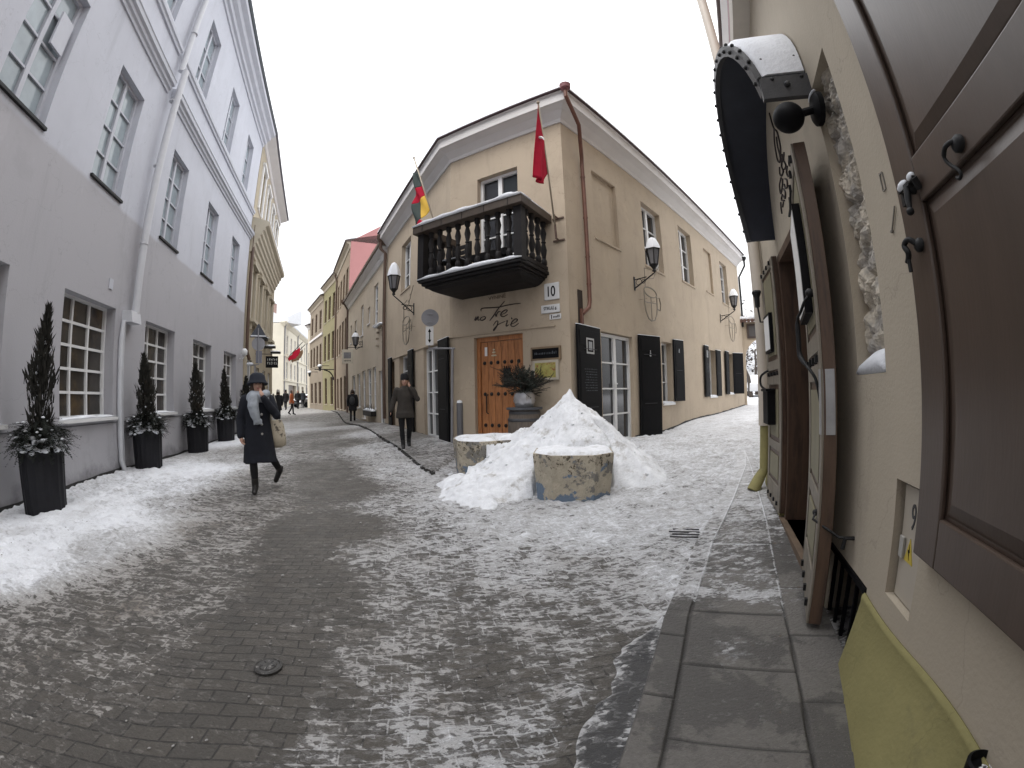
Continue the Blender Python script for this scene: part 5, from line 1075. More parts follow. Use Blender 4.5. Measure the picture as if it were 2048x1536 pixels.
# ------------------------------------------------------------------ concrete planters and the snow heap
M_conc = mat('peeling_concrete', (.44, .39, .305), .9, .22, 9, .3, 40, col2=(.20, .19, .17), c2scale=3.2, c2lo=.53, c2hi=.57)
def peel(m):
    nt = m.node_tree; L = nt.links.new; b = nt.nodes['Principled BSDF']; src = b.inputs['Base Color'].links[0].from_socket
    tc = nd(nt, 'ShaderNodeTexCoord'); sp = nd(nt, 'ShaderNodeSeparateXYZ'); L(tc.outputs['Object'], sp.inputs[0])
    n = nd(nt, 'ShaderNodeTexNoise', Scale=3.3, Detail=9, Roughness=.7); L(tc.outputs['Object'], n.inputs['Vector'])
    a = nd(nt, 'ShaderNodeMath', operation='MULTIPLY_ADD'); a.inputs[1].default_value = -.42; L(sp.outputs[2], a.inputs[0]); L(n.outputs[0], a.inputs[2])
    r = nd(nt, 'ShaderNodeMapRange'); r.inputs[1].default_value = .44; r.inputs[2].default_value = .465; L(a.outputs[0], r.inputs[0])
    mx = nd(nt, 'ShaderNodeMix', data_type='RGBA'); L(src, mx.inputs[6]); mx.inputs[7].default_value = (.15, .20, .27, 1); L(r.outputs[0], mx.inputs[0])
    n2 = nd(nt, 'ShaderNodeTexNoise', Scale=14, Detail=8, Roughness=.75); L(tc.outputs['Object'], n2.inputs['Vector'])
    a2 = nd(nt, 'ShaderNodeMath', operation='MULTIPLY_ADD'); a2.inputs[1].default_value = .22; L(sp.outputs[2], a2.inputs[0]); L(n2.outputs[0], a2.inputs[2])
    r2 = nd(nt, 'ShaderNodeMapRange'); r2.inputs[1].default_value = .66; r2.inputs[2].default_value = .70; L(a2.outputs[0], r2.inputs[0])
    m2 = nd(nt, 'ShaderNodeMix', data_type='RGBA'); L(mx.outputs[2], m2.inputs[6]); m2.inputs[7].default_value = (.085, .07, .045, 1); L(r2.outputs[0], m2.inputs[0])
    L(m2.outputs[2], b.inputs['Base Color'])
peel(M_conc)
def grit(m):
    nt = m.node_tree; L = nt.links.new; b = nt.nodes['Principled BSDF']; src = b.inputs['Base Color'].links[0].from_socket; tc = nd(nt, 'ShaderNodeTexCoord')
    n = nd(nt, 'ShaderNodeTexNoise', Scale=95, Detail=4, Roughness=.7); L(tc.outputs['Object'], n.inputs['Vector']); r = nd(nt, 'ShaderNodeMapRange'); r.inputs[1].default_value = .63; r.inputs[2].default_value = .70; r.inputs[3].default_value = 0; r.inputs[4].default_value = .75; L(n.outputs[0], r.inputs[0])
    mx = nd(nt, 'ShaderNodeMix', data_type='RGBA'); L(r.outputs[0], mx.inputs[0]); L(src, mx.inputs[6]); mx.inputs[7].default_value = (.13, .115, .10, 1); L(mx.outputs[2], b.inputs['Base Color'])
OC = [at_dist(1147, 965, 5.80), at_dist(972, 930, 7.25)]; OCR, OCH = .53, .60
OCA = [math.atan2(OC[0].x, OC[0].y), math.atan2(OC[1].x, OC[1].y)-.2]
for i, (c, a0) in enumerate(zip(OC, OCA)):
    c.z = gz(c.x, c.y)
    t = thing('concrete_planter', ['octagonal concrete planter with peeling cream and blue paint in front of the snow heap', 'octagonal concrete planter half buried by the snow heap, nearer the oak door'][i], 'planter', c, 'peeling concrete planters under the snow heap')
    R8 = Matrix.Rotation(-a0, 3, 'Z'); ring = lambda ap, z: [V((c.x, c.y, c.z+z))+R8@V((p*ap, q*ap, 0)) for p, q in ((1, .534), (.534, 1), (-.534, 1), (-1, .534), (-1, -.534), (-.534, -1), (.534, -1), (1, -.534))]
    MB().rings([ring(OCR*.91, -.06), ring(OCR*.915, .05), ring(OCR, OCH-.05), ring(OCR, OCH), ring(OCR*.84, OCH), ring(OCR*.8, OCH-.12)]).build('tub', M_conc, t, bevel=.005)
PK = at_dist(1140, 787, 6.65); PKh = 1.42
def octd(c, a0, x, y):
    dx, dy = x-c.x, y-c.y; return max(dx*math.sin(a0+math.pi/4*k)+dy*math.cos(a0+math.pi/4*k)-(OCR if k % 2 == 0 else OCR*1.085) for k in range(8))
def fb(x, y, s, o=4):
    v = 0; a = 1
    for i in range(o): v += a*mnoise.noise(V((x*s, y*s, 3.7+i))); a *= .55; s *= 2.1
    return v
def heap(x, y):
    dx, dy = x-PK.x, y-PK.y; r = math.hypot(dx, dy); an = math.atan2(dy, dx)
    Rr = 1.12 if dx > 0 else 1.5
    h1 = PKh*(1-(r/Rr)**.80) if r < Rr else -1
    e = OC[1]; ex, ey = e.x-PK.x+.0, e.y-PK.y; L2 = ex*ex+ey*ey; t = max(0, min(1, (dx*ex+dy*ey)/L2)); pd = math.hypot(dx-ex*t, dy-ey*t)
    h2 = .60+.72*(1-t)**2.0-.88*pd
    qx, qy = x-(PK.x-.45), y-(PK.y-.15); h3 = .80-.52*math.hypot(qx*.92, qy*1.0)+.06*fb(x, y, 1.3)
    h = max(h1, h2, h3)
    h = max(h, (h1+h2)/2) if h1 > 0 else h
    h += .045*fb(x, y, 2.2)+.022*fb(x+9, y, 6)+.022*abs(fb(x, y+5, 13, 3)) if h > -.15 else 0
    h += .06*fb(x+3, y+7, 1.1, 3)*min(1, max(0, h)*1.5)
    o0 = octd(OC[0], OCA[0], x, y)
    if o0 < .015: h = max(h, OCH-.02) if y > OC[0].y+.1 else -1
    elif y < OC[0].y+.5 and x > OC[0].x-.2: h = min(h, (y-(OC[0].y-.12))*1.2+.04*fb(x, y, 5))
    elif x > OC[0].x-1.1 and y < OC[0].y+.3:
        w_ = min(1, max(0, (x-(OC[0].x-1.1))/.5)); h = h-w_*max(0, (OC[0].y+.3-y))*.55
    o1 = octd(OC[1], OCA[1], x, y)
    if o1 < .015: h = max(h, OCH-.02) if x > OC[1].x+.05 else -1
    elif x < OC[1].x-.25: h = min(h, max(-.03, (x-(OC[1].x-.42))*.0+.16*fb(x, y, 1)-.02+max(0, (OC[1].y-.35-y))*.28))
    return h
X0, X1, Y0, Y1, ST_ = -1.7, 2.3, 4.3, 8.6, .026
nx, ny = int((X1-X0)/ST_), int((Y1-Y0)/ST_); m = MB(); keep = {}
xs = np.array([X0+ST_*i for i in range(nx+1)]); 
gg = gz_np(np.repeat(xs[None], ny+1, 0).ravel(), np.repeat(np.array([Y0+ST_*j for j in range(ny+1)])[:, None], nx+1, 1).ravel()).reshape(ny+1, nx+1)
HH = [[heap(X0+ST_*i, Y0+ST_*j) for i in range(nx+1)] for j in range(ny+1)]
for j in range(ny+1):
    for i in range(nx+1): m.v.append(V((X0+ST_*i, Y0+ST_*j, gg[j][i]+max(-.05, HH[j][i]))))
for j in range(ny):
    for i in range(nx):
        if max(HH[j][i], HH[j+1][i], HH[j][i+1], HH[j+1][i+1]) > -.01: m.f.append((j*(nx+1)+i, j*(nx+1)+i+1, (j+1)*(nx+1)+i+1, (j+1)*(nx+1)+i))
used = sorted({k for f in m.f for k in f}); mp = {k: i for i, k in enumerate(used)}; m.v = [m.v[k] for k in used]; m.f = [tuple(mp[k] for k in f) for f in m.f]
M_heap = mat('heaped_snow', (.70, .71, .735), .9, .16, 7, 1.0, 16, col2=(.40, .385, .365), c2scale=4.2, c2lo=.53, c2hi=.70)
grit(M_heap); hp_ = m.build('snow_heap', M_heap, smooth=180, fix=False); tag(hp_, 'pointed heap of shovelled snow piled over the concrete planters', 'snow heap'); hp_.name = 'snow_heap'
for c, a0, sg_ in ((OC[0], OCA[0], 0), (OC[1], OCA[1], 1)):
    q = MB(); NR, NA = 14, 40; vs = []; fs = []
    for i in range(NR+1):
        for k in range(NA):
            a = 2*math.pi*k/NA; dx, dy = math.cos(a), math.sin(a); rm = .985/max((dx*math.sin(a0+math.pi/4*j)+dy*math.cos(a0+math.pi/4*j))/(OCR if j % 2 == 0 else OCR*1.085) for j in range(8)); r = rm*i/NR
            x, y = c.x+dx*r, c.y+dy*r; e = min(1, (1-i/NR)*5.5); hh = OCH-.012+(.055+.03*fb(x, y, 2.5))*e**.5+.012*fb(x, y, 9)*e
            back = max(0, (y-c.y-.0) if not sg_ else (x-c.x)); hh -= max(0, back-.14)*1.3
            vs.append((x, y, c.z+hh))
    for i in range(NR):
        for k in range(NA): fs.append((i*NA+k, i*NA+(k+1) % NA, (i+1)*NA+(k+1) % NA, (i+1)*NA+k))
    q.add(vs, fs); o = q.build('snow_cap', M_heap, smooth=180); attach(o, hp_)
rnd = random.Random(2); m = MB()
for k in range(46):
    a = rnd.uniform(0, 6.28); r = rnd.random()**.6*1.5; x, y = PK.x-.2+r*math.cos(a)*1.1, PK.y-.2+r*math.sin(a)*.9; h = heap(x, y)
    if h > .03: s_ = rnd.uniform(.012, .034)*(1 if rnd.random() < .9 else 1.5); m.ell((x, y, gz(x, y)+h+s_*.05), (s_, s_*rnd.uniform(.6, 1), s_*rnd.uniform(.5, .9)), 6, 5, Matrix.Rotation(rnd.uniform(0, 3), 3, 'Z'))
o = m.build('snow_lumps', M_heap, smooth=180); attach(o, hp_)
# ------------------------------------------------------------------ barrel with spruce in a silver sack
Pb = at_dist(1050, 870, 8.35); Pb.z = .27; br = thing('barrel_stand', 'grey brown wooden barrel with a dark lid beside the oak door', 'barrel', Pb)
MB().lathe(Pb, [(.26, 0), (.30, .12), (.335, .42), (.33, .6), (.30, .80), (.29, .84)], 22).build('staves', mat('weathered_barrel_wood', (.12, .098, .08), .75, .3, 5, .15, 40, stretch=(6, 6, .6)), br, smooth=40)
m = MB()
for z, r in ((.14, .309), (.3, .33), (.62, .331), (.76, .309)): m.lathe(Pb, [(r, z), (r+.006, z+.01), (r+.006, z+.05), (r, z+.06)], 22)
m.pieces('hoop', mat('dull_hoop_iron', (.06, .06, .065), .5, .2, 5), br, 40); MB().lathe(Pb, [(.30, .84), (.36, .85), (.36, .89), (0, .9)], 22).build('lid', mat('dark_lid', (.07, .075, .085), .6, .2, 6), br, smooth=40)
sk = thing('wrapped_spruce', 'bushy cut spruce in a crinkled silver sack standing on the barrel', 'plant', Pb+V((0, 0, .9))); m = MB(); S0 = Pb+V((0, -.02, .9)); rr = []
for j in range(13):
    z = .30*j/12; r = .17+.045*math.sin(math.pi*j/12)+(-.035 if j == 12 else 0); rr.append([S0+V(((r+.022*mnoise.noise(V((math.cos(a)*3, math.sin(a)*3, z*22))))*math.cos(a), (r+.022*mnoise.noise(V((math.cos(a)*3, math.sin(a)*3, z*22+7))))*math.sin(a), z)) for a in [2*math.pi*k/26 for k in range(26)]])
m.rings(rr).build('sack', mat('silver_foil', (.55, .55, .57), .32, .1, 6, .25, 18, metal=.75), sk, smooth=25)
rnd = random.Random(11); m = MB(); st_ = MB(); top = S0+V((0, 0, .26))
def spray(p, o, l, dens):
    st_.tube([p, p+o*l], [.007, .002], 4)
    sd = o.cross(V((rnd.uniform(-.3, .3), rnd.uniform(-.3, .3), 1))).normalized(); ud = sd.cross(o)
    for q in range(int(dens*l)):
        c = p+o*l*rnd.random()**.8; a = rnd.uniform(0, 6.28); e = (sd*math.cos(a)+ud*math.sin(a)+o*.9).normalized()*rnd.uniform(.025, .045); w = o.cross(e).normalized()*.0035; m.quad(c-w, c+w, c+e)
for k in range(95):
    a = rnd.uniform(0, 6.283); el = rnd.uniform(-.12, 1.25); o = V((math.cos(a)*math.cos(el), math.sin(a)*math.cos(el), math.sin(el))); l = rnd.uniform(.32, .66) if el < .8 else rnd.uniform(.25, .5)
    p = top+V((rnd.uniform(-.08, .08), rnd.uniform(-.08, .08), rnd.uniform(0, .2))); spray(p, o, l, 190)
    for q in range(4):
        f = rnd.uniform(.35, .9); o2 = (o+V((rnd.uniform(-1, 1), rnd.uniform(-1, 1), rnd.uniform(-.6, .8)))*.75).normalized(); spray(p+o*l*f, o2, rnd.uniform(.1, .24), 210)
m.build('needles', mat('dark_spruce_needles', (.020, .027, .021), .8, .4, 9), sk, fix=False); st_.build('twigs', M_bark, sk)
# ------------------------------------------------------------------ people
M_skin = mat('skin', (.48, .29, .22), .55, .06, 8)
def person(label, P, turn, H, coat, hem, trou, boots, legs, arms, hair=None, hat=None, hatm=None, scarf=None, coat_w=1., skirt=1., vox=.012, buttons=None, gloves=None, lean=0., hair_long=.0, face=True):
    k = H/1.70; az = math.atan2(P.x, P.y); R = Matrix.Rotation(-az+turn, 3, 'Z')
    T = lambda p: P+R@(V(p)*k); TR = lambda L_: [T(p) for p in L_]; S = lambda L_: [r*k for r in L_]
    t = thing('person', label, 'person', P)
    b = MB(); hd = V((lean*.3, 0, 1.585))
    b.ell(T(hd), (.074*k, .090*k, .112*k), 16, 12, R); b.ell(T(hd+V((0, -.02, -.06))), (.056*k, .066*k, .06*k), 12, 9, R); b.limb(TR([(lean*.2, .015, 1.36), (lean*.28, .005, 1.50)]), S([.06, .052]))
    if face: b.limb(TR([hd+V((0, -.086, .015)), hd+V((0, -.108, -.022))]), S([.009, .016])); b.ell(T(hd+V((.074, .01, -.01))), (.01*k, .02*k, .03*k), 8, 6, R); b.ell(T(hd+V((-.074, .01, -.01))), (.01*k, .02*k, .03*k), 8, 6, R)
    rings = [[T((rx*math.cos(a), ry*math.sin(a), z)) for a in [2*math.pi*i/16 for i in range(16)]] for z, rx, ry in ((.84, .12, .09), (.92, .15, .10), (1.08, .125, .09), (1.28, .155, .10), (1.40, .14, .08), (1.44, .06, .05))]
    b.rings(rings)
    for hip, kn, an, toe in legs: b.limb(TR([hip, kn, an]), S([.075, .052, .036]))
    for sh, el, wr, hv in arms:
        b.limb(TR([sh, el, wr]), S([.045, .036, .026])); h = V(hv).normalized(); pc = V(wr)+h*.055; sd = h.cross(V((0, 0, 1))); sd = sd.normalized() if sd.length > .2 else V((0, 1, 0)); nn = sd.cross(h)
        b.limb(TR([V(wr)+h*.02, pc]), S([.026, .034]))
        for q, (o, l) in enumerate(((-.026, .052), (-.009, .066), (.009, .062), (.026, .045))):
            r0 = pc+sd*o+h*.02; b.limb(TR([r0, r0+h*l*.55+nn*.004, r0+h*l*.9+nn*.02]), S([.0095, .009, .008]), 7)
        b.limb(TR([pc-sd*.03-h*.03, pc-sd*.052+h*.0, pc-sd*.05+h*.03+nn*.01]), S([.011, .010, .009]), 7)
    b.build('body', M_skin, t, remesh=vox*k)
    if face:
        e = MB()
        for x in (-.030, .030): e.ell(T(hd+V((x, -.083, .018))), (.012*k, .006*k, .007*k), 8, 6, R); e.ell(T(hd+V((x, -.084, .042))), (.018*k, .004*k, .004*k), 8, 5, R)
        e.pieces('eye', mat('dark_eyes', (.03, .02, .018), .4), t); MB().ell(T(hd+V((0, -.089, -.052))), (.022*k, .007*k, .007*k), 10, 6, R).build('mouth', mat('lips', (.38, .12, .11), .5), t)
    tr = MB()
    for hip, kn, an, toe in legs: tr.limb(TR([hip, V(hip).lerp(V(kn), .5), kn, V(kn).lerp(V(an), .4), an]), S([.092, .078, .060, .060, .044]))
    tr.build('trousers', trou, t, remesh=vox*k)
    for hip, kn, an, toe in legs:
        bt = MB(); A, Tt = V(an), V(toe); up = (V(kn)-A).normalized(); bk = A-(Tt-A)*.35; bt.limb(TR([A+up*.13, A, A+(Tt-A)*.5-V((0, 0, .0)), Tt]), S([.056, .052, .046, .040])); bt.limb(TR([bk+V((0, 0, -.01)), A.lerp(Tt, .5)+V((0, 0, -.012))]), S([.036, .036])); bt.build('boot', boots, t, remesh=vox*k)
    c = MB(); w = coat_w; zz = [(hem, .215*w*skirt, .175*w*skirt), (hem+.12, .21*w*(1+(skirt-1)*.7), .17*w), (.90, .195*w, .15*w), (1.08, .17*w, .13*w), (1.26, .185*w, .13*w), (1.38, .175*w, .115*w), (1.43, .12*w, .10*w), (1.475, .085, .085)]
    cx = sum(V(l[1]).x for l in legs)/len(legs)*.5
    c.rings([[T((rx*math.cos(a)+cx*max(0, (1.0-z)), ry*math.sin(a)*(1+.06*math.sin(a*5+z*3)), z+(.012*math.sin(a*3) if i == 0 else 0))) for a in [2*math.pi*q/28 for q in range(28)]] for i, (z, rx, ry) in enumerate(zz)])
    for sh, el, wr, hv in arms: c.limb(TR([sh, V(sh).lerp(V(el), .5), el, V(el).lerp(V(wr), .5), V(el).lerp(V(wr), .96)]), S([.078, .072, .066, .060, .052]))
    co = c.build('coat', coat, t, remesh=vox*1.1*k)
    if buttons:
        for z in (1.16, 1.02, .88): m2 = MB().ell(T((.035, -.150*w, z)), (.020*k, .012*k, .020*k), 10, 6, R); m2.build('button', buttons, co, smooth=180)
    if gloves:
        g = MB()
        for sh, el, wr, hv in arms[:gloves]:
            h = V(hv).normalized(); pc = V(wr)+h*.055; g.limb(TR([V(wr), pc, pc+h*.06]), S([.04, .046, .036]))
        g.build('glove', M_black, t, remesh=vox*k)
    if hair:
        h = MB(); h.ell(T(hd+V((0, .018, .012))), (.086*k, .090*k, .112*k), 14, 10, R)
        for x in (-.075, .075): h.limb(TR([hd+V((x, .0, .03)), hd+V((x*1.1, -.01, -.08)), hd+V((x*1.15, -.045, -.13-hair_long))]), S([.028, .036, .026]))
        h.build('hair', hair, t, remesh=vox*.9*k)
    if hat == 'brim':
        m = MB(); Rh = R@Matrix.Rotation(math.radians(-8), 3, 'X')
        m.lathe(T(hd+V((0, .012, .05))), [(.098*k, .0), (.150*k, -.045*k), (.158*k, -.032*k), (.122*k, .025*k), (.114*k, .085*k), (.075*k, .125*k), (0, .138*k)], 26, R=Rh); m.build('hat', hatm, t, smooth=60)
    elif hat == 'beanie':
        m = MB().lathe(T(hd+V((0, .008, .03))), [(.088*k, -.01*k), (.098*k, .0), (.100*k, .05*k), (.093*k, .06*k), (.096*k, .10*k), (.075*k, .145*k), (0, .16*k)], 22, R=R); m.build('hat', hatm, t, smooth=70)
    elif hat == 'hood':
        m = MB().ell(T(hd+V((0, .03, .02))), (.105*k, .11*k, .135*k), 14, 10, R); m.build('hood', hatm, t, smooth=180)
    if scarf:
        s_ = MB(); s_.rings([[T((rx*math.cos(a), -.015+ry*math.sin(a), z+.02*math.sin(a*2+z*9))) for a in [2*math.pi*q/24 for q in range(24)]] for z, rx, ry in ((1.33, .165, .125), (1.37, .19, .15), (1.41, .175, .145), (1.45, .15, .125), (1.475, .12, .11), (1.49, .10, .10))])
        s_.limb(TR([(-.07, -.13, 1.40), (-.085, -.16, 1.28), (-.06, -.165, 1.16), (-.03, -.168, 1.07)]), S([.085, .085, .072, .05])); s_.limb(TR([(.08, -.11, 1.44), (.12, -.05, 1.46), (.14, .06, 1.44)]), S([.06, .065, .06]))
        for q in range(6): s_.limb(TR([(-.08+.022*q, -.172, 1.09), (-.08+.024*q, -.175, 1.01)]), S([.012, .006]), 6)
        s_.build('scarf', scarf, t, remesh=.012*k)
    return t, T, R, k
M_navy = mat('navy_wool', (.009, .0105, .017), .95, .25, 14, .15, 60); M_tights = mat('black_knit', (.008, .008, .010), .9, .2, 20); M_boot = mat('worn_dark_leather', (.018, .016, .015), .55, .3, 12)
M_hair = mat('dark_brown_hair', (.045, .024, .015), .6, .3, 20); M_scarf = mat('grey_blue_scarf', (.34, .37, .41), .95, .3, 12, .2, 60)
L_ST = ((-.09, 0, .88), (-.095, -.02, .49), (-.09, .02, .10), (-.10, -.15, .045)); R_ST = ((.09, 0, .88), (.095, -.01, .49), (.09, .03, .10), (.10, -.14, .045))
P = at_dist(523, 984, 6.72); P.z = gz(P.x, P.y)+.005
w1_, T, R, k = person('woman in a navy brimmed hat and long navy coat raising one hand to her mouth', P, .12, 1.70, M_navy, .46, M_tights, M_boot,
    [((-.09, 0, .88), (-.10, -.09, .49), (-.085, -.03, .105), (-.12, -.17, .045)), ((.09, 0, .88), (.20, .08, .51), (.36, .38, .25), (.29, .40, .09))],
    [((-.18, .0, 1.375), (-.255, .03, 1.10), (-.265, -.05, .85), (.25, -.25, -1)), ((.18, .0, 1.375), (.26, -.13, 1.14), (.055, -.205, 1.405), (-.35, .28, .9))],
    hair=M_hair, hat='brim', hatm=mat('navy_felt', (.010, .013, .022), .9, .2, 10), scarf=M_scarf, coat_w=1.05, skirt=1.12, buttons=mat('grey_buttons', (.28, .27, .26), .4))
bg = thing('tote_bag', 'cream tote bag with a faded print on the shoulder of the hatted woman', 'bag', T((.3, .1, .7)))
m = MB(); m.rings([[T((.25+dx*s_x+.02*(z < .8), .10+dy*.06*s_x, z)) for dx, dy in ((-.10, 0), (-.07, -1), (.13, -1), (.17, 0), (.13, 1), (-.07, 1))] for z, s_x in ((.645, .55), (.68, .95), (.80, 1.08), (.98, .92), (1.06, .7))])
m.build('bag', mat('cream_canvas', (.52, .46, .36), .9, .12, 8, col2=(.13, .11, .09), c2scale=9, c2lo=.55, c2hi=.6), bg, smooth=60)
MB().tube([T(p) for p in ((.20, .08, 1.04), (.20, .04, 1.25), (.20, .02, 1.44), (.24, .06, 1.46), (.30, .10, 1.25), (.30, .12, 1.04))], .016*k, 6).build('strap', mat('cream_strap', (.6, .57, .5), .9), bg, smooth=180)
P = at_dist(812, 900, 9.62); P.z = gz(P.x, P.y)+.02
M_brownc = mat('grey_brown_parka', (.040, .034, .029), .9, .25, 10, .15, 50)
person('woman in a black knit hat and grey brown parka, hand at her ear', P, .0, 1.66, M_brownc, .74, M_tights, mat('dark_grey_boots', (.02, .02, .021), .6),
    [((-.085, 0, .88), (-.08, -.04, .49), (-.06, .0, .10), (-.06, -.15, .045)), ((.085, 0, .88), (.09, .06, .50), (.07, .27, .15), (.08, .15, .06))],
    [((-.18, .0, 1.375), (-.26, .02, 1.13), (-.325, -.02, .90), (-.05, -.1, -1)), ((.18, .0, 1.375), (.285, -.04, 1.17), (.12, -.11, 1.43), (-.25, .15, .9))],
    hair=mat('light_brown_hair', (.13, .075, .04), .6, .3, 20), hat='beanie', hatm=M_tights, hair_long=.16, gloves=1)
M_darkc = mat('black_coat', (.010, .010, .012), .9, .2, 10); M_jeans = mat('dark_jeans', (.022, .024, .03), .9)
AR = [((-.18, .0, 1.375), (-.25, .02, 1.12), (-.24, -.04, .87), (0, -.1, -1)), ((.18, .0, 1.375), (.25, .02, 1.12), (.24, -.04, .87), (0, -.1, -1))]
WK = [((-.085, 0, .88), (-.08, -.10, .50), (-.07, -.12, .10), (-.07, -.26, .05)), ((.085, 0, .88), (.09, .04, .49), (.08, .24, .14), (.085, .12, .05))]
def far(px, py, D, label, coat, hem, turn, hat='beanie', hatm=None, hair=None, trou=None, H=1.74, arms=AR, legs=WK):
    P = at_dist(px, py, D); P.z = P.z if abs(P.z-gz(P.x, P.y)) < .25 else gz(P.x, P.y)
    return person(label, P, turn, H, coat, hem, trou or M_tights, M_black, legs, arms, hair=hair or M_hair, hat=hat, hatm=hatm or M_tights, vox=.02, face=abs(turn) < 1.5)
q, T, R, k = far(706, 846, 22.6, 'person in a black coat and dark backpack walking away close to the cream house wall', M_darkc, .62, math.pi-.1, hat=None)
bp = thing('backpack', 'dark grey rucksack on the back of the person by the cream house', 'backpack', T((0, .2, 1.1))); MB().ell(T((0, .17, 1.13)), (.15, .10, .22), 12, 9, R).build('sack', mat('dark_grey_nylon', (.035, .037, .042), .7), bp, smooth=180)
far(584, 830, 31.5, 'person in an orange jacket walking across the far street', mat('orange_jacket', (.40, .10, .03), .8, .15, 6), .80, 1.35, hat=None)
far(557, 829, 27, 'person in a long black coat and pale hat walking away down the far street', M_darkc, .55, math.pi, hatm=mat('pale_wool', (.5, .48, .44), .9))
far(572, 820, 40, 'dark dressed person half hidden behind the orange jacket in the far street', M_darkc, .7, math.pi+.3)
far(596, 818, 42, 'bareheaded dark dressed person between the orange jacket and the bend', M_darkc, .8, .2, hat=None)
far(606, 816, 44, 'person in dark blue grey clothes before the brown house at the bend', M_jeans, .75, math.pi, hat=None)
P = at_dist(618, 812, 52); P.z = gz(P.x, P.y); car(P, math.radians(75), 'grey car with its light on standing at the bend of the street', mat('grey_car_paint', (.12, .12, .125), .3, .03, coat=.5)); bpy.data.objects[-1] if False else None
# ------------------------------------------------------------------ paving, snow cover and slush
CV = [(100,1100,1.25,1),(250,1030,1.25,1),(20,1150,1.25,1),(400,945,1.25,1),(470,885,1.25,1),(300,1000,1.15,1),(60,1050,1.25,1),(180,1045,1.25,1),(560,865,0.80,.85),(0,1090,1.25,1),(180,1095,0.85,.8),(330,1010,.72,.75),(480,925,0.70,.7),(340,985,1.0,1),
 (300,1140,0.45,.25),(200,1200,0.45,.25),(450,1060,0.51,.3),(430,1000,0.47,.4),(60,1230,0.43,.25),(300,1250,0.41,.25),(150,1350,0.39,.25),(560,960,0.51,.35),(500,1010,0.49,.3),(20,1330,0.43,.2),(350,1180,0.47,.25),(520,990,0.47,.3),(60,1430,0.30,.25),
 (620,1060,0.17,.2),(640,950,0.19,.2),(600,1150,0.15,.2),(520,1250,0.16,.2),(450,1330,0.18,.2),(350,1450,0.20,.2),(200,1500,0.23,.2),(560,1420,0.18,.3),(680,980,0.17,.2),(680,900,0.21,.2),(640,880,0.30,.3),(400,1500,0.21,.2),(600,1330,0.20,.25),(700,1050,0.21,.3),(660,1190,0.23,.3),
 (760,1100,0.55,.6),(800,1200,0.49,.55),(700,1300,0.39,.45),(900,1150,0.53,.7),(1000,1230,0.47,.6),(850,1300,0.43,.5),(660,1400,0.41,.5),(800,1420,0.61,.75),(620,1500,0.48,.6),(900,1480,0.57,.75),(1080,1450,0.60,.85),(1000,1350,0.37,.5),(1150,1380,0.61,.8),(800,1340,0.43,.5),(760,1500,0.48,.6),(1130,1310,0.45,.6),(1000,1510,0.61,.8),(900,1380,0.41,.5),
 (800,950,0.72,.8),(750,910,0.74,.8),(880,1010,0.74,.85),(1000,1060,0.82,.9),(1200,1060,0.88,.95),(1350,970,0.86,.95),(1450,900,0.96,1),(1400,870,1.00,1),(1500,820,1.00,1),(1260,1060,0.82,.95),(1150,1150,0.57,.75),(1250,1150,0.51,.7),(1320,1100,0.72,.9),(1420,990,0.80,.95),(1280,1210,0.58,.8),(1230,1250,0.43,.6),(1500,930,0.90,1),(780,1010,0.60,.7),(900,1080,0.62,.8),(1050,1120,0.62,.8),(1330,1150,0.80,.9),
 (1300,930,0.95,1),(1250,890,1.00,1),(840,895,0.29,.4),(720,850,0.29,.4),(880,905,0.80,.9),(640,840,0.45,.35),(600,820,0.51,.4),(570,850,0.78,.7),(690,860,0.72,.7),(650,828,0.60,.6),(740,885,0.80,.8),(560,900,0.49,.4),(1210,1330,0.25,.3),(1190,1430,0.15,.3),(1170,1500,0.15,.3),(1280,1300,0.15,.3),(1240,1410,0.09,.3)]
_cp = []; 
for x, y, c, k in CV:
    P = at_z(x, y, 0 if y > 870 else .1); _cp.append((math.atan2(P.x, P.y), math.log(math.hypot(P.x, P.y)), c, k))
_cp = np.array(_cp)
def cover(x, y):
    a = np.arctan2(x, y); l = np.log(np.hypot(x, y)+1e-3); c = np.zeros(len(x)); k = np.zeros(len(x))
    for i in range(0, len(x), 20000):
        d2 = ((a[i:i+20000, None]-_cp[None, :, 0])/.11)**2+((l[i:i+20000, None]-_cp[None, :, 1])/.14)**2; w = 1/(d2+.15)**2.2; w /= w.sum(1)[:, None]; c[i:i+20000] = w@_cp[:, 2]; k[i:i+20000] = w@_cp[:, 3]
    return c, k
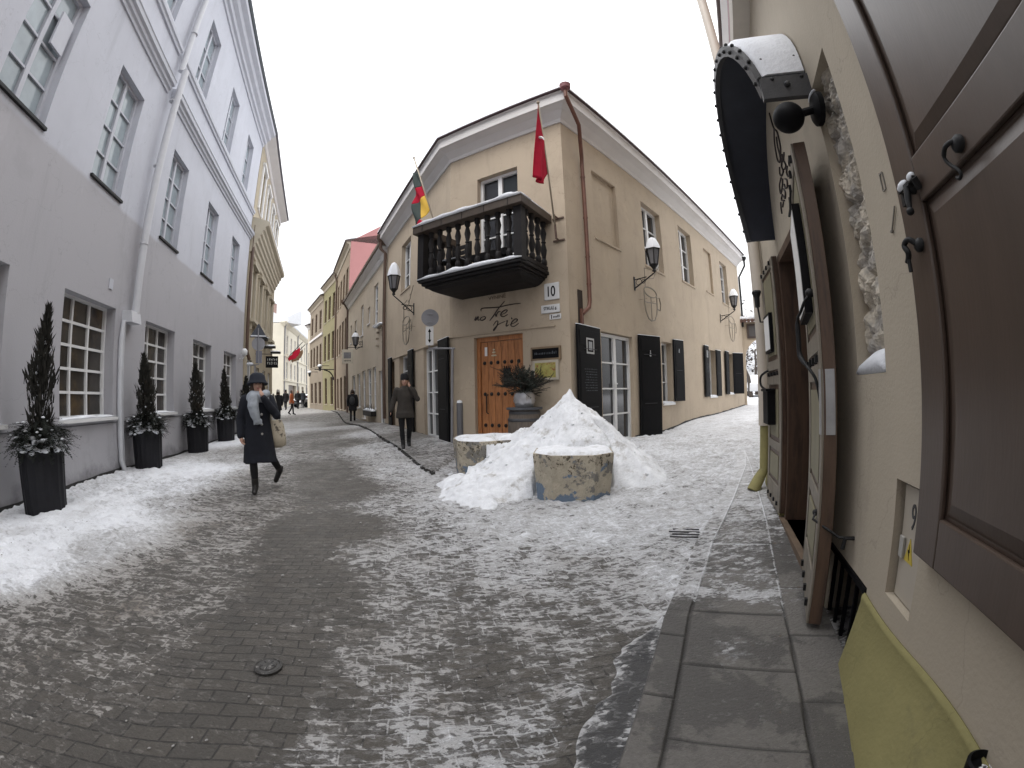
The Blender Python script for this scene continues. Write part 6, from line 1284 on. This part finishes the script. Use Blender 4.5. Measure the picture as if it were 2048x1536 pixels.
def slush_material(name, kind, dark=1.):
    m = bpy.data.materials.new(name); m.use_nodes = True; nt = m.node_tree; L = nt.links.new; b = nt.nodes['Principled BSDF']
    tc = nd(nt, 'ShaderNodeTexCoord'); O = tc.outputs['Object']
    def noise(s, d=5, r=.6, stretch=None, vec=None):
        n = nd(nt, 'ShaderNodeTexNoise', Scale=s, Detail=d, Roughness=r); v = vec or O
        if stretch: mp = nd(nt, 'ShaderNodeMapping'); mp.inputs['Scale'].default_value = stretch; mp.inputs['Rotation'].default_value = (0, 0, math.radians(-14)); L(v, mp.inputs[0]); v = mp.outputs[0]
        L(v, n.inputs['Vector']); return n.outputs[0]
    def rng(s, a, b_, c=0., d=1., smooth=False):
        r = nd(nt, 'ShaderNodeMapRange'); r.interpolation_type = 'SMOOTHSTEP' if smooth else 'LINEAR'
        for i, v in enumerate((a, b_, c, d)): r.inputs[i+1].default_value = v
        L(s, r.inputs[0]); return r.outputs[0]
    def mth(op, a, b_=None, c=None):
        n = nd(nt, 'ShaderNodeMath', operation=op)
        for i, v in enumerate((a, b_, c)):
            if v is None: continue
            if isinstance(v, (int, float)): n.inputs[i].default_value = v
            else: L(v, n.inputs[i])
        return n.outputs[0]
    def mix(f, a, b_):
        n = nd(nt, 'ShaderNodeMix', data_type='RGBA')
        for s, v in ((0, f), (6, a), (7, b_)):
            if isinstance(v, tuple): n.inputs[s].default_value = (*v, 1)
            elif isinstance(v, (int, float)): n.inputs[s].default_value = v
            else: L(v, n.inputs[s])
        return n.outputs[2]
    at = lambda a: nd(nt, 'ShaderNodeAttribute', attribute_name=a).outputs['Fac']
    cov, clean = at('cov'), at('clean')
    if kind == 'road':
        # distort a little so the courses are not ruler straight
        dn = nd(nt, 'ShaderNodeTexNoise', Scale=.9, Detail=2); L(O, dn.inputs['Vector']); av = nd(nt, 'ShaderNodeVectorMath', operation='MULTIPLY_ADD'); L(dn.outputs['Color'], av.inputs[0]); av.inputs[1].default_value = (.22, .22, 0); L(O, av.inputs[2])
        mp = nd(nt, 'ShaderNodeMapping'); mp.inputs['Rotation'].default_value = (0, 0, math.radians(-13)); L(av.outputs[0], mp.inputs[0])
        br = nd(nt, 'ShaderNodeTexBrick', offset=.5); L(mp.outputs[0], br.inputs['Vector'])
        br.inputs['Color1'].default_value = (.096, .085, .072, 1); br.inputs['Color2'].default_value = (.066, .060, .053, 1); br.inputs['Mortar'].default_value = (.030, .028, .026, 1)
        br.inputs['Scale'].default_value = 1; br.inputs['Mortar Size'].default_value = .0050; br.inputs['Mortar Smooth'].default_value = .35; br.inputs['Brick Width'].default_value = .182; br.inputs['Row Height'].default_value = .092; br.inputs['Bias'].default_value = 0
        base = br.outputs['Color']; joint = br.outputs['Fac']
    else:
        base = mix(rng(noise(1.5, 7, .62), .485, .515, smooth=True), (.165, .155, .143), (.095, .090, .085)); base = mix(rng(noise(160, 2), .66, .72), base, (.30, .28, .26)); joint = at('joint')
        base = mix(rng(noise(5, 5, .7), .66, .74), base, (.13, .085, .05)); base = mix(mth('MULTIPLY', joint, .9), base, (.02, .019, .018))
        if dark < 1: base = mix(1-dark, base, (.016, .019, .026))
    base = mix(rng(noise(46, 6, .7), .3, .72), mix(.5, base, (.05, .047, .043)), base)
    base = mix(rng(noise(330, 2), .64, .70), base, (.20, .185, .17))
    nA = noise(2.4, 6, .64, (1, 1.4, 1)); nB = noise(13, 7, .68, (.8, 1.35, 1)); nC = noise(48, 5, .70, (.8, 1.3, 1))
    a = mth('ADD', cov, mth('MULTIPLY', mth('SUBTRACT', nA, .5), .75)); a = mth('ADD', a, mth('MULTIPLY', mth('SUBTRACT', nB, .5), .95)); a = mth('ADD', a, mth('MULTIPLY', mth('SUBTRACT', nC, .5), .62))
    def chips(sc, amp):
        dn2 = nd(nt, 'ShaderNodeTexNoise', Scale=sc*.6, Detail=3); L(O, dn2.inputs['Vector']); v2 = nd(nt, 'ShaderNodeVectorMath', operation='MULTIPLY_ADD'); L(dn2.outputs['Color'], v2.inputs[0]); v2.inputs[1].default_value = (1.1/sc, 1.1/sc, 0); L(O, v2.inputs[2])
        mp2 = nd(nt, 'ShaderNodeMapping'); mp2.inputs['Scale'].default_value = (.7, 1.35, 1); mp2.inputs['Rotation'].default_value = (0, 0, math.radians(-14)); L(v2.outputs[0], mp2.inputs[0])
        vo = nd(nt, 'ShaderNodeTexVoronoi', Scale=sc); L(mp2.outputs[0], vo.inputs['Vector']); sx = nd(nt, 'ShaderNodeSeparateColor'); L(vo.outputs['Color'], sx.inputs[0])
        return mth('MULTIPLY', mth('SUBTRACT', sx.outputs[0], .5), amp)
    ck1, ck2 = chips(15, .26), chips(38, .34); a = mth('ADD', a, mth('ADD', ck1, ck2))
    jb = mth('MULTIPLY', joint, rng(cov, .22, .40, 0, .20)); a = mth('ADD', a, jb)
    wet = rng(a, .30, .54, smooth=True); snow = rng(a, .50, .60, smooth=True); thick = rng(a, .60, 1.2, smooth=True)
    grey = mix(clean, (.20, .18, .158), (.32, .32, .325)); col = mix(mth('MULTIPLY', wet, .5), base, grey)
    sn1 = mix(clean, (.34, .312, .28), (.54, .54, .55)); sn2 = mix(clean, (.46, .43, .39), (.86, .875, .91)); sn = mix(thick, sn1, sn2); sn = mix(rng(noise(60, 4, .7), .3, .62), mix(.16, sn, (.14, .13, .12)), sn)
    dirt = mth('MULTIPLY', rng(noise(1.6, 6, .7), .50, .66, smooth=True), rng(clean, .25, .85, .8, .22)); sn = mix(dirt, sn, (.235, .205, .172))
    col = mix(snow, col, sn); L(col, b.inputs['Base Color'])
    rough = mth('ADD', rng(noise(3.0, 4), .35, .65, .34, .62), mth('MULTIPLY', snow, .3)); L(rough, b.inputs['Roughness']); b.inputs['Specular IOR Level'].default_value = .4
    h = mth('ADD', mth('MULTIPLY', snow, .9), mth('MULTIPLY', thick, .8)); h = mth('ADD', h, mth('MULTIPLY', nC, .8)); h = mth('ADD', h, mth('MULTIPLY', mth('ADD', ck1, ck2), mth('MULTIPLY', snow, 1.6))); h = mth('ADD', h, mth('MULTIPLY', noise(110, 3), .25)); h = mth('SUBTRACT', h, mth('MULTIPLY', mth('MULTIPLY', joint, .7), mth('SUBTRACT', 1., snow)))
    bp = nd(nt, 'ShaderNodeBump', Strength=.8, Distance=.022); L(h, bp.inputs['Height']); L(bp.outputs[0], b.inputs['Normal'])
    return m
M_road = slush_material('slushy_brick_paving', 'road'); M_pave = slush_material('slushy_flagstones', 'slab'); M_gut = slush_material('slushy_wet_asphalt', 'slab', .22)
def axis(fine0, fine1, st, lo, hi, grow=1.12):
    c = list(np.arange(fine0, fine1, st)); s = st; x = fine1
    while x < hi: c.append(x); s *= grow; x += s
    c.append(hi); s = st; x = fine0-st; pre = []
    while x > lo: pre.append(x); s *= grow; x -= s
    pre.append(lo); return np.array(sorted(pre+c))
def grid_mesh(name, X, Y, Z, mat_, attrs, kind='structure'):
    ny_, nx_ = X.shape; me = bpy.data.meshes.new(name); co = np.stack([X, Y, Z], -1).reshape(-1, 3); idx = np.arange(nx_*ny_).reshape(ny_, nx_)
    f = np.stack([idx[:-1, :-1], idx[:-1, 1:], idx[1:, 1:], idx[1:, :-1]], -1).reshape(-1, 4)
    me.vertices.add(len(co)); me.vertices.foreach_set('co', co.ravel().astype(np.float32)); me.loops.add(f.size); me.loops.foreach_set('vertex_index', f.ravel().astype(np.int32)); me.polygons.add(len(f)); me.polygons.foreach_set('loop_start', np.arange(0, f.size, 4, dtype=np.int32)); me.update(calc_edges=True)
    me.polygons.foreach_set('use_smooth', [True]*len(f))
    for k, v in attrs.items(): me.attributes.new(k, 'FLOAT', 'POINT').data.foreach_set('value', v.ravel().astype(np.float32))
    me.materials.append(mat_); o = bpy.data.objects.new(name, me); COL.objects.link(o); o['kind'] = kind; return o
xs = axis(-6.5, 4.2, .045, -70, 70); ys = axis(.6, 9.5, .045, -45, 115, 1.06); X, Y = np.meshgrid(xs, ys)
cov, clean = cover(X.ravel(), Y.ravel()); Zg = gz_np(X.ravel(), Y.ravel()); rl = np.array([mnoise.noise(V((a*5, b*6.5, 1)))+.6*mnoise.noise(V((a*13, b*16, 4))) if -8 < a < 5 and 0 < b < 12 else 0 for a, b in zip(X.ravel(), Y.ravel())])
sm = lambda t: np.clip(t, 0, 1)**2*(3-2*np.clip(t, 0, 1))
rut = np.array([mnoise.noise(V((a*1.6+.4*b, b*.55, 8))) if -8 < a < 5 and 0 < b < 12 else 0 for a, b in zip(X.ravel(), Y.ravel())]); foot = np.array([max(0, .22-mnoise.voronoi(V((a*2.4, b*1.7, 3)))[0][0])/.22 if -8 < a < 5 and 0 < b < 12 else 0 for a, b in zip(X.ravel(), Y.ravel())])
hgt = .060*sm((cov-.45)/.5)*np.maximum(.15, .75+.55*rl+.35*rut-.75*foot)+.014*rl*sm((cov-.2)/.3)
cov = cov+.10*rut-.22*foot*(cov < 1.1)*(cov > .4)
grd = grid_mesh('ground', X, Y, (Zg+hgt).reshape(X.shape), M_road, {'cov': cov, 'clean': clean})
# flagstone pavement beside the near house
ks, kd = [-3, 0, 2.57, 3.9, 5.2, 7, 9], [1.08, 1.06, 1.05, .92, .68, .38, .25]
sv = np.arange(-1.5, 8.2, .013); tv = np.linspace(0, 1, 100); Sg, Tg = np.meshgrid(sv, tv); Kd = np.interp(Sg, ks, kd); Dg = .02+(Kd-.02)*Tg
ux, uy, nx_, ny_ = FW.u.x, FW.u.y, FW.n.x, FW.n.y; X = FW.A.x+ux*Sg+nx_*Dg; Y = FW.A.y+uy*Sg+ny_*Dg
kin, seam = Kd-.17, np.interp(Sg, [0, 1.55, 2.92, 4.52, 7], [.34, .31, .28, .20, .14])
jt = np.minimum.reduce([np.abs(Dg-kin), np.abs(Dg-seam)])
js = np.array([-.9, -.3, .3, .92, 1.49, 2.05, 2.63, 3.24, 3.87, 4.51, 5.2, 5.9, 6.6, 7.3]); jk = js+.27; jw = js-.23
near = lambda j: np.abs(Sg[..., None]-j).min(-1)
jt = np.minimum(jt, np.where(Dg > kin, near(jk), np.where(Dg > seam, near(js), near(jw))))
joint = 1-sm((jt-.003)/.0075)
slab = np.floor(np.interp(Sg, js, np.arange(len(js))))*7+np.where(Dg > kin, 1, np.where(Dg > seam, 2, 3)); tilt = .004*np.sin(slab*12.9)
edge = sm((Kd-Dg)/.02); Sn = Sg+.10*np.array([[mnoise.noise(V((a*4, b*5, 3)))+.6*mnoise.noise(V((a*11, b*13, 3))) for a, b in zip(r1, r2)] for r1, r2 in zip(Sg, Dg)])
pc = np.interp(Sn, [-2, 2.55, 2.75, 2.92, 3.0, 3.4, 4.4, 5.2, 9], [.04, .05, .28, .64, .46, .38, .50, .74, .9])+np.where(Dg > kin, .16*sm((Sg-2.6)/.4), 0)-np.where(Dg < seam, .22*sm((4.4-Sg)/.8), 0)+joint*.25*sm((Sg-2.8)/.3)
pc = pc+.30*np.exp(-((Sg-2.25)/.16)**2-((Dg-.62)/.14)**2)
Z = gz_np(X.ravel(), Y.ravel()).reshape(X.shape)+.055*edge-.02*(1-edge)+tilt-.010*joint*sm((3.2-Sg)/.5)+.014*sm((pc-.5)/.4)
grid_mesh('pavement', X, Y, Z, M_pave, {'cov': pc, 'clean': np.full(X.shape, .9), 'joint': joint})
# dark wet gutter strip beside the flagstones
sv2 = np.arange(-1.5, 2.75, .02); Sg, Tg = np.meshgrid(sv2, np.linspace(0, 1, 24)); wob = np.array([.19+.05*mnoise.noise(V((a*3, 1, 2)))+.03*mnoise.noise(V((a*11, 5, 2))) for a in sv2])[None]*sm((2.75-Sg)/.7)
Dg = np.interp(Sg, ks, kd)-.01+Tg*wob; X = FW.A.x+ux*Sg+nx_*Dg; Y = FW.A.y+uy*Sg+ny_*Dg; Z = gz_np(X.ravel(), Y.ravel()).reshape(X.shape)+.014-.02*Tg**6
cg_ = .10+.62*Tg**2.2+.25*np.array([[mnoise.noise(V((a*6, b*9, 6))) for a, b in zip(r1, r2)] for r1, r2 in zip(Sg, Dg)])+.30*sm((Sg-1.9)/.8)+.35*sm((.035-(Dg-np.interp(Sg, ks, kd)))/.03)*.6
grid_mesh('gutter', X, Y, Z, M_gut, {'cov': cg_, 'clean': np.full(X.shape, .85), 'joint': np.zeros(X.shape)})
# pavement and kerb along the street front of the corner house
kp = [V((-1.35, 7.1, 0)), V((-1.62, 7.5, 0)), V((-2.82, 9.81, 0)), V((-4.82, 13.77, 0)), V((-8.65, 20.87, 0)), V((-16.27, 35.8, 0))]; wp = [V((-.9, 9.3, 0)), B0, FF.P(2.5, 0), FF.P(7, 0), FF.P(15, 0), FF.P(26, 0)]
tt = np.linspace(0, 5, 260); A_ = np.array([[np.interp(t, range(6), [p[i] for p in kp]) for i in (0, 1)] for t in tt]); B_ = np.array([[np.interp(t, range(6), [p[i] for p in wp]) for i in (0, 1)] for t in tt]); uu = np.linspace(0, 1, 22)
G_ = A_[None]*(1-uu[:, None, None])+B_[None]*uu[:, None, None]; X, Y = G_[..., 0], G_[..., 1]; c_, k_ = cover(X.ravel(), Y.ravel()); c_ = c_.reshape(X.shape)*.75; zz = gz_np(X.ravel(), Y.ravel()).reshape(X.shape)+.075
zz[:, :20] = zz[:, :20]-.09*(1-np.linspace(0, 1, 20))
grid_mesh('sidewalk', X, Y, zz, M_pave, {'cov': c_, 'clean': k_.reshape(X.shape)*.9, 'joint': np.zeros(X.shape)})
m = MB(); rnd = random.Random(3); path = [V((a[0], a[1], 0)) for a in A_]
i = 8
while i < len(path)-4:
    a, b = path[i], path[i+3]; d = (b-a).normalized(); s_ = V((-d.y, d.x, 0)); za = gz(a.x, a.y)
    if rnd.random() < .85: m.hexa([V((*(p+s_*w)[:2], za+z)) for z in (-.05, .06+rnd.uniform(-.012, .012)) for p, w in ((a, -.035), (b-d*.04, -.035), (b-d*.04, .03), (a, .03))])
    i += 3
o = m.build('kerb', mat('dark_kerb_stone', (.05, .047, .045), .8, .3, 9)); o['kind'] = 'structure'
# iron covers in the street
P = at_z(534, 1323, 0); P.z = gz(P.x, P.y)+.012; vc = thing('valve_cover', 'small round dark iron valve cover among the bare brick pavers', 'cover', P); MB().lathe(P, [(.078, -.02), (.080, .004), (.07, .010), (.064, .004), (.05, .005), (.045, .011), (0, .012)], 15).build('lid', mat('rusty_black_iron', (.045, .042, .039), .6, .5, 14, .6, 40, col2=(.20, .19, .18), c2scale=18, c2lo=.56, c2hi=.62), vc, smooth=40)
m = MB()
for q in range(5): a = q*1.25; m.box(P+V((.035*math.cos(a), .035*math.sin(a), .010)), (.010, .003, .003), Matrix.Rotation(a, 3, 'Z'))
m.pieces('rib', M_dark, vc)
P = at_z(1370, 1073, 0); P.z = gz(P.x, P.y)+.052; dg = thing('drain_grate', 'snow filled iron drain grate in the gutter by the flagstones', 'drain grate', P); Rg = Matrix.Rotation(-math.radians(20), 3, 'Z'); m = MB()
for q in range(4): m.box(P+Rg@V((.03*math.sin(q*3), -.12+.08*q, 0)), (.15-.02*(q % 2), .009, .004), Rg)
m.pieces('bar', M_dark, dg)
# loose ice crumbs
m = MB(); rnd = random.Random(9)
for q in range(700):
    x, y = rnd.uniform(-5, 2.2), rnd.uniform(1.1, 6)
    c0 = float(cover(np.array([x]), np.array([y]))[0][0])
    if c0 < .12 and rnd.random() < .5 or (V((x, y, 0))-FW.A).dot(FW.n) < 1.1: continue
    s_ = rnd.uniform(.003, .010)*(1+.9*(rnd.random() < .06)); m.ell((x, y, gz(x, y)+.006+.03*max(0, c0-.4)), (s_, s_*rnd.uniform(.5, 1), s_*.45), 5, 4, Matrix.Rotation(rnd.uniform(0, 3), 3, 'Z'))
o = m.build('ice_crumbs', mat('dirty_ice', (.30, .29, .28), .6, .4, 30)); o['kind'] = 'stuff'
# ------------------------------------------------------------------ light: overcast winter day
w = bpy.data.worlds.new('World'); scene.world = w; w.use_nodes = True; nt = w.node_tree; bgn = nt.nodes['Background']
SUN_EL, SUN_AZ = math.radians(52), math.radians(-130)
sky = nt.nodes.new('ShaderNodeTexSky'); sky.sky_type = 'NISHITA'; sky.sun_disc = False; sky.sun_elevation = SUN_EL; sky.sun_rotation = SUN_AZ; sky.air_density = 1; sky.dust_density = 4; sky.ozone_density = 1
hs_ = nt.nodes.new('ShaderNodeHueSaturation'); hs_.inputs['Saturation'].default_value = .10; nt.links.new(sky.outputs[0], hs_.inputs['Color'])
mx = nt.nodes.new('ShaderNodeMix'); mx.data_type = 'RGBA'; mx.inputs[0].default_value = .72; nt.links.new(hs_.outputs[0], mx.inputs[6])
tcw = nt.nodes.new('ShaderNodeTexCoord'); spw = nt.nodes.new('ShaderNodeSeparateXYZ'); nt.links.new(tcw.outputs['Generated'], spw.inputs[0]); mrw = nt.nodes.new('ShaderNodeMapRange'); nt.links.new(spw.outputs[2], mrw.inputs[0])
mrw.inputs[1].default_value = 0; mrw.inputs[2].default_value = 1; mrw.inputs[3].default_value = 4.2; mrw.inputs[4].default_value = 20.0; vmw = nt.nodes.new('ShaderNodeVectorMath'); vmw.operation = 'SCALE'; vmw.inputs[0].default_value = (.985, .995, 1.02); nt.links.new(mrw.outputs[0], vmw.inputs['Scale']); nt.links.new(vmw.outputs[0], mx.inputs[7]); nt.links.new(mx.outputs[2], bgn.inputs[0]); bgn.inputs[1].default_value = .13
sd = bpy.data.lights.new('sun', 'SUN'); sd.energy = 1.1; sd.angle = math.radians(30); sd.color = (1, .97, .93); so = bpy.data.objects.new('sun', sd); COL.objects.link(so)
dv = V((math.sin(SUN_AZ)*math.cos(SUN_EL), math.cos(SUN_AZ)*math.cos(SUN_EL), math.sin(SUN_EL))); so.rotation_euler = dv.to_track_quat('Z', 'Y').to_euler()
vs_ = scene.view_settings; vs_.view_transform = 'Standard'; vs_.look = 'None'; vs_.exposure = EXPOSURE if 'EXPOSURE' in globals() else .72; vs_.gamma = 1
scene.cycles.max_bounces = 6; scene.cycles.diffuse_bounces = 4; scene.cycles.glossy_bounces = 3; scene.cycles.transparent_max_bounces = 6
scene.cycles.use_denoising = True

# a thing made of a single piece needs no empty
for o in [o for o in COL.objects if o.type == 'EMPTY' and len(o.children) == 1]:
    c = o.children[0]; nm = o.name
    for k_ in ('label', 'category', 'group', 'kind'):
        if k_ in o.keys(): c[k_] = o[k_]
    c.parent = None; c.matrix_parent_inverse = Matrix.Identity(4); bpy.data.objects.remove(o); c.name = nm
